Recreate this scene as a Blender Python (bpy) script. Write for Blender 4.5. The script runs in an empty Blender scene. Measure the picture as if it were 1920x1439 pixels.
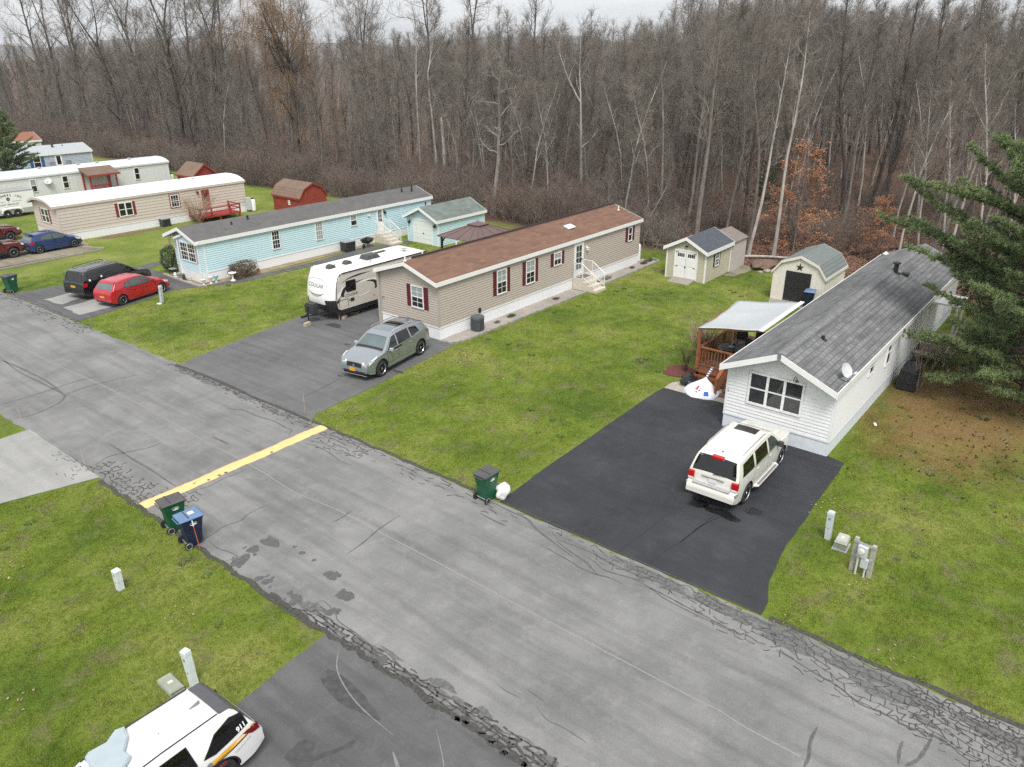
import bpy, bmesh, math, random
import numpy as np
from mathutils import Vector, Matrix
R = math.radians
sc = bpy.context.scene
COL = sc.collection
random.seed(7)

# ---------------------------------------------------------------- materials
def _new(name):
    m = bpy.data.materials.new(name); m.use_nodes = True
    nt = m.node_tree
    return m, nt, nt.nodes['Principled BSDF']
def N(nt, typ, **kw):
    n = nt.nodes.new(typ)
    for k, v in kw.items():
        if k in n.inputs.keys(): n.inputs[k].default_value = v
        else: setattr(n, k, v)
    return n
def L(nt, a, b): nt.links.new(a, b)
def mixc(nt, fac, a, b, blend='MIX'):
    n = nt.nodes.new('ShaderNodeMix'); n.data_type = 'RGBA'; n.blend_type = blend
    for sock, v in ((n.inputs[0], fac), (n.inputs[6], a), (n.inputs[7], b)):
        if isinstance(v, (int, float)): sock.default_value = v
        elif isinstance(v, tuple): sock.default_value = (*v, 1) if len(v) == 3 else v
        else: L(nt, v, sock)
    return n.outputs[2]
def math_(nt, op, a, b=0.0, clamp=False):
    n = nt.nodes.new('ShaderNodeMath'); n.operation = op; n.use_clamp = clamp
    for i, v in enumerate((a, b)):
        if isinstance(v, (int, float)): n.inputs[i].default_value = v
        else: L(nt, v, n.inputs[i])
    return n.outputs[0]
def ramp(nt, fac, stops):
    n = nt.nodes.new('ShaderNodeValToRGB'); L(nt, fac, n.inputs[0])
    el = n.color_ramp.elements
    while len(el) < len(stops): el.new(0.5)
    for e, (p, c) in zip(el, stops):
        e.position = p; e.color = (*c, 1) if isinstance(c, tuple) else (c, c, c, 1)
    return n.outputs[0]
def noise(nt, vec, scale, detail=3, rough=0.55, w=0):
    n = nt.nodes.new('ShaderNodeTexNoise'); L(nt, vec, n.inputs['Vector'])
    n.inputs['Scale'].default_value = scale; n.inputs['Detail'].default_value = detail
    n.inputs['Roughness'].default_value = rough
    return n.outputs['Fac']
def objco(nt, scale=(1, 1, 1), rot=(0, 0, 0), world=False):
    if world: src = nt.nodes.new('ShaderNodeNewGeometry').outputs['Position']
    else: src = nt.nodes.new('ShaderNodeTexCoord').outputs['Object']
    mp = nt.nodes.new('ShaderNodeMapping'); L(nt, src, mp.inputs[0])
    mp.inputs['Scale'].default_value = scale; mp.inputs['Rotation'].default_value = rot
    return mp.outputs[0]
def bump(nt, bs, h, strength=0.3, dist=0.02):
    b = nt.nodes.new('ShaderNodeBump'); b.inputs['Strength'].default_value = strength
    b.inputs['Distance'].default_value = dist; L(nt, h, b.inputs['Height']); L(nt, b.outputs[0], bs.inputs['Normal'])

MATS = {}
def mat(name, col, rough=0.6, metal=0.0, var=0.12, scale=6.0, coat=0.0, spec=0.5, dirt=0.0, world=False, bumps=0.0):
    """plain surface with small natural colour variation"""
    if name in MATS: return MATS[name]
    m, nt, bs = _new(name)
    co = objco(nt, world=world)
    n1 = noise(nt, co, scale, 4)
    a = tuple(max(0, c * (1 - var)) for c in col); b = tuple(min(1, c * (1 + var)) for c in col)
    c = mixc(nt, ramp(nt, n1, [(0.3, 0.0), (0.7, 1.0)]), a, b)
    if dirt:
        n2 = noise(nt, objco(nt, (0.6, 0.6, 1.6)), 2.2, 6, 0.7)
        c = mixc(nt, math_(nt, 'MULTIPLY', ramp(nt, n2, [(0.45, 0.0), (0.8, 1.0)]), dirt), c, tuple(x * 0.55 for x in col))
    L(nt, c, bs.inputs['Base Color'])
    bs.inputs['Roughness'].default_value = rough; bs.inputs['Metallic'].default_value = metal
    bs.inputs['Coat Weight'].default_value = coat; bs.inputs['Coat Roughness'].default_value = 0.04
    bs.inputs['Specular IOR Level'].default_value = spec
    if bumps: bump(nt, bs, n1, bumps, 0.02)
    MATS[name] = m
    return m
def glass(name, col=(0.012, 0.014, 0.016), rough=0.03, var=0.3):
    return mat(name, col, rough, 0, var, 3.0, spec=0.7)
def shingle(name, c1, c2, mortar, ax='X', w=0.32, h=0.14, patch=None, patch_amt=0.5, streak=0.0, mort=0.02):
    """asphalt shingles in courses; ax is the ridge direction"""
    if name in MATS: return MATS[name]
    m, nt, bs = _new(name)
    rot = (0, 0, 0) if ax == 'X' else (0, 0, R(90))
    co = objco(nt, (1, 1, 1), rot)
    bt = nt.nodes.new('ShaderNodeTexBrick'); L(nt, co, bt.inputs['Vector'])
    bt.inputs['Scale'].default_value = 1; bt.inputs['Brick Width'].default_value = w; bt.inputs['Row Height'].default_value = h
    bt.inputs['Mortar Size'].default_value = mort; bt.inputs['Mortar Smooth'].default_value = 0.3; bt.inputs['Bias'].default_value = 0.0
    bt.inputs['Color1'].default_value = (*c1, 1); bt.inputs['Color2'].default_value = (*c2, 1); bt.inputs['Mortar'].default_value = (*mortar, 1)
    n1 = noise(nt, co, 1.3, 6, 0.65); n2 = noise(nt, co, 40, 2)
    c = mixc(nt, 0.5, bt.outputs['Color'], ramp(nt, n2, [(0.3, tuple(x * 0.7 for x in c1)), (0.7, tuple(min(1, x * 1.3) for x in c2))]))
    if patch:
        c = mixc(nt, math_(nt, 'MULTIPLY', ramp(nt, n1, [(0.42, 0.0), (0.62, 1.0)]), patch_amt), c, patch)
    if streak:
        n3 = noise(nt, objco(nt, (0.35, 3, 1), rot), 1.2, 5, 0.6)
        c = mixc(nt, math_(nt, 'MULTIPLY', ramp(nt, n3, [(0.4, 0.0), (0.7, 1.0)]), streak), c, tuple(x * 0.5 for x in mortar))
    L(nt, c, bs.inputs['Base Color']); bs.inputs['Roughness'].default_value = 0.88
    bump(nt, bs, bt.outputs['Fac'], -0.5, 0.01)
    MATS[name] = m
    return m

# ---------------------------------------------------------------- mesh builder
class MB:
    def __init__(s): s.v = []; s.f = []; s.m = []
    def add(s, vs, fs, m=0):
        o = len(s.v); s.v.extend(tuple(p) for p in vs)
        for f in fs: s.f.append(tuple(i + o for i in f)); s.m.append(m)
        return s
    def poly(s, pts, m=0): return s.add(pts, [tuple(range(len(pts)))], m)
    def box(s, x0, y0, z0, x1, y1, z1, m=0):
        x0, x1 = min(x0, x1), max(x0, x1); y0, y1 = min(y0, y1), max(y0, y1); z0, z1 = min(z0, z1), max(z0, z1)
        return s.add([(x0,y0,z0),(x1,y0,z0),(x1,y1,z0),(x0,y1,z0),(x0,y0,z1),(x1,y0,z1),(x1,y1,z1),(x0,y1,z1)],
                     [(0,3,2,1),(4,5,6,7),(0,1,5,4),(1,2,6,5),(2,3,7,6),(3,0,4,7)], m)
    def obox(s, c, sz, rz=0, m=0, rx=0, ry=0):
        M = Matrix.Translation(c) @ Matrix.Rotation(rz, 4, 'Z') @ Matrix.Rotation(ry, 4, 'Y') @ Matrix.Rotation(rx, 4, 'X')
        b = MB().box(-sz[0]/2, -sz[1]/2, -sz[2]/2, sz[0]/2, sz[1]/2, sz[2]/2)
        return s.add([M @ Vector(p) for p in b.v], b.f, m)
    def prism(s, pts, z0, z1, m=0):
        n = len(pts)
        vs = [(x, y, z0) for x, y in pts] + [(x, y, z1) for x, y in pts]
        fs = [tuple(range(n))[::-1], tuple(range(n, 2*n))] + [(i, (i+1) % n, n+(i+1) % n, n+i) for i in range(n)]
        return s.add(vs, fs, m)
    def extr(s, pts, vec, m=0):
        n = len(pts); vec = Vector(vec)
        vs = [Vector(p) for p in pts] + [Vector(p) + vec for p in pts]
        fs = [tuple(range(n))[::-1], tuple(range(n, 2*n))] + [(i, (i+1) % n, n+(i+1) % n, n+i) for i in range(n)]
        return s.add(vs, fs, m)
    def tube(s, pts, rad, n=8, m=0, caps=True):
        pts = [Vector(p) for p in pts]; k = len(pts)
        rad = [rad]*k if isinstance(rad, (int, float)) else list(rad)
        vs = []; fs = []
        up = None
        for i, p in enumerate(pts):
            d = (pts[min(i+1, k-1)] - pts[max(i-1, 0)])
            d = d.normalized() if d.length > 1e-9 else Vector((0, 0, 1))
            if up is None:
                up = d.orthogonal().normalized()
            else:
                up = (up - d * up.dot(d)); up = up.normalized() if up.length > 1e-6 else d.orthogonal().normalized()
            w = d.cross(up)
            for j in range(n):
                a = 2*math.pi*j/n
                vs.append(p + (up*math.cos(a) + w*math.sin(a))*rad[i])
        for i in range(k-1):
            for j in range(n):
                fs.append((i*n+j, i*n+(j+1) % n, (i+1)*n+(j+1) % n, (i+1)*n+j))
        if caps: fs.append(tuple(range(n))[::-1]); fs.append(tuple(range((k-1)*n, k*n)))
        return s.add(vs, fs, m)
    def lathe(s, prof, c=(0, 0, 0), n=16, m=0, M=None):
        """profile of (radius, z) turned about z"""
        vs = []; fs = []
        for r, z in prof:
            for j in range(n):
                a = 2*math.pi*j/n; p = Vector((r*math.cos(a), r*math.sin(a), z))
                vs.append((M @ p) if M else (p + Vector(c)))
        k = len(prof)
        for i in range(k-1):
            for j in range(n): fs.append((i*n+j, i*n+(j+1) % n, (i+1)*n+(j+1) % n, (i+1)*n+j))
        fs.append(tuple(range(n))[::-1]); fs.append(tuple(range((k-1)*n, k*n)))
        return s.add(vs, fs, m)
    def build(s, name, mats, parent=None, smooth=None, bevel=0.0, loc=None):
        me = bpy.data.meshes.new(name); me.from_pydata([tuple(p) for p in s.v], [], s.f)
        if not isinstance(mats, (list, tuple)): mats = [mats]
        for x in mats: me.materials.append(x)
        if len(mats) > 1: me.polygons.foreach_set('material_index', s.m)
        if smooth is not None:
            me.polygons.foreach_set('use_smooth', [True]*len(me.polygons))
            if smooth < 180: me.set_sharp_from_angle(angle=R(smooth))
        me.update()
        o = bpy.data.objects.new(name, me); COL.objects.link(o)
        if parent: o.parent = parent
        if loc: o.location = loc
        if bevel:
            b = o.modifiers.new('Bevel', 'BEVEL'); b.width = bevel; b.segments = 2; b.limit_method = 'ANGLE'; b.angle_limit = R(40)
        return o

def tag(o, label=None, cat=None, group=None, kind=None):
    if label: o['label'] = label
    if cat: o['category'] = cat
    if group: o['group'] = group
    if kind: o['kind'] = kind
    return o
def thing(name, label, cat, loc=(0, 0, 0), rz=0, group=None):
    o = bpy.data.objects.new(name, None); COL.objects.link(o)
    o.empty_display_size = 0.3; o.location = loc; o.rotation_euler = (0, 0, rz)
    return tag(o, label, cat, group)
def copy_tree(o, parent=None):
    c = o.copy(); COL.objects.link(c); c.parent = parent
    for ch in list(o.children): copy_tree(ch, c)
    return c
def text_mb(txt, size, depth=0.004, bold=0.0, shear=0.0):
    """lettering as mesh data in the XY plane (centred)"""
    cu = bpy.data.curves.new('t', 'FONT'); cu.body = txt; cu.size = size; cu.extrude = depth/2; cu.align_x = 'CENTER'; cu.align_y = 'CENTER'
    cu.offset = bold; cu.shear = shear; cu.resolution_u = 3
    o = bpy.data.objects.new('t', cu); COL.objects.link(o)
    dg = bpy.context.evaluated_depsgraph_get(); me = bpy.data.meshes.new_from_object(o.evaluated_get(dg))
    mb = MB(); mb.add([v.co.copy() for v in me.vertices], [tuple(p.vertices) for p in me.polygons])
    bpy.data.objects.remove(o); bpy.data.curves.remove(cu); bpy.data.meshes.remove(me)
    return mb
def place(mb, M):
    mb.v = [tuple(M @ Vector(p)) for p in mb.v]; return mb
def frameM(o, u, n):
    """matrix taking (x=u, y=up-ish, z=normal)"""
    u = Vector(u).normalized(); n = Vector(n).normalized(); w = n.cross(u)
    M = Matrix((u, w, n)).transposed().to_4x4(); M.translation = Vector(o); return M
def bez(pts, n=12):
    """Catmull-Rom through points"""
    P = [Vector(p) for p in pts]; out = []
    for i in range(len(P)-1):
        p0 = P[max(i-1, 0)]; p1 = P[i]; p2 = P[i+1]; p3 = P[min(i+2, len(P)-1)]
        for k in range(n):
            t = k/n
            out.append(0.5*((2*p1) + (p2-p0)*t + (2*p0-5*p1+4*p2-p3)*t*t + (3*p1-p0-3*p2+p3)*t**3))
    out.append(P[-1]); return out
# traced from the ground: tar seals, crumbling edges, damp spots (metres)
SEALS = [(0.05, [(9.24, 19.48), (9.62, 19.45), (10.11, 19.57), (10.59, 19.44), (11.02, 19.58), (11.8, 19.55)]), (0.05, [(9.4, 19.27), (9.34, 18.7), (9.45, 18.25), (9.45, 17.83), (9.14, 17.96)]), (0.09, [(10.5, 27.93), (10.49, 27.19), (10.46, 25.93), (10.48, 24.83), (10.45, 23.69), (10.44, 22.98)]), (0.07, [(9.43, 26.59), (9.98, 26.84), (10.7, 26.6), (11.29, 26.36), (11.76, 26.36)]), (0.1, [(13.23, 25.31), (13.27, 24.74), (13.27, 24.25)]), (0.07, [(15.0, 27.1), (15.34, 26.47), (15.38, 25.61), (15.53, 24.64), (15.47, 23.78), (15.49, 23.38), (15.2, 23.2)]), (0.06, [(15.09, 22.19), (15.24, 21.58), (15.22, 20.78), (15.07, 20.0), (15.12, 19.4)]), (0.05, [(15.39, 22.17), (15.53, 21.56), (15.5, 20.75), (15.57, 19.93)]), (0.04, [(10.54, 22.31), (11.15, 22.1), (11.76, 22.18), (12.18, 22.1), (12.63, 22.13)]), (0.07, [(12.38, 17.09), (12.76, 17.09), (13.2, 17.16)]), (0.12, [(11.48, 40.88), (11.28, 38.26), (11.35, 36.51), (11.4, 35.17), (11.44, 34.2), (11.4, 33.67), (10.91, 33.12), (9.87, 32.77), (9.12, 32.92)]), (0.08, [(9.3, 34.85), (10.25, 34.81), (11.42, 34.85), (12.5, 34.91), (13.26, 34.77)]), (0.08, [(11.46, 33.73), (12.38, 33.95), (13.25, 33.81), (14.56, 33.49)]), (0.12, [(11.34, 40.5), (11.52, 38.49), (11.6, 36.2), (11.49, 34.14)]), (0.07, [(8.74, 29.32), (8.61, 28.4), (8.74, 27.82), (8.86, 27.25)]), (0.12, [(7.71, 28.69), (8.12, 28.69), (8.49, 28.55)]), (0.04, [(6.95, 28.34), (6.97, 27.47), (6.97, 26.46)]), (0.1, [(16.38, 13.81), (16.34, 13.15), (16.33, 12.47), (16.09, 11.95), (15.93, 11.45), (15.76, 10.83), (15.6, 10.24)]), (0.07, [(15.5, 11.29), (15.43, 10.71), (15.37, 10.14), (15.3, 9.74), (15.34, 9.2), (15.44, 8.82), (15.43, 8.43)]), (0.08, [(16.27, 11.44), (16.04, 11.03), (16.08, 10.5), (16.11, 9.99), (16.04, 9.31), (16.03, 8.69), (16.04, 8.2), (16.13, 7.62), (16.08, 6.98), (16.07, 6.34), (16.03, 5.75), (16.08, 5.08), (16.05, 4.62), (16.08, 4.2)]), (0.07, [(15.86, 10.18), (15.8, 9.61), (15.65, 9.17), (15.72, 8.72), (15.82, 8.24), (15.76, 7.73), (15.73, 7.2), (15.67, 6.62), (15.64, 6.03), (15.58, 5.4), (15.63, 4.71)]), (0.07, [(15.94, 11.02), (15.77, 10.42), (15.61, 9.72), (15.34, 9.2)]), (0.05, [(15.66, 8.15), (15.73, 7.66), (15.61, 7.24), (15.55, 6.46), (15.54, 5.75), (15.53, 5.07)]), (0.07, [(16.37, 8.4), (16.37, 7.91), (16.39, 7.29)]), (0.08, [(15.66, 13.84), (15.6, 13.23), (15.61, 12.7)]), (0.08, [(15.6, 4.12), (15.51, 3.57), (15.4, 3.0), (15.32, 2.49), (15.12, 2.01), (15.15, 1.5), (15.1, 0.95), (15.2, 0.46), (15.1, -0.06), (15.06, -0.55)]), (0.07, [(16.09, 4.58), (16.11, 3.96), (16.06, 3.34), (16.11, 2.74), (16.09, 2.14), (16.14, 1.39), (16.14, 0.66), (16.08, -0.05), (16.08, -0.71)]), (0.1, [(12.65, 2.39), (12.97, 2.4), (13.39, 2.51), (13.85, 2.52)]), (0.09, [(13.92, 0.88), (14.3, 0.95), (14.62, 0.96)]), (0.11, [(13.99, 0.76), (14.3, 0.6), (14.74, 0.53), (15.18, 0.49)]), (0.06, [(16.59, 4.68), (16.2, 4.55), (16.01, 4.18), (15.81, 3.85), (15.72, 3.69)]), (0.025, [(10.42, 8.79), (10.4, 8.48), (10.44, 8.11)]), (0.025, [(10.73, 8.15), (10.72, 7.85), (10.7, 7.6)]), (0.03, [(10.48, 7.67), (10.32, 7.27), (10.36, 6.93), (10.37, 6.63), (10.35, 6.23)]), (0.05, [(9.52, 14.42), (9.78, 14.32), (9.67, 13.71), (9.52, 13.38), (9.5, 12.71), (9.45, 12.1), (9.52, 11.56), (9.41, 10.98), (9.31, 10.42), (9.32, 9.67), (9.49, 9.15), (9.49, 8.46), (9.43, 7.88), (9.63, 7.34), (9.53, 6.86), (9.35, 6.56)]), (0.06, [(11.55, 15.46), (12.29, 15.53), (13.01, 15.68), (13.97, 15.75)])]
EDGE_N = [(9.09, 15.73), (9.08, 14.76), (9.0, 13.82), (9.04, 12.81), (9.11, 12.07), (9.09, 11.21), (9.15, 10.54), (9.07, 9.75), (9.09, 9.04), (9.14, 8.54), (9.11, 7.93), (9.06, 7.44), (9.09, 6.88)]
EDGE_F = [(16.22, 33.3), (16.32, 32.3), (16.4, 30.36), (16.42, 28.58), (16.36, 27.17), (16.44, 25.65), (16.45, 24.01), (16.43, 23.52)]
SEAM = [(12.58, 43.92), (12.69, 40.91), (12.75, 37.47), (12.97, 33.22), (12.95, 28.65), (12.88, 25.51), (12.88, 23.49), (12.85, 21.47), (12.71, 19.56), (12.93, 17.54), (12.91, 5.01), (12.95, 4.4), (12.86, 3.75), (12.86, 3.17), (12.86, 2.54)]
SPOTS = [(10.51, 17.72, 0.31, 0.22), (9.97, 17.81, 0.2, 0.16), (9.41, 17.62, 0.22, 0.3), (10.77, 16.54, 0.09, 0.09), (10.76, 15.98, 0.06, 0.06), (10.82, 16.96, 0.05, 0.06), (10.61, 15.04, 0.21, 0.17), (9.25, 16.5, 0.11, 0.13), (9.33, 16.21, 0.14, 0.13), (9.24, 15.95, 0.04, 0.05), (9.42, 15.09, 0.14, 0.08), (10.28, 14.07, 0.2, 0.17), (9.34, 14.93, 0.16, 0.21), (10.29, 14.01, 0.22, 0.2), (9.62, 13.82, 0.13, 0.15), (8.8, 9.33, 0.15, 0.12), (9.15, 11.57, 0.28, 0.22), (9.79, 13.71, 0.08, 0.06)]
TRICK = [[(16.6, 9.26), (17.63, 9.18), (18.69, 9.14), (19.5, 9.04), (20.08, 8.86)], [(16.59, 8.25), (17.42, 8.22), (18.19, 8.07), (19.03, 7.99), (20.23, 7.89)], [(18.19, 8.07), (19.26, 7.99), (20.24, 7.73)]]
# ---------------------------------------------------------------- ground, roads, drives
ROAD_X0, ROAD_X1 = 9.06, 16.5
def grass_color(nt, blade=False):
    w = objco(nt, world=True)
    n1 = noise(nt, w, 0.22, 5, 0.6); n2 = noise(nt, w, 1.1, 5, 0.65); n3 = noise(nt, w, 7.0, 4, 0.7); n4 = noise(nt, w, 30, 3, 0.75)
    big = ramp(nt, n1, [(0.36, (0.110, 0.176, 0.018)), (0.5, (0.190, 0.256, 0.03)), (0.66, (0.310, 0.325, 0.08))])
    dry = mixc(nt, ramp(nt, n2, [(0.53, 0.0), (0.66, 0.75)]), big, (0.235, 0.20, 0.11))
    mid = mixc(nt, ramp(nt, n3, [(0.34, 0.62), (0.54, 0.0)]), dry, (0.07, 0.115, 0.010))
    c = mixc(nt, ramp(nt, n4, [(0.40, 0.45), (0.58, 0.0)]), mid, (0.055, 0.07, 0.012))
    # far lawns by the left homes are drier
    return mid if blade else c
def litter_mask(nt):
    """fallen pine needles lie between the white home and the pines"""
    geo = nt.nodes.new('ShaderNodeNewGeometry'); sep = nt.nodes.new('ShaderNodeSeparateXYZ'); L(nt, geo.outputs['Position'], sep.inputs[0])
    w = objco(nt, world=True)
    dx = math_(nt, 'MULTIPLY', math_(nt, 'SUBTRACT', sep.outputs[0], 33.5), 0.135)
    dy = math_(nt, 'MULTIPLY', math_(nt, 'SUBTRACT', sep.outputs[1], 3.4), 0.23)
    d = math_(nt, 'SQRT', math_(nt, 'ADD', math_(nt, 'MULTIPLY', dx, dx), math_(nt, 'MULTIPLY', dy, dy)))
    nn = math_(nt, 'MULTIPLY', math_(nt, 'SUBTRACT', noise(nt, w, 0.55, 6, 0.7), 0.5), 1.9)
    return ramp(nt, math_(nt, 'ADD', d, nn), [(0.45, 1.0), (1.15, 0.0)])
def wood_mask(nt):
    geo = nt.nodes.new('ShaderNodeNewGeometry'); sep = nt.nodes.new('ShaderNodeSeparateXYZ'); L(nt, geo.outputs['Position'], sep.inputs[0])
    w = objco(nt, world=True)
    nn = math_(nt, 'MULTIPLY', math_(nt, 'SUBTRACT', noise(nt, w, 0.35, 5, 0.65), 0.5), 5.0)
    # lawn ends along a line parallel to the road, bulging a little behind the tan home
    a = math_(nt, 'ADD', sep.outputs[0], nn)
    return ramp(nt, math_(nt, 'MULTIPLY', math_(nt, 'SUBTRACT', a, 49.2), 0.5), [(0.0, 0.0), (1.0, 1.0)])
def make_ground_mat(blade=False):
    m, nt, bs = _new('grass_blades' if blade else 'lawn_ground')
    c = grass_color(nt, blade); w = objco(nt, world=True)
    lm = litter_mask(nt)
    nl = noise(nt, w, 9.0, 5, 0.75)
    lit = ramp(nt, nl, [(0.3, (0.12, 0.062, 0.028)), (0.5, (0.23, 0.122, 0.055)), (0.7, (0.33, 0.205, 0.105))])
    c = mixc(nt, math_(nt, 'MULTIPLY', lm, 0.82 if not blade else 0.6), c, lit)
    if not blade:
        nw = noise(nt, w, 5.0, 6, 0.8); nw2 = noise(nt, w, 0.4, 4, 0.6)
        leaf = ramp(nt, nw, [(0.3, (0.035, 0.025, 0.02)), (0.5, (0.115, 0.066, 0.045)), (0.62, (0.20, 0.115, 0.075)), (0.75, (0.27, 0.19, 0.14))])
        leaf = mixc(nt, ramp(nt, nw2, [(0.45, 0.0), (0.7, 0.55)]), leaf, (0.10, 0.085, 0.05))
        c = mixc(nt, wood_mask(nt), c, leaf)
        bump(nt, bs, noise(nt, w, 22, 4, 0.8), 0.9, 0.06)
    L(nt, c, bs.inputs['Base Color']); bs.inputs['Roughness'].default_value = 0.85 if not blade else 0.6
    bs.inputs['Specular IOR Level'].default_value = 0.25
    if blade:
        bs.inputs['Subsurface Weight'].default_value = 0.0
    return m
M_GROUND = make_ground_mat(); M_BLADE = make_ground_mat(True)

def asphalt(name, dark, lite, stain=0.35, streak_rot=0.0, grain=220, patch=None):
    m, nt, bs = _new(name); w = objco(nt, world=True)
    n1 = noise(nt, w, 0.35, 5, 0.6); n2 = noise(nt, w, 2.0, 6, 0.7); n3 = noise(nt, w, grain, 2, 0.8); n3b = noise(nt, w, 42, 3, 0.8)
    n4 = noise(nt, objco(nt, (2.2, 0.16, 1), (0, 0, streak_rot), world=True), 1.0, 5, 0.6)
    c = mixc(nt, ramp(nt, n1, [(0.3, 0.0), (0.7, 1.0)]), dark, lite)
    c = mixc(nt, math_(nt, 'MULTIPLY', ramp(nt, n4, [(0.45, 0.0), (0.7, 1.0)]), stain), c, tuple(x*0.62 for x in dark))
    c = mixc(nt, ramp(nt, n2, [(0.5, 0.0), (0.75, 0.35)]), c, tuple(min(1, x*1.25) for x in lite))
    g = math_(nt, 'ADD', math_(nt, 'MULTIPLY', n3, 0.5), math_(nt, 'MULTIPLY', n3b, 0.5))
    c = mixc(nt, 0.9, c, ramp(nt, g, [(0.36, 0.62), (0.5, 0.98), (0.66, 1.3)]), 'MULTIPLY')
    if patch: c = mixc(nt, ramp(nt, noise(nt, w, 0.8, 4, 0.6), [(0.5, 0.0), (0.6, 0.9)]), c, patch)
    L(nt, c, bs.inputs['Base Color']); bs.inputs['Roughness'].default_value = 0.8
    bs.inputs['Specular IOR Level'].default_value = 0.3
    bump(nt, bs, g, 0.35, 0.008)
    return m
M_ROAD = asphalt('old_asphalt', (0.145, 0.145, 0.142), (0.25, 0.248, 0.241), 0.5)
M_DRIVE_NEW = asphalt('sealed_asphalt', (0.024, 0.0255, 0.030), (0.052, 0.054, 0.060), 0.35, R(90), patch=(0.034, 0.0355, 0.041))
M_DRIVE_OLD = asphalt('grey_asphalt', (0.105, 0.105, 0.108), (0.155, 0.155, 0.157), 0.5, R(80))
M_DRIVE_DARK = asphalt('dark_asphalt', (0.085, 0.085, 0.088), (0.135, 0.135, 0.137), 0.5, R(60))
M_CONC = asphalt('old_concrete', (0.26, 0.26, 0.25), (0.34, 0.337, 0.325), 0.35, R(80))
M_GRAVEL = asphalt('parking_gravel', (0.19, 0.165, 0.12), (0.30, 0.27, 0.21), 0.5, R(80), 30)
M_TAR = mat('tar_seal', (0.095, 0.095, 0.097), 0.6, var=0.25, scale=9)
M_CRACK = mat('crack_dirt', (0.055, 0.052, 0.048), 0.9, var=0.4, scale=14)
M_DAMP = mat('damp_asphalt', (0.085, 0.085, 0.085), 0.5, var=0.25, scale=12)
M_SEAM = mat('seam_pale', (0.235, 0.232, 0.225), 0.85, var=0.15, scale=14)
M_YELLOW = mat('worn_yellow_paint', (0.70, 0.50, 0.215), 0.75, var=0.07, scale=5, dirt=0.22)
M_OIL = mat('wet_stain', (0.012, 0.012, 0.013), 0.35, var=0.3)
M_DIRT = mat('dark_soil', (0.085, 0.07, 0.055), 0.95, var=0.4, scale=8, bumps=0.5)

# one sheet to the horizon
gb = MB(); gb.poly([(-400, -700, 0), (2600, -700, 0), (2600, 2600, 0), (-400, 2600, 0)])
ground = tag(gb.build('ground', M_GROUND), kind='structure')

def sheet(name, pts, m, z, rough=0.0, edge=None, parent=None):
    """flat sheet with a slightly ragged outline"""
    P = []
    rnd = random.Random(len(pts) * 31 + int(pts[0][0] * 10))
    n = len(pts)
    for i in range(n):
        a = Vector((*pts[i], 0)); b = Vector((*pts[(i+1) % n], 0)); k = max(1, int((b-a).length/0.35)) if rough else 1
        d = (b-a).normalized() if (b-a).length > 0 else Vector((1, 0, 0)); nv = Vector((-d.y, d.x, 0))
        for j in range(k):
            p = a.lerp(b, j/k)
            if j: p += nv*rnd.uniform(-rough, rough)
            P.append((p.x, p.y, z))
    o = MB().poly(P).build(name, m, parent)
    if not parent: tag(o, kind='structure')
    return o
ROAD = [(ROAD_X0, -40), (ROAD_X1, -40), (ROAD_X1+.05, 5), (ROAD_X1, 14), (ROAD_X1-.05, 24), (ROAD_X1-.1, 33), (ROAD_X1-.4, 45), (15.9, 53), (15.6, 90), (15.5, 220), (8.6, 220), (8.9, 60), (8.98, 31.4), (9.05, 25)]
road = sheet('road', ROAD, M_ROAD, 0.010, 0.06)
DR_TAN = [(16.1, 33.5), (16.3, 30), (16.35, 26), (16.4, 23.4), (17.0, 23.85), (20, 24.05), (26.4, 24.85), (26.6, 25.7), (26.6, 30.2), (36, 30.2), (36, 35.1), (30, 35.0), (24.3, 34.6), (20, 33.9), (17.4, 33.5), (16.5, 33.2)]
DR_BLK = [(16.55, 13.75), (16.6, 4.9), (17.2, 4.95), (18.1, 5.28), (19.8, 5.5), (23, 5.62), (26.25, 5.72), (26.42, 6.3), (26.35, 10.5), (28.8, 10.6), (28.85, 11.7), (28.3, 14.02), (27.6, 14.1), (24, 14.02), (19, 13.9), (17.2, 13.8)]
DR_POL = [(9.15, 13.3), (6.5, 13.02), (2, 12.9), (-6, 12.8), (-6, 4), (9.2, 4.0)]
DR_SLAB = [(9.12, 31.45), (9.12, 25.6), (8.6, 25.75), (6.2, 26.46), (0, 27.3), (0, 31.6)]
DR_BLUE = [(15.95, 51.9), (16.2, 43.4), (18.3, 43.7), (22.6, 44.95), (24.0, 44.3), (26.0, 43.2), (32, 42.9), (38, 43.2), (41.2, 42.6), (41.2, 43.4), (38.2, 44.2), (32, 43.75), (27.0, 43.9), (24.6, 44.4), (24.2, 50.8), (27, 52.4), (23.5, 52.2), (19, 51.4)]
DR_GRAV = [(15.6, 58.8), (22.0, 58.9), (24.9, 59.6), (25.2, 62.9), (22, 69.0), (15.5, 69.5)]
DRIVES = {}
DRIVES['tan'] = sheet('driveway', DR_TAN, M_DRIVE_OLD, 0.014, 0.03)
DRIVES['blk'] = sheet('driveway', DR_BLK, M_DRIVE_NEW, 0.018, 0.02)
DRIVES['pol'] = sheet('driveway', DR_POL, M_DRIVE_DARK, 0.015, 0.03)
DRIVES['slab'] = sheet('driveway', DR_SLAB, M_CONC, 0.015, 0.02)
DRIVES['blue'] = sheet('driveway', DR_BLUE, M_DRIVE_DARK, 0.013, 0.06)
DRIVES['grav'] = sheet('gravel_parking', DR_GRAV, M_GRAVEL, 0.006, 0.25)
sheet('concrete_slab', [(16.79, 49.1), (18.48, 49.28), (20.5, 49.6), (20.7, 48.0), (18.69, 47.94), (17.06, 47.22)], M_CONC, 0.018, 0.08, parent=DRIVES['blue'])
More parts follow.
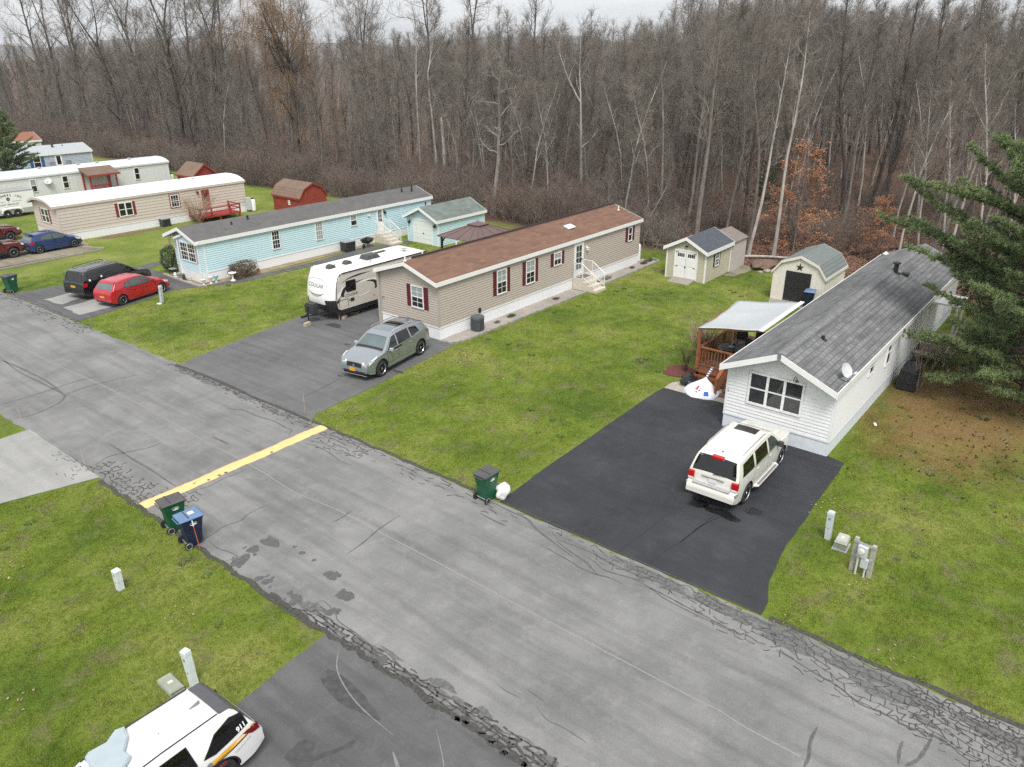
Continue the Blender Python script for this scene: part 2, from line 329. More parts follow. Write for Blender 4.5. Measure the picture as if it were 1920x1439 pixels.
sheet('concrete_slab', [(16.86, 46.63), (19.14, 46.79), (21.5, 46.9), (21.6, 45.2), (18.76, 44.54), (16.81, 44.43)], M_CONC, 0.018, 0.08, parent=DRIVES['blue'])
PATH_PAD = [(28.9, 13.95), (28.86, 11.9), (28.86, 10.55), (27.4, 10.55), (27.4, 10.7), (28.1, 10.75), (28.3, 14.0)]
sheet('concrete_path', [(28.2, 14.0), (28.35, 10.48), (29.7, 10.48), (29.5, 13.6), (28.95, 14.0)], mat('pad_concrete', (0.36, 0.33, 0.27), 0.9, var=0.2, scale=5), 0.03, 0.02)
# narrow wheel ruts and the low timber edge by the gravel parking
sheet('muddy_rut', [(15.8, 58.75), (22.4, 58.95), (22.6, 59.35), (15.8, 59.3)], M_DIRT, 0.010, 0.08, parent=DRIVES['grav'])

def strip(mb, pts, w, z, rnd, taper=True):
    P = bez([(x, y, z) for x, y in pts], 5) if len(pts) > 2 else [Vector((*p, z)) for p in pts]
    n = len(P); Lf = []; Rt = []
    for i, p in enumerate(P):
        d = (P[min(i+1, n-1)] - P[max(i-1, 0)]); d = d.normalized() if d.length > 0 else Vector((1, 0, 0))
        nv = Vector((-d.y, d.x, 0)); t = min(1, 3*min(i, n-1-i)/max(1, n-1)+0.25) if taper else 1
        h = 0.5*w*t*rnd.uniform(0.7, 1.25)
        Lf.append(p+nv*h); Rt.append(p-nv*h)
    mb.add(Lf+Rt, [(i, n+i, n+i+1, i+1) for i in range(n-1)])
rnd = random.Random(3)
tb = MB()
for w_, pts in SEALS: strip(tb, pts, w_*0.75, 0.0145, rnd)
tb.build('tar_seal', M_TAR, road)
sb = MB()
for i in range(0, len(SEAM)-1):
    strip(sb, [SEAM[i], SEAM[i+1]], 0.04, 0.0125, rnd, False)
sb.build('centre_seam', M_SEAM, road)
def blob(mb, x, y, rx, ry, z, rnd, n=16):
    ph = [rnd.uniform(0, 6.28) for _ in range(4)]
    P = []
    for i in range(n):
        a = 2*math.pi*i/n; k = 1+0.16*math.sin(2*a+ph[0])+0.13*math.sin(3*a+ph[1])+0.10*math.sin(5*a+ph[2])
        P.append((x+ry*k*math.cos(a), y+rx*k*math.sin(a), z))
    mb.poly(P)
db = MB()
for x, y, rx, ry in SPOTS:
    dz_ = dz_+.00023 if 'dz_' in globals() else 0.0; blob(db, x, y, rx, ry, 0.0165+dz_, rnd)
    for k in range(3 if rx > .12 else 0): blob(db, x+rnd.uniform(-.2, .2), y+rnd.uniform(-.3, .3), rnd.uniform(.03, .09), rnd.uniform(.03, .08), 0.0160+.0004*k, rnd, 9)
db.build('damp_patch', M_DAMP, road)
# alligator cracking: a jittered lattice of crack strips, thinning out away from the road edge
cb = MB()
def crackle(x0f, x1f, y0, y1, sx, sy, dens, wmin, wmax, seed, z=0.0185):
    r = random.Random(seed); nx = 18; ny = int((y1-y0)/sy)
    def P(i, j):
        q = random.Random(seed*7919+i*131+j); y = y0+(j+q.uniform(-.38, .38)+(0.5 if i % 2 else 0))*sy
        return Vector((x0f(y)+(i+q.uniform(-.33, .33))*sx, y, z))
    for i in range(nx):
        for j in range(ny):
            a = P(i, j)
            xin, xout = min(x0f(a.y), x1f(a.y)), max(x0f(a.y), x1f(a.y))
            if not (xin-0.02 < a.x < xout): continue
            t = (a.x-xin)/max(.01, xout-xin)
            for b, pr in ((P(i, j+1), 1.0), (P(i+1, j), 1.0) if (i+j) % 2 == 0 else (a, 0)):
                if r.random() > dens(a, t)*pr or (b-a).length < 1e-4: continue
                d = (b-a).normalized(); nv = Vector((-d.y, d.x, 0))
                m_ = a.lerp(b, .5)+nv*r.uniform(-.018, .018)
                h = [r.uniform(wmin, wmax)/2 for _ in range(3)]
                if not (xin-.05 < b.x < xout+.02): continue
                cb.add([a+nv*h[0], m_+nv*h[1], b+nv*h[2], a-nv*h[0], m_-nv*h[1], b-nv*h[2]], [(0, 3, 4, 1), (1, 4, 5, 2)])
crackle(lambda y: 14.85+max(0, (y-.5))*0.125+.12*math.sin(y*1.9), lambda y: 16.52, -6, 12.0, 0.19, 0.15, lambda a, t: min(.98, max(0.0, 1.15-max(0, a.y-3)*0.085))*(.55+.45*t if a.y > 2 else .9+.1*t), 0.007, 0.026, 11)
crackle(lambda y: 14.7, lambda y: 16.52, -6, 1.2, 0.12, 0.09, lambda a, t: 0.75*t, 0.006, 0.04, 12, 0.0195)
crackle(lambda y: 15.2, lambda y: 16.5, 19.6, 22.4, 0.2, 0.15, lambda a, t: 0.95*t+0.05, 0.012, 0.04, 13)
crackle(lambda y: 15.5, lambda y: 16.42, 22.9, 28.5, 0.18, 0.14, lambda a, t: t*t, 0.012, 0.045, 14)
crackle(lambda y: 15.6, lambda y: 16.5, 12.6, 19.6, 0.20, 0.28, lambda a, t: 0.6*t, 0.012, 0.035, 15)
crackle(lambda y: 9.1, lambda y: 10.3, 22.9, 26.6, 0.18, 0.14, lambda a, t: 1.0-t, 0.012, 0.04, 16)
crackle(lambda y: 9.7, lambda y: 10.7, 21.5, 22.4, 0.16, 0.2, lambda a, t: 0.7, 0.012, 0.035, 17)
crackle(lambda y: 8.1, lambda y: 9.2, 26.2, 28.6, 0.16, 0.2, lambda a, t: 0.5*t, 0.012, 0.03, 18)
crackle(lambda y: 9.08, lambda y: 9.5, 5.0, 14.6, 0.11, 0.19, lambda a, t: 0.85, 0.014, 0.06, 19)
crackle(lambda y: 9.05, lambda y: 9.62, 5.0, 9.0, 0.13, 0.16, lambda a, t: 0.6, 0.014, 0.07, 20, 0.0195)
crackle(lambda y: 15.2, lambda y: 16.4, 41, 53, 0.22, 0.3, lambda a, t: 0.7*t+0.1, 0.02, 0.06, 21)
crackle(lambda y: 15.9, lambda y: 16.35, 28, 33.6, 0.14, 0.2, lambda a, t: 0.7*t+0.1, 0.02, 0.07, 22)
cb.build('crack_network', M_CRACK, road)
wb_ = MB(); rw = random.Random(44); zz_ = 0.0129
for i in range(46):
    y_ = rw.uniform(-5, 9); w_ = .9*max(.25, min(1, (10-y_)/9)); x_ = 16.35-abs(rw.gauss(0, .5))*w_; zz_ += .00003
    blob(wb_, x_, y_, rw.uniform(.25, .7), rw.uniform(.06, .22), zz_, rw, 15)
for i in range(30): zz_ += .00003; y_ = rw.uniform(22.8, 33); blob(wb_, 16.2-abs(rw.gauss(0, .12)), y_, rw.uniform(.15, .5), rw.uniform(.05, .16), zz_, rw, 13)
for i in range(30): zz_ += .00003; y_ = rw.uniform(5, 14.5); blob(wb_, 9.25+abs(rw.gauss(0, .14)), y_, rw.uniform(.15, .5), rw.uniform(.04, .14), zz_, rw, 13)
wb_.build('worn_patch', mat('worn_asphalt', (.115, .115, .113), .85, var=.3, scale=10), road)
eb = MB()
strip(eb, [(x+rnd.uniform(-.06, .06), y+rnd.uniform(-.1, .1)) for a, b in zip(EDGE_N, EDGE_N[1:]+[(9.12, 5.0)]) for x, y in [(a[0]+(b[0]-a[0])*k/4, a[1]+(b[1]-a[1])*k/4) for k in range(4)]], 0.15, 0.0205, rnd, False); strip(eb, EDGE_F, 0.16, 0.0205, rnd, False)
strip(eb, [(16.6, 13.6), (16.62, 9), (16.62, 5)], 0.05, 0.0205, rnd, False)
for x0, y0, x1, y1 in ((16.62, 4.7, 16.75, -12), (16.62, 14, 16.5, 23.4), (9.0, 25.4, 9.0, 13.4)):
    n = 26; strip(eb, [(x0+(x1-x0)*i/n+rnd.uniform(-.05, .05), y0+(y1-y0)*i/n) for i in range(n+1)], 0.16, 0.0125, rnd, False)
eb.build('crumbling_edge', M_CRACK, road)
# seams, trickles and damp marks on the drives
kb = MB()
for t in TRICK: strip(kb, t, 0.035, 0.0225, rnd)
blob(kb, 20.55, 8.95, 0.55, 0.38, 0.0225, rnd, 22); blob(kb, 20.45, 7.75, 0.6, 0.22, 0.0225, rnd, 26); blob(kb, 21.2, 7.0, .25, .22, .0225, rnd)
kb.build('wet_stain', M_OIL, DRIVES['blk'])
ob = MB(); blob(ob, 24.55, 31.9, 0.45, 0.3, 0.0185, rnd, 22); blob(ob, 23.1, 29.1, .18, .12, .0185, rnd); blob(ob, 20.2, 26.2, .12, .1, .0185, rnd)
blob(ob, 22.2, 24.5, .3, .12, .0185, rnd); strip(ob, [(17.7, 25.6), (19.0, 25.75), (20.2, 26.0), (21.2, 26.1)], .03, .0185, rnd)
ob.build('oil_stain', mat('oil_stain', (0.05, 0.05, 0.052), 0.6, var=0.3), DRIVES['tan'])
pb = MB(); blob(pb, 6.35, 10.75, .3, .35, .0201, rnd); strip(pb, [(6.2, 10.6), (7.0, 10.2), (7.3, 10.15)], .14, .0196, rnd); blob(pb, 8.05, 11.3, 1.0, .25, .019, rnd, 22)
pb.build('oil_stain', mat('oil_stain2', (0.055, 0.055, 0.056), 0.6, var=0.3), DRIVES['pol'])
lb = MB()
strip(lb, [(8.9, 12.6), (8.35, 12.0), (8.0, 10.9), (7.9, 9.6)], .03, .0195, rnd); strip(lb, [(8.6, 9.0), (7.9, 8.1), (7.2, 7.8)], .03, .0195, rnd); strip(lb, [(7.6, 9.3), (6.9, 7.9), (6.4, 6.0)], .12, .0192, rnd)
lb.build('tyre_scuff', mat('scuff', (0.2, 0.2, 0.2), 0.9, var=0.2), DRIVES['pol'])

# raised yellow speed bump with a rounded profile
hp = [(0.0, 0.012), (0.07, 0.04), (0.16, 0.062), (0.25, 0.068), (0.34, 0.062), (0.43, 0.04), (0.5, 0.012)]
hb = MB(); n = 40; rr = random.Random(5)
for i in range(n+1):
    t = i/n; x = 9.09+(16.45-9.09)*t; yb = 22.42-0.02*t+0.012*math.sin(t*17)
    for k, (u, z) in enumerate(hp): hb.v.append((x+(0.04 if i == 0 and k in (0, 6) else 0), yb+u*0.98+(rr.uniform(-.022, .022) if k in (0, 6) else 0), z*(0.75 if i in (0, n) else 1)))
for i in range(n):
    for k in range(len(hp)-1):
        a = i*len(hp)+k; hb.f.append((a, a+len(hp), a+len(hp)+1, a+1)); hb.m.append(0)
hb.f.append(tuple(range(len(hp)))); hb.m.append(0); hb.f.append(tuple(range(n*len(hp), (n+1)*len(hp)))[::-1]); hb.m.append(0)
sbp = hb.build('speed_bump', M_YELLOW, smooth=60)
tag(sbp, 'yellow painted speed bump across the grey road', 'speed bump')
for x, y in ((11.35, 22.47), (11.75, 22.46), (12.0, 22.44), (13.9, 22.46), (10.9, 22.6)): ch = MB(); blob(ch, x, y, .05, .06, .0655 if y > 22.55 else .045, rr, 9); ch.build('chipped_patch', M_TAR, sbp)
# ---------------------------------------------------------------- homes and sheds
WHITE = mat('white_trim', (0.80, 0.80, 0.79), 0.5, var=0.04, dirt=0.08)
WHITE_SID = mat('white_vinyl', (0.78, 0.79, 0.79), 0.5, var=0.04, dirt=0.06)
WHITE_SKIRT = mat('white_skirting', (0.80, 0.81, 0.82), 0.55, var=0.04, dirt=0.07)
BLUE_SKIRT = mat('pale_skirting', (0.69, 0.74, 0.78), 0.55, var=0.06, dirt=0.12)
TAUPE = mat('taupe_vinyl', (0.445, 0.39, 0.338), 0.55, var=0.05, dirt=0.06)
AQUA = mat('aqua_vinyl', (0.52, 0.70, 0.75), 0.55, var=0.05, dirt=0.08)
BEIGE = mat('beige_siding', (0.57, 0.50, 0.44), 0.6, var=0.06, dirt=0.12)
GREYV = mat('grey_blue_vinyl', (0.42, 0.47, 0.54), 0.6, var=0.06, dirt=0.1)
METALW = mat('weathered_white_metal', (0.66, 0.67, 0.67), 0.5, var=0.07, dirt=0.22)
MAROON = mat('maroon_shutter', (0.115, 0.012, 0.022), 0.5, var=0.15)
REDP = mat('red_paint', (0.30, 0.032, 0.022), 0.65, var=0.15, dirt=0.2)
REDB = mat('brick_red_boards', (0.27, 0.038, 0.02), 0.75, var=0.2, dirt=0.3)
BLUESH = mat('blue_shutter', (0.04, 0.12, 0.30), 0.5, var=0.12)
GREYSH = mat('grey_shutter', (0.34, 0.37, 0.43), 0.5, var=0.1)
BLACKP = mat('black_paint', (0.016, 0.016, 0.017), 0.5, var=0.3)
BLACKPL = mat('black_plastic', (0.02, 0.02, 0.022), 0.4, var=0.3)
CREAM = mat('cream_boards', (0.72, 0.69, 0.60), 0.65, var=0.05, dirt=0.16)
TANB = mat('tan_boards', (0.50, 0.47, 0.36), 0.65, var=0.05, dirt=0.1)
GLS = glass('window_glass'); BLIND = mat('pale_blind', (0.30, 0.34, 0.33), 0.25, var=0.12, spec=0.6)
GALV = mat('galvanised', (0.45, 0.47, 0.49), 0.45, 0.5, var=0.15, dirt=0.2)
GREYMETAL = mat('grey_enclosure', (0.50, 0.54, 0.56), 0.5, var=0.08, dirt=0.15)
CONCB = mat('precast_concrete', (0.58, 0.53, 0.44), 0.85, var=0.1, dirt=0.25)
WOODN = mat('weathered_wood', (0.28, 0.25, 0.21), 0.85, var=0.25, scale=10)
STAINED = mat('stained_cedar', (0.24, 0.085, 0.032), 0.65, var=0.25, scale=9)
SH_BROWN = shingle('brown_shingle', (0.25, 0.135, 0.088), (0.105, 0.056, 0.039), (0.07, 0.038, 0.027), 'X', 0.5, 0.2, patch=(0.15, 0.083, 0.057), patch_amt=.6, mort=0.006)
SH_GREY = shingle('grey_shingle', (0.28, 0.282, 0.285), (0.15, 0.152, 0.155), (0.04, 0.041, 0.043), 'X', 0.34, 0.2, patch=(0.085, 0.086, 0.088), patch_amt=0.4, streak=0.5, mort=0.024)
SH_CHAR = shingle('charcoal_shingle', (0.115, 0.11, 0.108), (0.09, 0.088, 0.087), (0.055, 0.054, 0.053), 'X', 0.33, 0.14, patch=(0.14, 0.135, 0.13), patch_amt=0.5, mort=0.006)
SH_GREEN = shingle('green_grey_shingle', (0.185, 0.225, 0.205), (0.14, 0.175, 0.16), (0.07, 0.08, 0.075), 'X', 0.33, 0.14, patch=(0.105, 0.115, 0.105), patch_amt=0.75, mort=0.01)
SH_SLATE = shingle('slate_blue_shingle', (0.05, 0.06, 0.077), (0.085, 0.095, 0.11), (0.025, 0.028, 0.034), 'X', 0.33, 0.16, mort=0.012)
SH_TANR = shingle('tan_shingle', (0.24, 0.16, 0.115), (0.17, 0.115, 0.085), (0.09, 0.06, 0.045), 'X', 0.33, 0.15, patch=(0.12, 0.085, 0.06), patch_amt=0.5)
SH_PALE = shingle('pale_grey_shingle', (0.42, 0.45, 0.47), (0.36, 0.39, 0.41), (0.26, 0.28, 0.3), 'X', 0.33, 0.14, mort=0.006)
SH_RED = shingle('rust_shingle', (0.33, 0.14, 0.09), (0.24, 0.10, 0.065), (0.14, 0.06, 0.04), 'X', 0.33, 0.14)
WHITE_ROOF = mat('white_roof_coating', (0.82, 0.82, 0.82), 0.6, var=0.05, dirt=0.07)
METAL_ROOF = mat('silver_metal_roof', (0.62, 0.66, 0.69), 0.45, var=0.08, dirt=0.15)
RED_LIGHT = mat('red_lens', (0.42, 0.008, 0.010), 0.15, var=0.1, spec=0.6)

class Fr:
    """a wall plane: origin, horizontal direction u, outward normal"""
    def __init__(s, o, u, n): s.o = Vector(o); s.u = Vector(u).normalized(); s.n = Vector(n).normalized()
    def p(s, u, z, d=0.0): return s.o + s.u*u + s.n*d + Vector((0, 0, z))
    def box(s, mb, u0, u1, z0, z1, d0, d1, m=0):
        P = [s.p(u, z, d) for d in (d0, d1) for z in (z0, z1) for u in (u0, u1)]
        return mb.add(P, [(0,1,3,2),(4,6,7,5),(0,4,5,1),(2,3,7,6),(0,2,6,4),(1,5,7,3)], m)
def interp(prof, x):
    for (a, za), (b, zb) in zip(prof, prof[1:]):
        if a <= x <= b: return za if b == a else za+(zb-za)*(x-a)/(b-a)
    return prof[0][1] if x < prof[0][0] else prof[-1][1]
def span_at(prof, z, W):
    """u-range of a wall of width W whose outline under prof is above height z"""
    n = 200; us = [W*i/n for i in range(n+1) if interp(prof, W*i/n) >= z-1e-6]
    return (min(us), max(us)) if us else None
def laps(mb, fr, u0, u1, z0, z1, lap=0.13, depth=0.024, prof=None, m=0):
    z = z0
    while z < z1-1e-4:
        zt = min(z+lap, z1)
        if prof:
            a = span_at(prof, z, u1); b = span_at(prof, zt, u1)
            if not a: break
            if not b or b[1]-b[0] < 0.02: c = (a[0]+a[1])/2; b = (c, c+.01)
        else: a = b = (u0, u1)
        mb.add([fr.p(a[0], z, depth), fr.p(a[1], z, depth), fr.p(b[1], zt, 0.001), fr.p(b[0], zt, 0.001), fr.p(a[0], z, 0), fr.p(a[1], z, 0)], [(0, 1, 2, 3), (4, 5, 1, 0)], m)
        z = zt
def window(parent, fr, u0, u1, z0, z1, cols=1, rows=1, sashes=2, trim=0.06, blind=False, shut=None, shw=0.28, wide=1, deep=0.062, frame=None, glassm=None, lite=False):
    """a hung window: frame with mid rail and muntins, glass behind, shutters beside"""
    fb = MB(); tr = trim
    fr.box(fb, u0-tr, u1+tr, z1, z1+tr, 0, deep); fr.box(fb, u0-tr, u1+tr, z0-tr, z0, 0, deep+.01)
    fr.box(fb, u0-tr, u0, z0, z1, 0, deep); fr.box(fb, u1, u1+tr, z0, z1, 0, deep)
    for k in range(1, wide):
        uc = u0+(u1-u0)*k/wide; fr.box(fb, uc-.05, uc+.05, z0, z1, 0.012, deep-.003)
    zm = (z0+z1)/2
    if sashes == 2: fr.box(fb, u0, u1, zm-.024, zm+.024, 0.012, deep-.006)
    bw = 0.010
    for w in range(wide):
        a = u0+(u1-u0)*w/wide; b = u0+(u1-u0)*(w+1)/wide
        for c in range(1, cols): u = a+(b-a)*c/cols; fr.box(fb, u-bw, u+bw, z0, z1, 0.014, deep-.016)
        for r in range(1, rows):
            zz = z0+(z1-z0)*r/rows
            if sashes == 2 and abs(zz-zm) < .02: continue
            fr.box(fb, a, b, zz-bw, zz+bw, 0.0145, deep-.018)
    wo = fb.build('window', frame or WHITE, parent)
    g = MB(); fr.box(g, u0, u1, z0, z1, 0.004, 0.034); g.build('pane', glassm or GLS, wo)
    if blind:
        b = MB(); fr.box(b, u0+.01, u1-.01, zm if blind != 'full' else z0+.02, z1-.01, 0.006, 0.0365); b.build('blind', BLIND, wo)
    if shut:
        for a, b in ((u0-tr-.015-shw, u0-tr-.015), (u1+tr+.015, u1+tr+.015+shw)):
            s = MB(); fr.box(s, a, b, z0-tr, z1+tr, 0, 0.028)
            fr.box(s, a, a+.045, z0-tr, z1+tr, .028, .042); fr.box(s, b-.045, b, z0-tr, z1+tr, .028, .042)
            k = int((z1-z0)/.055)
            for i in range(k):
                zz = z0-tr+.03+i*(z1-z0+2*tr-.05)/k; fr.box(s, a+.045, b-.045, zz, zz+.028, .028, .036)
            s.build('shutter', shut, parent)
    return wo
def door(parent, fr, u0, u1, z0, z1, m, gl=True, trimm=None, cols=3, rows=3, gz=(0.45, 0.92)):
    d = MB(); fr.box(d, u0, u1, z0, z1, 0, .036); do = d.build('door', m, parent)
    t = MB(); fr.box(t, u0-.08, u0, z0, z1+.08, 0, .05); fr.box(t, u1, u1+.08, z0, z1+.08, 0, .05); fr.box(t, u0, u1, z1, z1+.08, 0, .05)
    t.build('door_frame', trimm or WHITE, do)
    if gl:
        a, b = u0+.16*(u1-u0), u1-.16*(u1-u0); h = z1-z0; za, zb = z0+h*gz[0], z0+h*gz[1]
        g = MB(); fr.box(g, a, b, za, zb, .03, .039); g.build('pane', GLS, do)
        mu = MB()
        for c in range(1, cols): u = a+(b-a)*c/cols; fr.box(mu, u-.012, u+.012, za, zb, .036, .046)
        for r in range(1, rows): z = za+(zb-za)*r/rows; fr.box(mu, a, b, z-.012, z+.012, .036, .0455)
        if mu.v: mu.build('muntin', trimm or WHITE, do)
    hb = MB(); fr.box(hb, u1-.12, u1-.06, z0+(z1-z0)*.46, z0+(z1-z0)*.50, .035, .08); hb.build('handle', BLACKPL, do)
    return do
class House: pass
def building(name, label, cat, loc, LX, W, prof, skirt, mw, mroof, ms=None, mtrim=None, ohs=0.12, ohf=0.3, ohb=0.12, lap=0.13, rz=0, group=None, vertical=False, fascia=0.15, thick=0.07, corner=True, core=True):
    H = House(); H.root = thing(name, label, cat, loc, rz, group)
    H.F = Fr((0, 0, 0), (0, 1, 0), (-1, 0, 0)); H.S = Fr((0, 0, 0), (1, 0, 0), (0, -1, 0))
    H.B = Fr((LX, 0, 0), (0, 1, 0), (1, 0, 0)); H.T = Fr((0, W, 0), (1, 0, 0), (0, 1, 0))
    e0, e1 = interp(prof, 0), interp(prof, W); mtrim = mtrim or WHITE
    wb = MB()
    if vertical:
        for fr, U, top in ((H.F, W, 1), (H.B, W, 1), (H.S, LX, 0), (H.T, LX, 0)):
            k = max(2, int(U/vertical)); et = e0 if fr is H.S else e1
            for i in range(k):
                a, b = U*i/k, U*(i+1)/k; za, zb = (interp(prof, a), interp(prof, b)) if top else (et, et)
                wb.add([fr.p(a, skirt, .002), fr.p(b, skirt, .002), fr.p(b, zb, .002), fr.p(a, za, .002)], [(0, 1, 2, 3)])
                if 0 < i: fr.box(wb, a-.018, a+.018, skirt, za, 0, .012)
    else:
        zt = max(z for _, z in prof)
        laps(wb, H.F, 0, W, skirt, zt, lap, prof=prof); laps(wb, H.B, 0, W, skirt, zt, lap, prof=prof)
        laps(wb, H.S, 0, LX, skirt, e0, lap); laps(wb, H.T, 0, LX, skirt, e1, lap)
    if core: wb.box(.03, .03, max(.02, skirt-.3), LX-.03, W-.03, min(e0, e1)-.02)
    H.wall = wb.build('wall', mw, H.root)
    if corner:
        for f1, a1, U1, f2, a2, U2, ez in ((H.F, 0, W, H.S, 0, LX, e0), (H.F, W, W, H.T, 0, LX, e1), (H.B, 0, W, H.S, LX, LX, e0), (H.B, W, W, H.T, LX, LX, e1)):
            cb_ = MB()
            for fr, a in ((f1, a1), (f2, a2)): fr.box(cb_, a-.02 if a == 0 else a-.07, a+.07 if a == 0 else a+.02, skirt, ez-.01, 0.0, .022 if fr is f1 else .0215)
            cb_.build('corner_trim', ms[2] if ms and len(ms) > 2 else mtrim, H.root)
    if skirt > 0.05:
        s = MB()
        for fr, U in ((H.F, W), (H.S, LX), (H.B, W), (H.T, LX)):
            fr.box(s, 0, U, 0.0, skirt-.05, -.05, .002); fr.box(s, -.025, U+.025, skirt-.06, skirt, -.03, .028)
            k = int(U/.45)
            for i in range(k+1): u = .02+(U-.04)*i/max(1, k); fr.box(s, u-.008, u+.008, 0.0, skirt-.076, .002, .008)
        s.build('skirting', (ms or [WHITE_SKIRT])[0], H.root)
    # roof shell swept along x
    P = list(prof)
    s0 = (P[1][1]-P[0][1])/max(.01, P[1][0]-P[0][0]); s1 = (P[-2][1]-P[-1][1])/max(.01, P[-1][0]-P[-2][0])
    P = [(P[0][0]-ohs, P[0][1]-s0*ohs)]+P[1:-1]+[(P[-1][0]+ohs, P[-1][1]-s1*ohs)]
    rb = MB(); n = len(P); x0, x1 = -ohf, LX+ohb
    for x in (x0, x1):
        for y, z in P: rb.v.append((x, y, z+.01))
        for y, z in P: rb.v.append((x, y, z+.01+thick))
    o = 2*n
    for i in range(n-1):
        rb.f += [(n+i, n+i+1, o+n+i+1, o+n+i), (i, o+i, o+i+1, i+1), (i, i+1, n+i+1, n+i), (o+i, o+n+i, o+n+i+1, o+i+1)]
    rb.f += [(0, n, o+n, o), (n-1, o+n-1, o+2*n-1, 2*n-1)]; rb.m = [0]*len(rb.f)
    H.roof = rb.build('roof', mroof, H.root, smooth=(20 if n > 6 else None))
    f = MB()
    for i in (0, n-1):
        y, z = P[i]; s = -1 if i == 0 else 1
        f.box(x0-.02, y+s*.002, z-fascia+.02, x1+.02, y+s*.035, z+thick+.012)
    for x in (x0-.022, x1):
        for i in range(n-1):
            (ya, za), (yb, zb) = P[i], P[i+1]
            pts = [(x, ya, za-fascia*.75), (x, yb, zb-fascia*.75), (x, yb, zb+thick+.016), (x, ya, za+thick+.016)]
            f.extr(pts, (.024, 0, 0))
    if fascia: f.build('fascia', mtrim, H.root)
    H.P = P; H.prof = prof; H.x0, H.x1 = x0, x1; H.thick = thick
    return H
def gable(W, e, r): return [(0, e), (W/2, r), (W, e)]
def arch(W, e, r, n=10): return [(W*i/n, e+(r-e)*(1-abs(2*i/n-1)**2.6)) for i in range(n+1)]
def pipe(parent, x, y, z, h, r=0.05, cap=False, m=None, name='vent_pipe'):
    b = MB(); b.lathe([(r*2.2, -.03), (r*2.0, .015), (r, .03), (r, h)] + ([(r*1.7, h), (r*1.7, h+.06), (r*.5, h+.1)] if cap else []), (x, y, z), 10)
    return b.build(name, m or BLACKPL, parent, smooth=40)
def lamp(parent, fr, u, z, m=None):
    b = MB(); fr.box(b, u-.05, u+.05, z-.02, z+.1, .02, .06); fr.box(b, u-.07, u+.07, z-.16, z-.02, .05, .19); fr.box(b, u-.09, u+.09, z-.02, z+.01, .04, .21)
    return b.build('wall_lamp', m or BLACKPL, parent)
def steps(name, label, loc, rz, W, D, Ht, n, m, group=None, rails=True, landing=0.9, railm=None):
    """precast steps going out along -y from a wall at y=0; local x is along the wall"""
    t = thing(name, label, 'steps', loc, rz, group)
    b = MB(); b.box(0, -landing, 0, W, 0, Ht)
    run = (D-landing)/max(1, n-1)
    for i in range(1, n):
        h = Ht*(n-i)/n; b.box(0.001, -landing-run*i, 0, W-.001, -landing-run*(i-1)+.001, h)
    b.build('tread_block', m, t, bevel=0.015)
    if rails:
        for x in (0.05, W-.05):
            r = MB(); top = [(x, -.08, Ht+.9), (x, -landing+.05, Ht+.9), (x, -D+.12, Ht/n+.85)]
            r.tube(top, .024, 6)
            r.tube([(x, -.08, Ht+.1), (x, -landing+.05, Ht+.1), (x, -D+.12, Ht/n+.1)], .013, 5)
            for q in ((-.08, Ht, Ht+.9), (-landing+.05, Ht, Ht+.9), (-D+.12, 0.05, Ht/n+.85)): r.tube([(x, q[0], q[1]), (x, q[0], q[2])], .02, 6)
            k = 9
            for i in range(1, k*2):
                y = -.08-(D-.2)*i/(k*2); zt = Ht+.9 if y > -landing+.05 else Ht+.9+(Ht/n-.05-Ht)*(-landing+.05-y)/(D-.12-landing+.05)
                zb = Ht+.1 if y > -landing+.05 else Ht+.1+(Ht/n-Ht)*(-landing+.05-y)/(D-.12-landing+.05)
                r.tube([(x, y, zb), (x, y, zt)], .008, 4)
            r.build('handrail', railm or WHITE, t)
    return t

# ---- taupe home with brown roof
TX, TY, TL, TW = 26.47, 25.87, 19.9, 4.25
h = building('mobile_home', 'taupe mobile home with brown shingle roof and maroon shutters', 'mobile home', (TX, TY, 0), TL, TW, gable(TW, 3.04, 3.72), 0.68, TAUPE, SH_BROWN, [WHITE_SKIRT, None, mat('taupe_trim', (0.40, 0.37, 0.325), 0.55, var=0.04)], group='mobile homes')
S, F = h.S, h.F; tan = h
for a, b, z0, z1, c, r in ((31.05, 31.78, 1.38, 2.63, 2, 4), (33.63, 34.36, 1.38, 2.63, 2, 4)): window(h.root, S, a-TX, b-TX, z0, z1, c, r, blind=True, shut=MAROON)
window(h.root, S, 36.33-TX, 36.98-TX, 1.9, 2.58, 2, 2, blind=True, shut=MAROON)
window(h.root, S, 44.84-TX, 45.24-TX, 1.84, 2.68, 1, 2, blind=False, shut=MAROON)
window(h.root, F, 26.95-TY, 27.72-TY, 1.5, 2.56, 2, 4, blind=True, shut=MAROON, shw=0.3)
door(h.root, S, 38.5-TX, 39.35-TX, 0.78, 2.72, WHITE, cols=2, rows=4, gz=(.18, .94)); lamp(h.root, S, 39.75-TX, 2.35, WHITE)
rv_ = MB(); rv_.extr([(0.6, TW/2+.0, 3.83), (0.6, TW/2+.02, 3.93), (0.6, TW/2+.30, 3.86), (0.6, TW/2+.32, 3.74)], (TL-.7, 0, 0)); rv_.build('ridge_vent', mat('dark_ridge', (0.035, 0.02, 0.016), 0.8), h.roof)
sk = MB(); sk.obox((13.0, 1.1, 3.54), (.75, .45, .10), 0, 0, rx=R(17)); sk.build('skylight', mat('skylight_dome', (0.75, 0.78, 0.8), 0.15, var=.03), h.roof, bevel=.03)
for x, y, z in ((0.1, TW/2+.25, 3.75), (2.2, TW/2+1.1, 3.45), (5.0, TW/2+1.2, 3.42), (TL-.7, 1.35, 3.62)): pipe(h.roof, x, y, z, .3, .04, m=WHITE)
nb = place(text_mb('71', 0.2), frameM(F.p(29.93-TY, 1.5, .03), (0, -1, 0), (-1, 0, 0))); nb.build('house_number', BLACKPL, h.root)
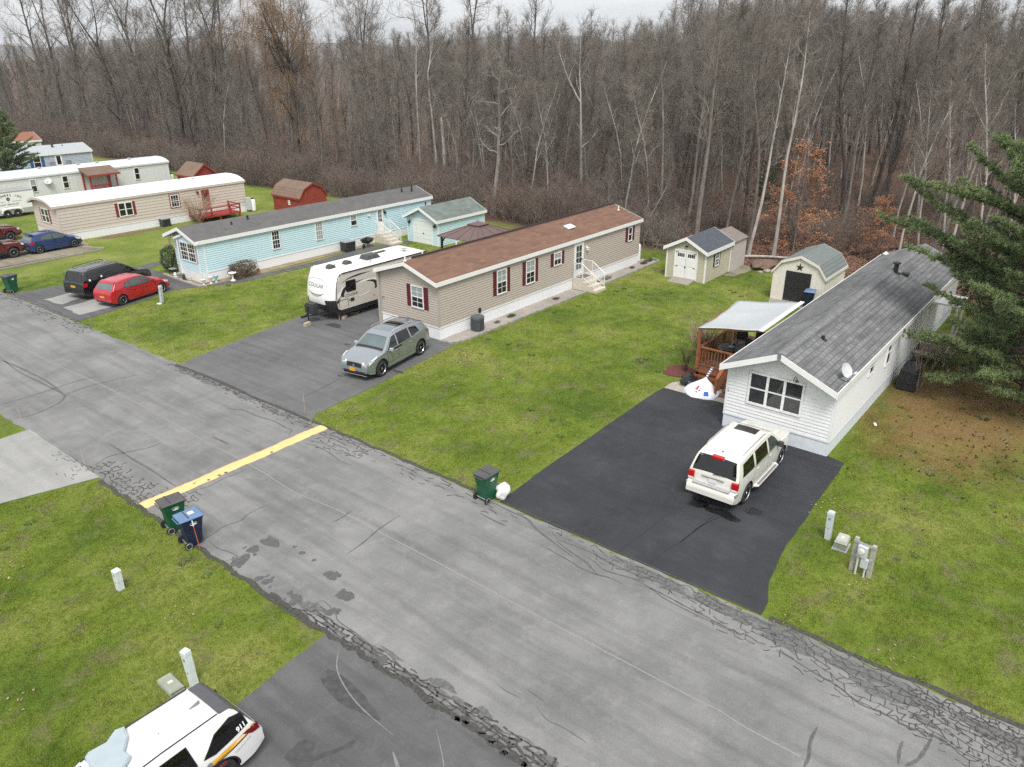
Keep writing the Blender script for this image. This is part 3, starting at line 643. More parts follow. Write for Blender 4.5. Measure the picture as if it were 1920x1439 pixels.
mtr = MB(); S.box(mtr, 2.98, 3.1, .72, .98, .02, .12); mtr.build('disconnect_box', BLACKPL, h.root)
pl = MB(); pl.box(-.12, -.14, 0, .02, 0, 3.0); pl.build('downspout', mat('taupe_trim', (0, 0, 0)), h.root, loc=(0.0, TW+.16, 0))
steps('entry_steps', 'cream precast steps with white handrails below the taupe home door', (38.3, TY-.03, 0), 0, 1.15, 1.75, .76, 4, CONCB, 'precast entry steps', landing=.75)
mt = MB(); mt.box(38.42, TY-.72, .762, 39.3, TY-.2, .785); tag(mt.build('door_mat', mat('rubber_mat', (.03, .03, .03), .9)), 'black slatted rubber mat on the cream precast landing', 'door mat')
# gravel bed with timber edging along the long wall
bed = sheet('gravel_bed', [(26.5, 24.95), (37.9, 24.85), (38.2, 24.9), (38.2, 25.86), (26.5, 25.86)], asphalt('bed_gravel', (.26, .235, .2), (.40, .37, .33), .3, 0, 22), 0.02, 0.03); bed['kind'] = 'stuff'
bed2 = sheet('gravel_bed', [(39.5, 24.9), (47.6, 25.0), (47.8, 25.9), (47.3, 26.2), (46.4, 25.86), (39.5, 25.86)], bpy.data.materials['bed_gravel'], 0.02, 0.03); bed2['kind'] = 'stuff'
EDGEM = mat('edging_stone', (.30, .28, .255), .9, var=.3, scale=5)
def edging(pts, name, label, w=.11, hgt=.12, seed=1):
    b = MB(); r = random.Random(seed)
    for (x0, y0), (x1, y1) in zip(pts, pts[1:]):
        Ln = math.hypot(x1-x0, y1-y0); k = max(1, int(Ln/.62)); a = math.atan2(y1-y0, x1-x0)
        for i in range(k):
            t = (i+.5)/k; b.obox((x0+(x1-x0)*t+r.uniform(-.012, .012), y0+(y1-y0)*t+r.uniform(-.012, .012), hgt/2-.01+r.uniform(-.015, .01)), (Ln/k-.02, w, hgt), a+r.uniform(-.02, .02))
    return tag(b.build(name, EDGEM, bevel=.012), label, 'edging')
edging([(26.3, 25.75), (26.55, 24.95), (27.6, 24.8), (38.2, 24.72)], 'stone_edging', 'grey stone edging between the lawn and the gravel bed by the maroon shuttered windows', seed=2)
edging([(39.55, 24.8), (47.7, 24.9), (47.9, 25.6)], 'stone_edging', 'grey stone edging of the gravel bed behind the cream precast steps', seed=4)

# ---- white home with grey roof
WX, WY_, WL, WW = 26.35, 6.4, 21.0, 4.05
h = building('mobile_home', 'white mobile home with streaked grey shingle roof beside the black driveway', 'mobile home', (WX, WY_, 0), WL, WW, gable(WW, 2.74, 3.62), 0.62, WHITE_SID, SH_GREY, [BLUE_SKIRT], group='mobile homes', lap=.135, ohf=.55, fascia=.19)
S, F = h.S, h.F; white_home = h
window(h.root, F, 7.6-WY_, 9.52-WY_, 1.36, 2.52, 1, 2, wide=3, trim=.08, frame=mat('white_frame', (.8, .8, .79), .5), glassm=glass('front_glass', (.035, .038, .04)))
for a, b, z0, z1 in ((30.35, 30.9, 1.92, 2.55), (32.95, 33.5, 1.5, 2.56), (36.1, 36.55, 1.93, 2.5)): window(h.root, S, a-WX, b-WX, z0, z1, 1, 2, trim=.05)
rc = MB(); rc.extr([(-.5, WW/2-.17, 3.655), (-.5, WW/2, 3.735), (-.5, WW/2+.17, 3.655), (-.5, WW/2, 3.70)], (WL+.5, 0, 0)); rc.build('ridge_cap', mat('ridge_grey', (.17, .172, .175), .9, var=.3, scale=8), h.roof)
pipe(h.roof, 2.6, WW/2-.5, 3.46, .16, .07, m=BLACKPL); pipe(h.roof, 14.1, WW/2-.2, 3.58, .45, .11, True); pipe(h.roof, 20.7, WW-.2, 2.95, .1, .08, m=WHITE)
sv = MB(); sv.box(14.3, WW/2-.75, 3.4, 14.65, WW/2-.4, 3.55); sv.build('roof_vent', BLACKPL, h.roof)
cap = MB(); cap.box(-.60, WW/2-.06, 3.5, -.535, WW/2+.06, 3.735); cap.build('ridge_end_cap', mat('slate_cap', (.16, .18, .2), .5), h.roof)
nb = place(text_mb('5', 0.19), frameM(F.p(10.37-WY_, 1.58, .025), (0, -1, 0), (-1, 0, 0))); nb.build('house_number', GALV, h.root)
gn = MB(); gn.tube(bez([F.p(7.98-WY_, 2.62, .02), F.p(7.9-WY_, 2.82, .16), F.p(7.82-WY_, 2.86, .26), F.p(7.76-WY_, 2.78, .32)], 5), .012, 6)
gn.lathe([(.012, .06), (.035, .03), (.075, -.03), (.07, -.032)], F.p(7.76-WY_, 2.75, .32), 12); gn.build('gooseneck_lamp', BLACKPL, h.root, smooth=50)
# satellite dish on the front corner of the roof
def dish(name, label, loc, rz, s=1.0, tilt=35, parent=None, foot=0.0):
    t = thing(name, label, 'satellite dish', loc, rz) if not parent else None
    par = t or parent
    M = Matrix.Translation((0, 0, .42*s)) @ Matrix.Rotation(R(90-tilt), 4, 'Y')
    b = MB(); b.lathe([(.01, -.055), (.16*s, -.042), (.27*s, -.015), (.345*s, .022), (.35*s, .03), (.27*s, -.004), (.16*s, -.03), (.01, -.043)], n=22, M=M); b.build('reflector', mat('dish_grey', (.52, .54, .53), .5, var=.1, dirt=.2), par, smooth=40)
    a = MB(); a.tube([(0, 0, foot), (-.02, 0, .2*s), (-.03, 0, .40*s)], .022, 7); a.tube([M @ Vector((.33*s, 0, 0)), M @ Vector((.2*s, 0, .34*s))], .015, 6); a.obox(M @ Vector((.2*s, 0, .38*s)), (.09*s, .22*s, .1*s), 0, 0, ry=R(50)); a.box(-.1, -.09, foot, .1, .09, foot+.02)
    a.build('feed_arm', mat('dish_arm', (.55, .56, .56), .45), par)
    return t
dish('satellite_dish', 'pale grey satellite dish on the roof edge above white lap siding', (27.0, 6.42, 2.86), R(252), .80, 30)
# white stairs, porch cover and the covered grill further along the long wall
cv = MB(); cv.box(40.3, 5.1, 2.42, 42.2, 6.36, 2.50)
for x, y in ((40.4, 5.2), (42.1, 5.2)): cv.box(x-.05, y-.05, 0, x+.05, y+.05, 2.42)
aw = thing('porch_awning', 'white awning on posts against the far side wall under the pine', 'awning', (0, 0, 0))
cv.build('cover', WHITE, aw)
st = thing('wooden_steps', 'pale wooden steps with slatted rails under the white awning', 'steps', (38.9, 6.35, 0))
b = MB()
for i in range(4): b.box(.35*i-.9, -1.35, .62-.16*i-.04, .35*i-.5, -.05, .62-.16*i)
b.box(.5, -1.4, .0, 2.6, -.05, .7); b.build('tread', mat('pale_timber', (.52, .45, .36), .8, var=.15), st)
b = MB()
for i in range(12): b.box(-.9+.32*i-.04, -1.44, max(0, .2-.0*i), -.9+.32*i+.05, -1.41, (.9 if i < 4 else 1.5)+.05*i*(i < 4))
b.add([(-1.0, -1.46, .85), (.5, -1.46, 1.45), (.5, -1.40, 1.45), (-1.0, -1.40, .85), (-1.0, -1.46, .93), (.5, -1.46, 1.53), (.5, -1.40, 1.53), (-1.0, -1.40, .93)], [(0,3,2,1),(4,5,6,7),(0,1,5,4),(1,2,6,5),(2,3,7,6),(3,0,4,7)])
b.box(.5, -1.46, 1.45, 2.7, -1.40, 1.53); b.build('railing', mat('pale_timber', (0, 0, 0)), st)

# ---- aqua home with charcoal roof
BX, BY, BL, BW = 25.05, 44.9, 20.4, 3.5
h = building('mobile_home', 'aqua blue mobile home with a long charcoal shingle roof', 'mobile home', (BX, BY, 0), BL, BW, gable(BW, 2.66, 3.28), 0.66, AQUA, SH_CHAR, [WHITE_SKIRT], group='mobile homes', lap=.135, ohf=.62, fascia=.17)
S, F = h.S, h.F
window(h.root, S, 30.1-BX, 30.64-BX, 1.2, 2.36, 3, 4); window(h.root, S, 33.76-BX, 34.3-BX, 1.18, 2.38, 3, 4, blind='full')
window(h.root, S, 36.98-BX, 37.5-BX, 1.66, 2.38, 1, 2, blind=True); window(h.root, S, 44.7-BX, 44.92-BX, 2.05, 2.32, 1, 1, 1, trim=.02)
door(h.root, S, 39.6-BX, 40.1-BX, .76, 2.44, WHITE, cols=3, rows=3, gz=(.45, .95)); lamp(h.root, S, 40.32-BX, 2.2)
vt = MB(); S.box(vt, 38.6-BX, 38.85-BX, 2.1, 2.2, 0, .12); vt.build('dryer_vent', WHITE, h.root)
bay = MB(); FB = Fr((-.4, 0, 0), (0, 1, 0), (-1, 0, 0)); BSd = Fr((-.4, 0, 0), (1, 0, 0), (0, -1, 0)); BTd = Fr((-.4, 2.35, 0), (1, 0, 0), (0, 1, 0))
bp = [(0, 2.52), (1.17, 2.9), (2.35, 2.52)]
laps(bay, FB, 0, 2.35, .66, 2.9, .12, prof=bp); laps(bay, BSd, 0, .4, .66, 2.52, .12); laps(bay, BTd, 0, .4, .66, 2.52, .12); bay.build('front_bay', AQUA, h.root)
bt = MB()
for u0, u1 in ((-.03, .1), (2.25, 2.38)): FB.box(bt, u0, u1, .0, 2.6, .0, .04)
FB.box(bt, -.03, 2.38, .0, .66, -.05, .012); BSd.box(bt, 0, .4, 0, .66, -.05, .012)
for (ya, za), (yb, zb) in (((-.2, 2.49), (1.17, 2.95)), ((1.17, 2.95), (2.55, 2.49))): bt.extr([(-.52, ya, za), (-.52, yb, zb), (-.52, yb, zb+.15), (-.52, ya, za+.15)], (.13, 0, 0))
bt.build('bay_trim', WHITE, h.root)
window(h.root, FB, .3, 1.95, 1.3, 2.4, 3, 4, wide=2, shut=GREYSH, shw=.2, trim=.05)
stw = MB(); F.box(stw, 2.75, 2.93, 2.05, 2.35, .01, .03); stw.build('wall_star', BLACKPL, h.root)
for x, y, z, c in ((2.8, 1.0, 3.03, 0), (4.2, 1.25, 3.12, 1), (18.4, 1.2, 3.1, 1), (19.3, 1.0, 3.02, 1), (19.8, 1.5, 3.2, 0)): pipe(h.roof, x, y, z, .25, .06, c, m=BLACKPL)
steps('entry_steps', 'concrete steps with white handrails by the aqua home and garage', (39.2, BY-.03, 0), R(0), 1.1, 1.9, .74, 4, CONCB, 'precast entry steps', landing=.7)
# ---- beige home with white arched roof
EX, EY, EL, EW = 24.15, 63.55, 16.2, 4.3
h = building('mobile_home', 'beige mobile home with white arched roof and red door', 'mobile home', (EX, EY, 0), EL, EW, arch(EW, 2.72, 3.12), 0.66, BEIGE, WHITE_ROOF, [WHITE_SKIRT, None, BEIGE], BEIGE, group='mobile homes', lap=.24, ohf=.35, ohs=.05, fascia=.12)
S, F = h.S, h.F; beige = h
RSH = mat('red_shutter', (.22, .02, .02), .5, var=.12)
window(h.root, S, 28.8-EX, 29.85-EX, 1.32, 2.3, 1, 2, wide=2, shut=RSH, shw=.22); window(h.root, F, 1.65, 2.85, 1.33, 2.3, 1, 2, wide=2, shut=RSH, shw=.2)
window(h.root, S, 33.25-EX, 33.9-EX, 1.42, 2.34, 3, 3, frame=WHITE); b = MB(); S.box(b, 33.1-EX, 34.05-EX, 1.28, 2.46, .0, .03); b.build('window_casing', RSH, h.root)
door(h.root, S, 36.15-EX, 36.72-EX, .7, 2.36, mat('red_door', (.32, .03, .02), .5, var=.1), trimm=RSH, cols=2, rows=3, gz=(.55, .9)); lamp(h.root, S, 35.7-EX, 2.35)
for x, y, z in ((11.2, 2.0, 3.15), (12.3, 1.6, 3.15)): pipe(h.roof, x, y, z, .16, .1, m=GALV)
dk = thing('red_deck', 'low red painted deck with railings below the red door', 'deck', (34.6, EY-.05, 0))
b = MB(); b.box(0, -1.9, .38, 3.9, 0, .5)
for x in (.1, 1.9, 3.8): b.box(x-.05, -1.85, 0, x+.05, -1.75, .38)
b.build('deck_floor', REDP, dk)
b = MB()
for x, y in ((.05, -1.85), (1.1, -1.85), (2.9, -1.85), (3.85, -1.85), (3.85, -.1), (.05, -.1)): b.box(x-.05, y-.05, .5, x+.05, y+.05, 1.25)
for x0, x1 in ((.05, 1.1), (2.9, 3.85), (1.1, 2.9)): b.box(x0, -1.88, 1.12, x1, -1.82, 1.21 if x0 != 1.1 else 1.2); b.box(x0, -1.88, .8, x1, -1.82, .88 if x0 != 1.1 else .87)
b.box(3.82, -1.8, 1.12, 3.88, -.15, 1.21); b.box(3.82, -1.8, .8, 3.88, -.15, .88); b.box(.02, -1.8, 1.12, .08, -.15, 1.21); b.build('deck_railing', REDP, dk)
# ---- weathered white metal home
MX, MY, ML, MW = 20.0, 83.0, 23.8, 4.0
h = building('mobile_home', 'weathered white metal mobile home with a red porch', 'mobile home', (MX, MY, 0), ML, MW, arch(MW, 2.5, 2.85), 0.35, METALW, METAL_ROOF, [METALW], METALW, group='mobile homes', vertical=.42, ohs=.06, ohf=.05, fascia=.1)
S = h.S
for a in (29.8, 32.75, 40.0): window(h.root, S, a-MX, a+.45-MX, 1.1, 2.2, 1, 2, blind=(a < 30)); 
b = MB(); S.box(b, 0, ML, 2.16, 2.2, .0, .02); b.build('belt_trim', METALW, h.root)
for x in (11.5, 15.2, 17.1, 20.5): pipe(h.roof, x, 1.7, 2.82, .2, .11, True, m=GALV)
dt = MB(); 
dsh = dish('satellite_dish', 'grey satellite dish on the weathered white metal wall', (31.3, MY-.2, 1.55), R(240), 1.0, 30)
po = thing('porch', 'small red porch with tan shingle roof on the white metal home', 'porch', (34.6, MY-.02, 0))
b = MB(); b.box(0, -1.7, .1, 2.7, 0, .45); b.build('porch_floor', REDP, po)
b = MB()
for x, y in ((.05, -1.65), (1.8, -1.65), (2.65, -1.65), (.05, -.05), (2.65, -.05)): b.box(x-.06, y-.06, .45, x+.06, y+.06, 2.25)
b.build('post', REDP, po)
b = MB(); b.add([(-.25, -2.0, 2.2), (2.95, -2.0, 2.2), (2.95, 0, 2.75), (-.25, 0, 2.75), (-.25, -2.0, 2.28), (2.95, -2.0, 2.28), (2.95, 0, 2.83), (-.25, 0, 2.83)], [(0,3,2,1),(4,5,6,7),(1,2,6,5),(2,3,7,6),(3,0,4,7)]); b.build('porch_roof', SH_TANR, po)
b = MB(); b.box(-.28, -2.05, 2.12, 2.98, -2.0, 2.27); b.build('porch_fascia', REDP, po)
b = MB()
for i in range(14): b.box(.12+i*.12, -1.68, .5, .16+i*.12, -1.64, 1.2)
b.box(.05, -1.7, 1.2, 1.8, -1.62, 1.27); b.build('porch_railing', REDP, po)
# ---- grey blue home and the rust roof home beyond
GX, GY = 33.5, 100.0
h = building('mobile_home', 'grey blue mobile home with pale roof and bright blue shutters', 'mobile home', (GX, GY, 0), 9.9, 4.2, gable(4.2, 2.55, 3.25), .3, GREYV, SH_PALE, [WHITE_SKIRT], group='mobile homes', lap=.15, ohf=.2)
window(h.root, h.S, 36.8-GX, 37.5-GX, 1.15, 2.3, 1, 2, shut=BLUESH, shw=.36); door(h.root, h.S, 39.2-GX, 39.85-GX, .8, 2.35, WHITE, cols=1, rows=1, gz=(.3, .92))
pipe(h.roof, 6.2, 1.4, 3.0, .35, .1, True); pipe(h.roof, 7.4, 1.6, 3.05, .2, .08)
h = building('mobile_home', 'distant mobile home with rust red roof behind the grey blue one', 'mobile home', (33.0, 112.0, 0), 9.6, 4.2, gable(4.2, 3.0, 3.85), .3, mat('pale_wall', (.6, .6, .58), .6), SH_RED, [WHITE_SKIRT], group='mobile homes', lap=.15)
window(h.root, h.S, 7.9, 8.9, 1.6, 2.6, 1, 2, wide=2)
for x in (4.0, 6.0, 7.4): pipe(h.roof, x, 1.4, 3.55, .25, .1, m=SH_RED)

# ---- sheds and garage
h = building('garage', 'aqua blue garage with white overhead door and mottled green roof', 'garage', (41.3, 40.1, 0), 5.3, 3.3, gable(3.3, 1.95, 2.72), 0.0, AQUA, SH_GREEN, lap=.12, ohf=.35, ohs=.15)
b = MB()
for i in range(5): h.F.box(b, .65, 2.55, .02+i*.34, .345+i*.34, 0, .03)
b.build('garage_door', mat('garage_white', (.76, .78, .76), .5, var=.04), h.root, bevel=.01)
b = MB(); h.F.box(b, .55, .65, 0, 1.8, 0, .05); h.F.box(b, 2.55, 2.65, 0, 1.8, 0, .05); h.F.box(b, .55, 2.65, 1.72, 1.82, 0, .052); b.build('door_frame', WHITE, h.root)
b = MB(); h.F.box(b, 1.5, 1.58, .75, .85, .03, .06); b.build('handle', BLACKPL, h.root)
lamp(h.root, h.F, .3, 1.55); lamp(h.root, h.F, 3.0, 1.55)

h = building('garden_shed', 'tan garden shed with white double doors and slate blue roof', 'shed', (44.5, 19.97, 0), 3.75, 2.75, gable(2.75, 2.02, 2.72), 0.0, TANB, SH_SLATE, ohf=.22, ohs=.14, ohb=.1, vertical=.2, fascia=.16)
shed = h
d = MB(); h.F.box(d, .66, 1.36, .1, 1.82, 0, .04); h.F.box(d, 1.385, 2.08, .1, 1.82, 0, .04)
for u0, u1 in ((.66, 1.36), (1.385, 2.08)):
    for z0, z1 in ((.14, .82), (.9, 1.42)): h.F.box(d, u0+.1, u1-.1, z0, z1, .04, .05)
    h.F.box(d, u0, u1, 1.82, 1.86, 0, .03)
do = d.build('door', WHITE, h.root)
b = MB()
for u0 in (.76, 1.48):
    for k in range(4): h.F.box(b, u0+k*.125, u0+.1+k*.125, 1.5, 1.72, .03, .045)
b.build('pane', GLS, do)
b = MB()
for u in (.66, 1.9): h.F.box(b, u, u+.2, .84, .87, .05, .06); h.F.box(b, u, u+.2, 1.76, 1.79, .05, .06)
h.F.box(b, 1.34, 1.42, .8, .9, .05, .07); b.build('hinge', BLACKPL, do)
t = MB(); h.F.box(t, .56, .66, .08, 1.92, 0, .05); h.F.box(t, 2.08, 2.18, .08, 1.92, 0, .05); h.F.box(t, .56, 2.18, 1.86, 1.96, 0, .052); t.build('door_frame', WHITE, h.root)
ln = MB(); h.F.box(ln, 1.3, 1.45, 2.16, 2.24, .02, .14); ln.build('wall_lamp', BLACKPL, h.root)
window(h.root, h.S, 1.32, 1.82, .9, 1.72, 2, 4, shut=BLACKP, shw=.14, trim=.05)
b = MB(); b.box(-1.0, .62, .0, 0, 2.1, .03); b.v = b.v[:4]+[(x, y, .02 if x < -.5 else .14) for x, y, z in b.v[4:]]; b.build('ramp', WOODN, h.root)
b = MB()
for y in (.3, 1.35, 2.4): b.box(.05, y-.06, -.0, 3.7, y+.06, .09)
b.build('skid', BLACKPL, h.root)
h2 = building('lean_to', 'pale grey lean-to joined behind the tan garden shed', 'shed', (48.28, 19.85, 0), 2.15, 2.5, [(0, 1.95), (1.25, 2.45), (2.5, 1.95)], 0.0, mat('pale_taupe_board', (.48, .44, .41), .7, var=.05, dirt=.1), mat('brown_rolled_roof', (.20, .17, .15), .8, var=.2), vertical=.6, ohf=.0, ohs=.08, ohb=.08, fascia=.0, corner=False)
h = building('barn_shed', 'cream gambrel barn shed with black door and black star', 'shed', (44.1, 12.5, 0), 3.7, 2.98, [(0, 1.76), (.42, 2.32), (1.49, 2.74), (2.56, 2.32), (2.98, 1.76)], 0.0, CREAM, shingle('sage_shingle', (.19, .215, .205), (.145, .165, .158), (.07, .078, .075), 'X', .33, .14, mort=.018), mtrim=CREAM, vertical=.4, ohs=.08, ohf=.1, fascia=.1)
d = MB(); h.F.box(d, .78, 2.24, .08, 1.84, 0, .035); h.F.box(d, 1.5, 1.53, .08, 1.84, .035, .037); h.F.box(d, .78, 2.24, .9, .96, .035, .05); d.build('door', BLACKP, h.root)
sp = MB(); star = []
for i in range(10): a = R(90+36*i); r_ = .25 if i % 2 == 0 else .10; star.append(h.F.p(1.5+r_*math.cos(a), 2.13+r_*math.sin(a), .02))
c0 = h.F.p(1.5, 2.13, .06); o = len(sp.v); sp.add(star+[c0], [(i, (i+1) % 10, 10) for i in range(10)]); sp.build('barn_star', BLACKP, h.root)
sheet('concrete_apron', [(43.3, 12.6), (44.08, 12.6), (44.08, 15.45), (42.9, 15.2)], WOODN, .02, .04)
h = building('barn_shed', 'brick red gambrel barn with brown roof behind the aqua home', 'shed', (43.4, 58.2, 0), 4.0, 2.9, [(0, 1.5), (.45, 2.15), (1.45, 2.6), (2.45, 2.15), (2.9, 1.5)], 0.0, REDB, SH_TANR, mtrim=REDB, vertical=.4, ohs=.1, ohf=.1, rz=0, fascia=.08)
# its ridge runs along the road: turn it and set the road-facing corner
h.root.location = (45.3, 58.2, 0); h.root.rotation_euler = (0, 0, R(90))
b = MB(); h.T.box(b, 1.5, 1.8, .7, 1.15, .0, .03); b.build('notice_board', WHITE, h.root)
b = place(text_mb('NO', .13), frameM(h.T.p(1.65, 1.03, .034), (-1, 0, 0), (0, 1, 0))); b2 = place(text_mb('DOGS', .1), frameM(h.T.p(1.65, .85, .034), (-1, 0, 0), (0, 1, 0))); b.add(b2.v, b2.f); b.build('notice_lettering', BLACKPL, h.root)
h = building('garden_shed', 'red shed with plain brown gable roof below the bare woods', 'shed', (44.6, 75.0, 0), 3.0, 2.6, gable(2.6, 1.9, 2.95), 0.0, mat('dark_red_boards', (.25, .025, .02), .7, var=.15), SH_TANR, mtrim=REDB, vertical=.5, ohs=.15, ohf=.15, rz=R(90), fascia=.1)
# ---- gazebo with brown metal roof
g = thing('gazebo', 'brown hardtop gazebo with a small upper cap between the homes', 'gazebo', (38.55, 33.75, 0))
def pyramid(mb, hx, hy, z0, z1, k=.0, th=.05):
    mb.add([(-hx, -hy, z0), (hx, -hy, z0), (hx, hy, z0), (-hx, hy, z0), (-k, -k, z1), (k, -k, z1), (k, k, z1), (-k, k, z1)], [(0,1,5,4),(1,2,6,5),(2,3,7,6),(3,0,4,7),(4,5,6,7),(0,3,2,1)])
    mb.box(-hx-.02, -hy-.02, z0-th, hx+.02, hy+.02, z0-.002)
PLUM = mat('plum_metal_roof', (.125, .082, .075), .5, var=.12, dirt=.1)
b = MB(); pyramid(b, 2.1, 1.75, 2.32, 2.95, .35); b.build('canopy', PLUM, g)
b = MB()
for sx, sy in ((-1, -1), (1, -1), (1, 1), (-1, 1)): b.tube([(sx*2.1, sy*1.75, 2.34), (sx*.35, sy*.35, 2.97)], .025, 5)
for t in (-.5, 0, .5):
    for s in (-1, 1): b.tube([(t*2.1*1.2, s*1.75, 2.335), (t*.35, s*.35, 2.965)], .016, 4); b.tube([(s*2.1, t*1.75*1.2, 2.335), (s*.35, t*.35, 2.965)], .016, 4)
b.build('canopy_rib', PLUM, g)
b = MB(); pyramid(b, .5, .5, 3.0, 3.17, .03); b.tube([(0, 0, 3.15), (0, 0, 3.28)], .03, 6); b.build('upper_cap', PLUM, g)
for sx, sy in ((-1, -1), (1, -1), (1, 1), (-1, 1)):
    b = MB(); b.box(sx*1.9-.06, sy*1.55-.06, 0, sx*1.9+.06, sy*1.55+.06, 2.28); b.tube([(sx*1.9, sy*1.55, 1.85), (sx*1.5, sy*1.55, 2.26)], .04, 4); b.tube([(sx*1.9, sy*1.55, 1.85), (sx*1.9, sy*1.2, 2.26)], .04, 4); b.build('post', mat('dark_bronze', (.02, .018, .017), .5), g)
# ---------------------------------------------------------------- vehicles
RUBBER = mat('tyre_rubber', (.018, .018, .019), .85, var=.2)
ALLOY = mat('alloy_rim', (.62, .63, .64), .25, .9, var=.05)
DARKRIM = mat('dark_rim', (.12, .12, .125), .3, .8, var=.1)
CHROME = mat('chrome', (.75, .76, .78), .12, 1.0, var=.03)
UNDER = mat('underbody', (.008, .008, .009), .9, var=.2)
CARGLASS = glass('car_glass', (.008, .010, .012), .02)
WINDSH = mat('windshield_glass', (.10, .135, .135), .04, 0, .15, 2.0, spec=.9)
PRIVACY = glass('privacy_glass', (.003, .003, .004), .03)
SIDEGLASS = mat('clear_side_glass', (.05, .07, .065), .04, 0, .2, 3.0, spec=.8)
PLATEG = mat('gold_plate', (.62, .33, .03), .5, var=.05)
PLATEW = mat('white_plate', (.66, .68, .70), .5, var=.05)
LENS = mat('clear_lens', (.72, .74, .75), .12, .0, var=.05, spec=.9)
TRIMGREY = mat('grey_plastic', (.20, .20, .205), .7, var=.1)
SEAMD = mat('panel_gap', (.006, .006, .007), .9, var=.1)
def paint(name, col, metal=0.0, rough=.28):
    return mat(name, col, rough, metal, .04, 2.0, coat=.8, spec=.5)
def lerp_tab(tab, x):
    """piecewise smooth interpolation of (x, value) pairs"""
    if x <= tab[0][0]: return tab[0][1]
    for (a, u), (b, v) in zip(tab, tab[1:]):
        if x <= b:
            t = (x-a)/(b-a) if b > a else 0
            return u+(v-u)*t
    return tab[-1][1]
class Car:
    """body swept along its length; x points forward, origin on the ground under its middle"""
    def __init__(s, name, label, loc, rz, sp, scale=1.0, cat='car', group=None):
        s.sp = sp; s.root = thing(name, label, cat, loc, rz, group)
        s.root.scale = scale if isinstance(scale, tuple) else (scale,)*3
        s.Lh = sp['L']/2; s.W = sp['W']/2
    def top(s, x): return lerp_tab(s.sp['top'], x)
    def belt(s, x): return lerp_tab(s.sp['belt'], x)
    def plan(s, x):
        """half width at the widest, narrowing to the ends"""
        t = abs(x)/s.Lh; f = s.sp.get('nose', .80) if x > 0 else s.sp.get('tail', .90)
        k = max(0, (t-.62)/.38)
        return s.W*(1-(1-f)*k**2.4)
    def low(s, x):
        z = s.sp.get('sill', .26)
        t = abs(x)/s.Lh
        z += max(0, (t-.86)/.14)**1.5*.12
        return z
    def Y(s, x, z):
        """half width of the side at height z"""
        w = s.plan(x); zb = min(s.belt(x), s.top(x)-.03); zt = s.top(x); zl = s.low(x)
        if z <= zb:
            t = (z-zl)/max(.05, zb-zl); return w*(.945+.055*math.sin(math.pi*min(1, max(0, .18+.62*t)))) - .012*max(0, t-.75)*4*.3
        t = (z-zb)/max(.04, s.sp['H']-zb); return w*.99-(w-s.sp['roofw']*w/s.W)*min(1, t)**1.15
    def stations(s):
        sp = s.sp; xs = set([round(-s.Lh+2*s.Lh*i/64, 4) for i in range(65)])
        for x, _ in sp['top']: xs.add(round(x, 4))
        for xw in sp['axles']:
            r = sp['arch']
            for k in range(-10, 11): xs.add(round(xw+r*math.sin(R(9*k)), 4))
            xs.add(round(xw-r-.012, 4)); xs.add(round(xw+r+.012, 4))
        out = []
        for x in sorted(x for x in xs if -s.Lh <= x <= s.Lh):
            if out and x-out[-1] < .007: continue
            out.append(x)
        return out
    def zlow(s, x):
        z = s.low(x)
        for xw in s.sp['axles']:
            d = abs(x-xw)
            if d < s.sp['arch']: z = max(z, s.sp['wr']+math.sqrt(s.sp['arch']**2-d*d))
        return z
    def body(s, m, cladding=None):
        xs = s.stations(); mb = MB(); rings = []
        for x in xs:
            zt = s.top(x); zl = min(s.zlow(x), zt-.04); zb = min(s.belt(x), zt-.03)
            zb = max(zb, zl+.01)
            pts = []
            cab = zt-zb > .12
            r = min(.075 if cab else .06, (zt-zl)*.4)
            zs = [zl+(zb-zl)*k/6 for k in range(7)]
            ze = max(zt-r-.01, zb+.006)
            zs += [zb+(ze-zb)*k/3 for k in range(1, 4)]
            ys = [s.Y(x, z) for z in zs]
            crown = s.sp.get('crown', .05)*(1 if cab else .8)
            ye = ys[-1]
            cur = list(zip(ys, zs))
            hr = zt-crown-ze if not cab else zt-crown*.5-ze
            hr = max(.008, hr)
            for k in range(1, 5):
                a = R(90*k/4); cur.append((ye-r*1.3*(1-math.cos(a)), ze+hr*math.sin(a)))
            y0, z0 = cur[-1]
            for k in range(1, 7):
                f = 1-k/6; cur.append((y0*f, z0+(zt-z0)*(1-f*f)))
            half = [(0.0, zl)]+[(ys[0]*.8, zl)]+cur
            ring = [Vector((x, -y, z)) for y, z in half]+[Vector((x, y, z)) for y, z in half[-2:0:-1]]
            rings.append(ring)
        n = len(rings[0])
        for rg in rings: mb.v.extend(tuple(p) for p in rg)
        for i in range(len(rings)-1):
            for j in range(n):
                mb.f.append((i*n+j, (i+1)*n+j, (i+1)*n+(j+1) % n, i*n+(j+1) % n))
                mb.m.append(1 if (j < 2 or j >= n-2) else (2 if (cladding and (j in (2, 3) or j in (n-4, n-3))) else 0))
        mb.f.append(tuple(range(n))[::-1]); mb.m.append(0); o = (len(rings)-1)*n; mb.f.append(tuple(range(o, o+n))); mb.m.append(0)
        s.bodyo = mb.build('body', [m, UNDER, cladding or m], s.root, smooth=32)
        return s.bodyo
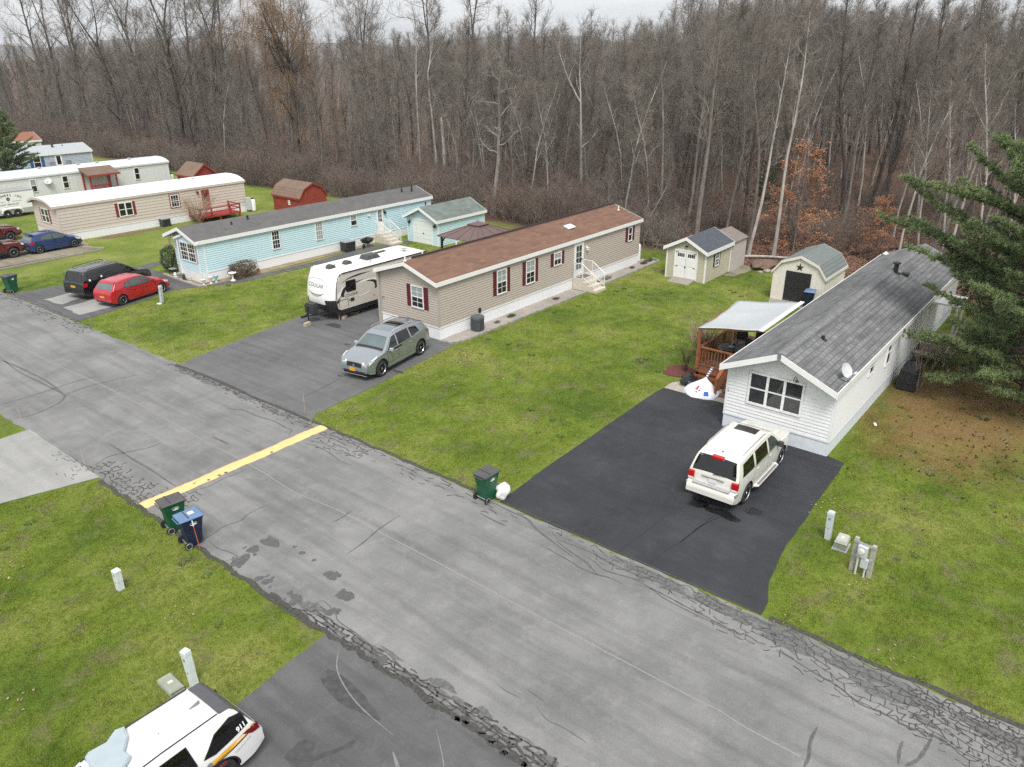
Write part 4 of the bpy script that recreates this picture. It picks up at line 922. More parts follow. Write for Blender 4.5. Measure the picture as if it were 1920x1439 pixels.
    def sidepatch(s, poly, off, mb, m=0, nx=8, side=-1, th=0.012):
        """panel on the body side; poly is a list of (x, z)"""
        c = Vector((sum(p[0] for p in poly)/len(poly), sum(p[1] for p in poly)/len(poly)))
        P = [Vector(p) for p in poly]; rings = []
        for k in (1.0, .6, .2):
            rings.append([c+(p-c)*k for p in P])
        vs = []; n = len(P)
        for rg in rings:
            for p in rg: vs.append((p.x, side*(s.Y(p.x, p.y)+off), p.y))
        vs.append((c.x, side*(s.Y(c.x, c.y)+off), c.y))
        base = len(vs)
        for p in P: vs.append((p.x, side*(s.Y(p.x, p.y)+off-th), p.y))
        fs = []
        for k in range(2):
            for i in range(n): fs.append((k*n+i, k*n+(i+1) % n, (k+1)*n+(i+1) % n, (k+1)*n+i))
        for i in range(n): fs.append((2*n+i, 2*n+(i+1) % n, 3*n)); fs.append((base+i, base+(i+1) % n, (i+1) % n, i))
        mb.add(vs, fs, m); return mb
    def dense(s, poly, k=6):
        out = []
        for i in range(len(poly)):
            a, b = Vector(poly[i]), Vector(poly[(i+1) % len(poly)])
            out += [tuple(a.lerp(b, j/k)) for j in range(k)]
        return out
    def inset(s, poly, d):
        c = Vector((sum(p[0] for p in poly)/len(poly), sum(p[1] for p in poly)/len(poly)))
        return [tuple(c+(Vector(p)-c)*(1-d/max(.05, (Vector(p)-c).length))) for p in poly]
    def spine(s, x, v, off=0.0):
        """point on the upper surface: v in -1..1 across"""
        z = s.top(x); zb = min(s.belt(x), z-.03); cab = z-zb > .12
        ye = s.Y(x, z-.07) if cab else s.Y(x, zb)
        ye -= .06; cr = s.sp.get('crown', .05)*(.5 if cab else .8)
        dz = (s.top(x+.02)-s.top(x-.02))/.04
        nx, nz = -dz/math.hypot(dz, 1), 1/math.hypot(dz, 1)
        return Vector((x+nx*off, ye*v, z-cr*v*v+nz*off))
    def toppatch(s, x0, x1, v0, v1, off, mb, m=0, n=8, k=8, taper=None):
        vs = []; fs = []
        for i in range(n+1):
            t = i/n; x = x0+(x1-x0)*t
            w = 1 if not taper else 1+(taper-1)*t
            for j in range(k+1): vs.append(s.spine(x, (v0+(v1-v0)*j/k)*w, off))
        b = len(vs)
        for i in range(n):
            for j in range(k): a = i*(k+1)+j; fs.append((a, a+1, a+k+2, a+k+1))
        edge = [j for j in range(k+1)]+[i*(k+1)+k for i in range(1, n+1)]+[n*(k+1)+j for j in range(k-1, -1, -1)]+[i*(k+1) for i in range(n-1, 0, -1)]
        for e in edge: p = Vector(vs[e]); vs.append(p-(s.spine(s.Lh*0, 0, 1)-s.spine(0, 0, 0))*.02)
        for i in range(len(edge)): fs.append((edge[i], edge[(i+1) % len(edge)], b+(i+1) % len(edge), b+i))
        mb.add(vs, fs, m); return mb
    def windows(s, polys, glassm, trim=True, seal=None, mats=None):
        for idx, poly in enumerate(polys):
            for side in (-1, 1):
                w = MB()
                if trim: s.sidepatch(s.dense(s.inset(poly, -.025)), .004, w, 1, side=side)
                s.sidepatch(s.dense(poly), .010, w, 0, side=side)
                gm = mats[idx] if mats else glassm
                w.build('side_window', [gm, seal or BLACKPL], s.root, smooth=40)
    def doors(s, polys, m, handles=None, hm=None):
        for i, poly in enumerate(polys):
            for side in (-1, 1):
                d = MB(); s.sidepatch(s.dense(s.inset(poly, -.014)), .0025, d, 1, side=side, th=.004)
                s.sidepatch(s.dense(poly, 8), .007, d, 0, side=side, th=.004)
                do = d.build('door', [m, SEAMD], s.root, smooth=40)
                if handles:
                    hx, hz = handles[i]; h = MB(); y = s.Y(hx, hz)
                    h.box(hx-.10, side*(y+.006), hz-.016, hx+.10, side*(y+.045), hz+.016); h.build('handle', hm or m, do, bevel=.008)
    def wheels(s, rimm, spokes=5, w=.22):
        r = s.sp['wr']
        for ax in s.sp['axles']:
            for side in (-1, 1):
                yc = s.W*s.plan(ax)/s.W-.03
                M = Matrix.Translation((ax, side*yc, r)) @ Matrix.Rotation(R(90*side), 4, 'X')
                # after the turn local z points to the inside
                t = MB(); t.lathe([(r*.62, .0), (r*.66, -.012), (r*.9, -.012), (r*.985, .015), (r, .05), (r, w-.05), (r*.97, w), (r*.6, w)], n=28, M=M)
                wo = t.build('wheel', RUBBER, s.root, smooth=50)
                b = MB(); b.lathe([(r*.62, .0), (r*.665, -.016), (r*.64, -.02), (r*.60, .01), (r*.58, .07), (.02, .075)], n=28, M=M)
                b2 = MB()
                for k in range(spokes):
                    a = 2*math.pi*k/spokes
                    for da in (-.13, .13):
                        p0 = Vector((.03*math.cos(a+da), .03*math.sin(a+da), .012)); p1 = Vector((r*.61*math.cos(a+da*.9), r*.61*math.sin(a+da*.9), .004))
                        d = (p1-p0).normalized(); q = Vector((-d.y, d.x, 0))*.027
                        b2.add([M @ x for x in (p0-q*1.3, p0+q*1.3, p1+q, p1-q, p0-q*1.3+Vector((0, 0, .03)), p0+q*1.3+Vector((0, 0, .03)), p1+q+Vector((0, 0, .03)), p1-q+Vector((0, 0, .03)))], [(0,1,2,3),(0,4,5,1),(2,6,7,3),(1,5,6,2),(3,7,4,0)])
                b2.lathe([(.02, -.012), (r*.14, -.006), (r*.17, .03)], n=12, M=M)
                b.add(b2.v, b2.f, 0)
                rim = MB(); rim.add(b.v[:28*4], [f for f in b.f if max(f) < 28*4], 0); rim.add(b2.v, b2.f, 0)
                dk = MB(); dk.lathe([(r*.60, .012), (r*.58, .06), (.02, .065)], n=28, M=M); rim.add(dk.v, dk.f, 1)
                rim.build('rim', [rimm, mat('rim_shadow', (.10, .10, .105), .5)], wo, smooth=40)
    def mirrors(s, x, z, m, sz=(.11, .20, .15)):
        for side in (-1, 1):
            y = s.Y(x, z); b = MB(); b.obox((x, side*(y+.14), z+.07), sz, 0); b.box(x-.04, side*(y-.02), z-.02, x+.03, side*(y+.08), z+.05)
            b.build('mirror', m, s.root, bevel=.03)
    def box(s, name, m, x0, y0, z0, x1, y1, z1, bevel=.01, parent=None):
        return MB().box(x0, y0, z0, x1, y1, z1).build(name, m, parent or s.root, bevel=bevel)
    def lamps(s, name, m, poly, side_off=.012):
        for side in (-1, 1): b = MB(); s.sidepatch(s.dense(poly, 4), side_off, b, side=side, th=.05); b.build(name, m, s.root, smooth=50)
    def arches(s, m, wdt=.045, out=.012):
        for ax in s.sp['axles']:
            for side in (-1, 1):
                b = MB(); n = 18
                for i in range(n+1):
                    a = math.pi*i/n; 
                    for rr, o in ((s.sp['arch']-.01, out), (s.sp['arch']+wdt, out), (s.sp['arch']+wdt+.012, -.01)):
                        x = ax+rr*math.cos(a); z = max(s.sp.get('sill', .26)-.02, s.sp['wr']+rr*math.sin(a)); b.v.append((x, side*(s.Y(x, z)+o), z))
                for i in range(n):
                    for j in range(2): a = i*3+j; b.f.append((a, a+1, a+4, a+3)); b.m.append(0)
                b.build('arch_trim', m, s.root, smooth=60)

# ---- grey green crossover in front of the taupe home
sp = dict(L=4.82, W=1.90, H=1.68, roofw=.64, wr=.375, arch=.43, axles=(1.52, -1.52), sill=.27, nose=.80, tail=.86, crown=.06,
  top=[(-2.41, .62), (-2.40, .90), (-2.36, 1.04), (-2.28, 1.12), (-1.98, 1.50), (-1.88, 1.56), (-1.3, 1.635), (-.6, 1.675), (.0, 1.67), (.35, 1.63), (.62, 1.54), (1.22, 1.13), (1.30, 1.085), (1.7, 1.03), (2.1, .95), (2.28, .88), (2.36, .78), (2.40, .62), (2.41, .45)],
  belt=[(-2.4, 1.10), (-1.0, 1.06), (1.0, 1.0), (2.41, .86)])
c = Car('parked_car', 'grey green crossover with chrome wheels parked by the taupe home', (22.72, 25.74, .014), R(190.0), sp, (1.0, .95, 1.05), group='parked cars')
PG = paint('grey_green_metallic', (.33, .36, .38), .6, .24)
c.body(PG, None)
c.windows([[(1.02, 1.07), (.30, 1.06), (.24, 1.53), (.52, 1.50)], [(.22, 1.07), (-.75, 1.10), (-.72, 1.54), (.17, 1.545)], [(-.83, 1.12), (-1.52, 1.22), (-1.35, 1.47), (-.80, 1.53)]], CARGLASS, seal=CHROME, mats=[CARGLASS, PRIVACY, PRIVACY])
c.doors([[(1.05, .50), (1.06, 1.0), (.27, 1.02), (.24, .46)], [(.22, .46), (.25, 1.02), (-.82, 1.07), (-1.0, .75), (-.83, .46)]], PG, [(.42, .90), (-.65, .95)], CHROME)
w = MB(); c.toppatch(1.17, .66, -.93, .93, .008, w, taper=.93); w.build('windshield', WINDSH, c.root, smooth=60)
w = MB(); c.toppatch(.30, -.28, -.72, .72, .007, w); w.build('sunroof', mat('sunroof_glass', (.16, .18, .19), .06, spec=.8), c.root, smooth=60)
w = MB(); c.toppatch(-.33, -.95, -.72, .72, .007, w); w.build('sunroof', PRIVACY, c.root, smooth=60)
w = MB(); c.toppatch(-2.0, -2.26, -.85, .85, .008, w); w.build('rear_window', PRIVACY, c.root, smooth=60)
w = MB(); c.toppatch(-1.80, -2.06, -.95, .95, .03, w); w.build('roof_spoiler', PG, c.root, smooth=60)
w = MB(); c.toppatch(2.352, 2.398, -.62, .62, .012, w, n=6); w.build('grille', mat('mesh_grille', (.012, .012, .013), .4), c.root)
em = MB(); em.extr([(2.40, -.07, .72), (2.40, .07, .72), (2.40, .05, .64), (2.40, 0, .61), (2.40, -.05, .64)], (.025, 0, 0)); em.build('emblem', CHROME, c.root)
w = MB(); c.toppatch(2.30, 2.36, .66, .98, .012, w); c.toppatch(2.30, 2.36, -.98, -.66, .012, w); w.build('headlight', LENS, c.root, smooth=50)
c.lamps('headlight', LENS, [(2.30, .72), (2.28, .86), (1.78, 1.0), (2.0, .86)], .008); c.lamps('taillight', RED_LIGHT, [(-2.34, .62), (-2.33, 1.02), (-2.0, 1.10), (-2.26, .9)], .008)
c.box('bumper_lip', CHROME, 2.34, -.72, .25, 2.43, .72, .28); c.box('lower_grille', BLACKPL, 2.36, -.62, .31, 2.415, .62, .43); 
c.box('licence_plate', PLATEG, 2.40, -.26, .40, 2.435, .06, .55, .004)
for sd in (-1, 1): c.box('fog_lamp_bezel', BLACKPL, 2.22, sd*.60, .34, 2.37, sd*.78, .50); MB().box(1.0, sd*(c.W*.985), .335, -1.0, sd*(c.W*1.0), .362).build('sill_trim', CHROME, c.root)
for sd in (-1, 1): MB().tube([(-1.6, sd*.62, 1.62), (-1.4, sd*.625, 1.675), (.1, sd*.64, 1.715), (.3, sd*.64, 1.67)], .018, 6).build('roof_rail', CHROME, c.root, smooth=60)
c.wheels(ALLOY, 6); c.mirrors(.92, 1.0, mat('pale_mirror', (.5, .53, .53), .3, .4)); c.arches(BLACKPL, .02, .008)
fn = MB(); fn.extr([(-1.55, -.01, 1.60), (-1.75, -.01, 1.585), (-1.72, -.01, 1.68)], (0, .02, 0)); fn.build('antenna_fin', PG, c.root)
w = MB(); c.toppatch(1.28, 1.18, -.92, .92, .012, w, n=3); w.build('wiper_cowl', BLACKPL, c.root)

# ---- off-white sport utility on the black driveway
sp = dict(L=5.10, W=1.93, H=1.87, roofw=.745, wr=.385, arch=.45, axles=(1.53, -1.50), sill=.34, nose=.86, tail=.93, crown=.055,
  top=[(-2.55, .62), (-2.54, .72), (-2.48, .80), (-2.38, .82), (-2.36, 1.10), (-2.33, 1.25), (-2.16, 1.70), (-2.06, 1.79), (-1.3, 1.855), (-.4, 1.87), (.3, 1.85), (.52, 1.80), (.72, 1.70), (1.20, 1.30), (1.30, 1.22), (1.8, 1.17), (2.2, 1.10), (2.42, 1.02), (2.50, .9), (2.54, .7), (2.55, .55)],
  belt=[(-2.55, 1.17), (2.55, 1.10)])
c = Car('parked_car', 'off-white sport utility car with dark rear glass on black asphalt', (23.05, 8.30, .018), R(1.0), sp, (1.03, .90, .96), group='parked cars')
PW = paint('cream_white_paint', (.70, .69, .62), 0, .25); suv = c
c.body(PW)
c.windows([[(1.02, 1.21), (.22, 1.21), (.20, 1.66), (.50, 1.65), (.70, 1.52)], [(.02, 1.21), (-.92, 1.22), (-.90, 1.67), (.02, 1.67)], [(-1.12, 1.22), (-1.98, 1.24), (-1.86, 1.62), (-1.10, 1.66)]], PRIVACY, mats=[SIDEGLASS, PRIVACY, PRIVACY])
c.doors([[(1.10, .50), (1.08, 1.16), (.12, 1.16), (.10, .46)], [(.07, .46), (.09, 1.16), (-1.0, 1.17), (-1.10, .80), (-.98, .46)]], PW, [(.30, 1.03), (-.78, 1.03)], mat('bright_handle', (.7, .7, .66), .2, .5))
w = MB(); c.toppatch(1.16, .70, -.92, .92, .008, w, taper=.95); w.build('windshield', CARGLASS, c.root, smooth=60)
w = MB(); c.toppatch(.32, -.12, -.60, .60, .010, w); w.build('sunroof', mat('sunroof_dark', (.03, .03, .03), .2), c.root)
w = MB(); c.toppatch(-2.10, -2.325, -.96, .96, .010, w); w.build('rear_window', PRIVACY, c.root, smooth=60)
c.box('brake_light', RED_LIGHT, -2.19, -.22, 1.70, -2.03, .22, 1.80, .015)
for sd in (-1, 1):
    b = MB()
    for y0, y1 in ((.70, .93),): b.box(-2.42, sd*y0, .86, -2.25, sd*y1, 1.16)
    lo = b.build('taillight', RED_LIGHT, c.root, bevel=.02); b = MB(); b.box(-2.424, sd*.71, .87, -2.3, sd*.922, .93); b.build('lens', LENS, lo, bevel=.01)
    MB().tube([(-1.65, sd*.70, 1.83), (-1.5, sd*.705, 1.885), (.0, sd*.71, 1.895), (.15, sd*.71, 1.85)], .02, 6).build('roof_rail', GALV, c.root, smooth=60)
    b = MB(); b.add([(1.02, sd*.90, .36), (.9, sd*1.10, .36), (-.85, sd*1.10, .36), (-.98, sd*.90, .36), (1.02, sd*.90, .40), (.9, sd*1.10, .40), (-.85, sd*1.10, .40), (-.98, sd*.90, .40)], [(0,1,2,3),(4,7,6,5),(0,4,5,1),(1,5,6,2),(2,6,7,3)]); bo = b.build('running_board', PW, c.root)
    b = MB(); b.box(.82, sd*.98, .401, -.78, sd*1.08, .412); b.build('step_pad', TRIMGREY, bo)
    MB().box(.95, sd*c.W*.985, .62, -.9, sd*(c.W+.014), .645).build('side_moulding', TRIMGREY, c.root)
    MB().box(-2.5, sd*.74, .70, -2.28, sd*.955, .775).build('bumper_corner', TRIMGREY, c.root, bevel=.02)
c.box('bumper_step', mat('scuffed_plastic', (.36, .36, .36), .8, var=.3, scale=14), -2.535, -.70, .80, -2.37, .70, .835, .01)
c.box('chrome_bar', CHROME, -2.41, -.42, 1.085, -2.35, .42, 1.115, .008); c.box('licence_plate', PLATEW, -2.405, -.16, .92, -2.36, .16, 1.05, .004)
MB().tube([(-2.37, .02, 1.24), (-2.36, -.28, 1.265), (-2.35, -.42, 1.26)], .012, 5).build('rear_wiper', BLACKPL, c.root)
fn = MB(); fn.lathe([(.03, 0), (.025, .03), (.01, .045)], (-1.8, .0, 1.82), 8); fn.build('antenna_base', BLACKPL, c.root)
w = MB(); c.toppatch(1.28, 1.17, -.9, .9, .012, w, n=3); w.build('wiper_cowl', BLACKPL, c.root)
c.wheels(ALLOY, 6, .24); c.mirrors(.86, 1.18, mat('mirror_dark', (.05, .05, .05), .3), (.13, .22, .2))

# ---- white emergency response car at the lower edge
sp = dict(L=5.05, W=2.0, H=1.78, roofw=.72, wr=.38, arch=.44, axles=(1.48, -1.42), sill=.30, nose=.84, tail=.88, crown=.05,
  top=[(-2.52, .55), (-2.515, .78), (-2.48, .88), (-2.40, 1.0), (-2.30, 1.2), (-2.05, 1.62), (-1.96, 1.69), (-1.4, 1.755), (-.5, 1.78), (.2, 1.765), (.48, 1.70), (1.18, 1.22), (1.28, 1.16), (1.8, 1.11), (2.2, 1.02), (2.40, .92), (2.49, .75), (2.52, .5)],
  belt=[(-2.5, 1.10), (2.5, 1.02)])
c = Car('emergency_vehicle', 'white emergency response car with yellow stripe and rooftop antenna panel', (3.46, 11.98, .016), R(182), sp, (.97, .80, .95), group=None)
PWH = paint('fleet_white_paint', (.80, .80, .79), 0, .28); pol = c
c.body(PWH, None)
c.windows([[(.95, 1.12), (.15, 1.12), (.12, 1.58), (.42, 1.56)], [(.05, 1.12), (-.98, 1.13), (-.90, 1.60), (.03, 1.60)], [(-1.16, 1.14), (-1.40, 1.10), (-2.18, 1.20), (-2.12, 1.50), (-1.85, 1.56), (-1.50, 1.46)]], PRIVACY)
c.doors([[(1.05, .46), (1.03, 1.07), (.10, 1.07), (.08, .44)], [(.05, .44), (.07, 1.07), (-1.0, 1.08), (-1.12, .78), (-.95, .44)]], PWH, [(.28, .96), (-.75, .97)], PWH)
w = MB(); c.toppatch(1.14, .52, -.93, .93, .008, w, taper=.94); w.build('windshield', CARGLASS, c.root, smooth=60)
w = MB(); c.toppatch(-2.07, -2.36, -.93, .93, .010, w); w.build('rear_window', PRIVACY, c.root, smooth=60)
w = MB(); c.toppatch(-1.73, -2.10, -.93, .93, .035, w); w.build('roof_spoiler', mat('charcoal_spoiler', (.075, .075, .082), .4, coat=.3), c.root, smooth=60)
for sd in (-1, 1):
    MB().tube([(-1.7, sd*.66, 1.745), (-.5, sd*.68, 1.785), (.3, sd*.67, 1.75), (.5, sd*.68, 1.695)], .016, 6).build('roof_rail', BLACKPL, c.root)
YST = mat('amber_stripe', (.75, .40, .04), .4, var=.05)
for sd in (-1, 1):
    w = MB(); c.sidepatch(c.dense([(1.3, .84), (-1.0, .90), (-2.32, 1.10), (-2.30, 1.02), (-1.0, .80), (1.3, .76)], 7), .013, w, side=sd, th=.004); w.build('amber_stripe', YST, c.root, smooth=60)
    w = MB(); c.sidepatch(c.dense([(1.3, .745), (-1.0, .785), (-2.30, 1.0), (-2.30, .985), (-1.0, .77), (1.3, .73)], 7), .013, w, side=sd, th=.004); w.build('dark_pinstripe', BLACKPL, c.root, smooth=60)
c.lamps('taillight', mat('dark_red_lens', (.16, .004, .006), .12, spec=.6), [(-2.46, .84), (-2.40, 1.06), (-2.02, 1.06), (-2.24, .90)], .012)
def side_text(c, txt, size, x, z, m, name, ang=0, off=.016, bold=0.0, side=1):
    """lettering laid on the body side (side +1 is local +y)"""
    mb = text_mb(txt, size, .003, bold); V = []
    for p in mb.v:
        lx = x - side*(p[0]*math.cos(ang)-p[1]*math.sin(ang)); lz = z+p[0]*math.sin(ang)+p[1]*math.cos(ang)
        V.append((lx, side*(c.Y(lx, lz)+off+p[2]), lz))
    mb.v = V; return mb.build(name, m, c.root)
WL = mat('white_letter', (.8, .8, .8), .5, var=.02)
side_text(c, '911', .15, -2.03, 1.25, WL, 'lettering', R(8), .018, .005)
side_text(c, 'ZERO', .12, -1.42, .70, mat('red_letter', (.5, .03, .03), .5, var=.03), 'lettering', R(9))
side_text(c, 'TOLERANCE', .075, -1.98, .82, mat('grey_letter', (.5, .5, .52), .5, var=.03), 'lettering', R(14))
sh = MB(); pts = []
for i in range(14): a = R(360/14*i); pts.append((-1.22+.06*math.cos(a)*(1 if math.sin(a) > -.5 else 1.5), .93+.06*math.sin(a)))
c.sidepatch(pts, .018, sh, side=1); sh.build('round_crest', TRIMGREY, c.root)
# an arrow-shaped sensor panel mounted across the roof
pn = MB(); A = [(-.10, .55), (-.42, .30), (-.40, .05), (-.62, -.28), (-.70, -.62), (-.55, -.70), (-.30, -.52), (.02, -.58), (.12, -.50), (.16, -.20), (.16, .42), (.06, .58)]
pn.prism([(x, y) for x, y in A], 1.80, 1.87); A2 = [(x*.93-.01, y*.93) for x, y in A]; pn.prism(A2, 1.871, 1.882)
pn.build('roof_panel', mat('pale_blue_grey_panel', (.36, .42, .455), .45, var=.06), c.root, loc=(.32, -.02, 0), bevel=.012)
w = MB(); c.toppatch(.42, .22, -1.0, 1.0, .02, w, n=4); w.build('light_bar_base', TRIMGREY, c.root)
b = MB(); b.box(.1, .60, 1.76, .3, .74, 1.84); b.box(.34, .68, 1.74, .46, .78, 1.82); b.build('sensor_bracket', BLACKPL, c.root, bevel=.01)
fn = MB(); fn.extr([(-1.42, -.02, 1.75), (-1.66, -.02, 1.735), (-1.66, -.02, 1.82)], (0, .04, 0)); fn.build('antenna_fin', TRIMGREY, c.root)
dt = MB(); dt.lathe([(.02, 0), (.015, .012)], (-.72, .1, 1.777), 8); dt.build('roof_stud', TRIMGREY, c.root)
c.box('rear_bumper', BLACKPL, -2.535, -.72, .34, -2.45, .72, .48, .02)
c.wheels(DARKRIM, 5, .24); c.arches(BLACKPL, .02, .008); c.mirrors(.84, 1.08, PWH)

# ---- red hatchback
def hatch(name, label, loc, rz, m, spk, scale=1.0, glassr=None, plate=PLATEG, three=False, rim=ALLOY):
    sp = dict(L=4.26, W=1.79, H=1.46, roofw=.62, wr=.315, arch=.36, axles=(1.38, -1.42), sill=.20, nose=.78, tail=.86, crown=.05,
      top=[(-2.13, .50), (-2.12, .74), (-2.07, .88), (-1.98, .96), (-1.66, 1.34), (-1.55, 1.39), (-1.0, 1.445), (-.4, 1.46), (.05, 1.44), (.35, 1.36), (1.02, .98), (1.10, .945), (1.5, .89), (1.85, .79), (2.02, .66), (2.11, .5), (2.13, .36)],
      belt=[(-2.1, .95), (0, .90), (2.13, .72)])
    c = Car(name, label, loc, rz, sp, scale, group='parked cars')
    c.body(m)
    if three: win = [[(.84, .95), (-.22, .95), (-.20, 1.33), (.26, 1.30)], [(-.30, .96), (-1.25, 1.02), (-1.05, 1.22), (-.28, 1.33)]]; drs = [[(.92, .35), (.90, .90), (-.24, .90), (-.26, .35)]]; hd = [(-.1, .78)]
    else: win = [[(.84, .95), (.06, .95), (.08, 1.34), (.28, 1.30)], [(-.02, .95), (-.75, .97), (-.72, 1.33), (0, 1.34)], [(-.81, .98), (-1.20, 1.03), (-1.05, 1.20), (-.80, 1.30)]]; drs = [[(.92, .35), (.90, .90), (.04, .90), (.02, .33)], [(-.01, .33), (.01, .90), (-.78, .92), (-.90, .68), (-.72, .33)]]; hd = [(.2, .78), (-.62, .8)]
    c.windows(win, SIDEGLASS); c.doors(drs, m, hd)
    w = MB(); c.toppatch(1.0, .38, -.92, .92, .008, w, taper=.93); w.build('windshield', CARGLASS, c.root, smooth=60)
    w = MB(); c.toppatch(-1.68, -1.95, -.92, .92, .010, w); w.build('rear_window', glassr or WINDSH, c.root, smooth=60)
    w = MB(); c.toppatch(-1.5, -1.70, -.95, .95, .025, w); w.build('roof_spoiler', m, c.root, smooth=60)
    c.lamps('taillight', RED_LIGHT, [(-2.08, .70), (-2.04, .90), (-1.72, .92), (-1.85, .74)]); c.lamps('headlight', LENS, [(1.98, .56), (1.92, .70), (1.45, .84), (1.62, .66)])
    c.box('licence_plate', plate, -2.15, -.2, .52, -2.12, .2, .62, .004); em = MB(); em.lathe([(.055, -.01), (.055, .01), (.02, .014)], n=14, M=Matrix.Translation((-2.10, 0, .82)) @ Matrix.Rotation(R(-90), 4, 'Y')); em.build('emblem', CHROME, c.root)
    c.box('bumper_lip', BLACKPL, -2.14, -.6, .24, -2.05, .6, .33, .01)
    c.wheels(rim, 5, .2); c.mirrors(.74, .95, m, (.09, .17, .12))
    w = MB(); c.toppatch(1.09, .99, -.9, .9, .012, w, n=3); w.build('wiper_cowl', BLACKPL, c.root)
    return c
c = hatch('parked_car', 'bright red hatchback parked next to a black minivan', (20.45, 45.36, .014), R(13), paint('bright_red_paint', (.40, .008, .018), 0, .25), 5, (.99, .93, 1.0))
c = hatch('parked_car', 'dark blue two-door hatchback on gravel by the beige home', (22.75, 62.0, .008), R(2), paint('deep_blue_paint', (.012, .035, .13), .2, .25), 5, (.88, .93, .98), three=True, plate=PLATEW)
b = MB(); b.box(-1.95, -.62, 1.40, -1.62, .62, 1.44); b.box(-1.80, -.6, 1.3, -1.72, -.5, 1.42); b.box(-1.80, .5, 1.3, -1.72, .6, 1.42); b.build('rear_wing', paint('deep_blue_paint', (0, 0, 0)), c.root, bevel=.015)
# ---- black minivan
sp = dict(L=5.15, W=1.99, H=1.73, roofw=.74, wr=.335, arch=.385, axles=(1.60, -1.48), sill=.22, nose=.80, tail=.92, crown=.05,
  top=[(-2.575, .50), (-2.56, .85), (-2.52, 1.05), (-2.32, 1.56), (-2.22, 1.64), (-1.6, 1.71), (-.6, 1.73), (.2, 1.71), (.52, 1.62), (1.45, 1.06), (1.55, 1.01), (1.95, .95), (2.3, .85), (2.48, .70), (2.56, .5), (2.575, .36)],
  belt=[(-2.5, 1.04), (2.5, .95)])
c = Car('parked_van', 'glossy black minivan parked beside a bright red hatchback', (20.42, 48.2, .014), R(13), sp, (.95, .95, 1.0), 'minivan', 'parked cars')
PB = paint('black_paint_gloss', (.006, .006, .007), 0, .2)
c.body(PB)
c.windows([[(1.22, 1.05), (.35, 1.05), (.30, 1.55), (.50, 1.52)], [(.24, 1.05), (-.95, 1.06), (-.92, 1.56), (.22, 1.57)], [(-1.05, 1.06), (-2.22, 1.10), (-2.10, 1.50), (-1.03, 1.55)]], PRIVACY)
c.doors([[(1.3, .40), (1.28, 1.0), (.30, 1.0), (.28, .36)], [(.25, .36), (.27, 1.0), (-1.0, 1.01), (-1.12, .72), (-1.0, .36)]], PB, [(.48, .90), (.1, .9)])
w = MB(); c.toppatch(1.42, .56, -.93, .93, .008, w, taper=.93); w.build('windshield', CARGLASS, c.root, smooth=60)
w = MB(); c.toppatch(-2.27, -2.50, -.90, .90, .010, w); w.build('rear_window', PRIVACY, c.root, smooth=60)
c.lamps('taillight', RED_LIGHT, [(-2.55, .80), (-2.52, 1.02), (-2.25, 1.02), (-2.30, .80)], .014); c.box('licence_plate', PLATEG, -2.6, -.2, .72, -2.565, .2, .84, .004)
for sd in (-1, 1): MB().tube([(-1.9, sd*.70, 1.69), (-1.7, sd*.705, 1.75), (.1, sd*.71, 1.765), (.3, sd*.71, 1.70)], .018, 6).build('roof_rail', BLACKPL, c.root)
c.wheels(DARKRIM, 5, .22); c.mirrors(1.1, 1.03, PB)
b = MB()
for x, z in ((-2.05, 1.14), (-1.2, 1.2)): 
    pts = [(x+.06*math.cos(R(30*k)), z+.06*math.sin(R(30*k))) for k in range(12)]; c.sidepatch(pts, .018, b, side=-1)
b.build('window_sticker', WL, c.root)
# ---- two dark red off-roaders, only their front ends in view
def jeep(label, loc, rz, m, scale=1.0):
    sp = dict(L=4.6, W=1.86, H=1.78, roofw=.74, wr=.38, arch=.46, axles=(1.38, -1.32), sill=.36, nose=.88, tail=.94, crown=.04,
      top=[(-2.3, .60), (-2.29, 1.1), (-2.2, 1.5), (-2.12, 1.70), (-1.9, 1.76), (-.5, 1.78), (.2, 1.76), (.36, 1.70), (.82, 1.18), (.9, 1.12), (1.5, 1.08), (2.0, 1.02), (2.18, .96), (2.25, .8), (2.29, .6), (2.3, .5)], belt=[(-2.3, 1.05), (2.3, 1.0)])
    c = Car('parked_car', label, loc, rz, sp, scale, group='parked cars'); c.body(m, BLACKPL)
    c.windows([[(.74, 1.12), (-.05, 1.12), (-.06, 1.60), (.36, 1.58)], [(-.16, 1.12), (-1.05, 1.13), (-1.0, 1.62), (-.16, 1.62)], [(-1.2, 1.13), (-2.0, 1.15), (-1.95, 1.58), (-1.18, 1.60)]], CARGLASS)
    c.doors([[(.86, .55), (.84, 1.06), (-.1, 1.06), (-.12, .52)], [(-.14, .52), (-.12, 1.06), (-1.05, 1.07), (-.86, .6), (-.8, .52)]], m, [(.08, .95), (-.9, .96)])
    w = MB(); c.toppatch(.80, .40, -.92, .92, .008, w); w.build('windshield', CARGLASS, c.root, smooth=60)
    b = MB(); c.toppatch(1.95, 1.1, -.5, .5, .03, b, taper=.8); b.build('hood_panel', m, c.root, smooth=60)
    c.lamps('headlight', LENS, [(2.20, .80), (2.16, .95), (1.95, .97), (2.02, .82)]); c.box('front_bumper', m, 2.2, -.78, .5, 2.36, .78, .68, .04); c.arches(m, .10, .03)
    c.wheels(ALLOY, 5, .25); c.mirrors(.66, 1.14, BLACKPL); return c
PJ = paint('maroon_paint', (.13, .016, .018), .3, .3)
jeep('maroon off-road car nose to tail with the dark blue hatchback', (18.42, 62.15, .01), R(4), PJ)
jeep('maroon off-road car parked behind the other one on the grass', (20.35, 67.95, .01), R(4), paint('dark_maroon_paint', (.13, .012, .018), .3, .3))

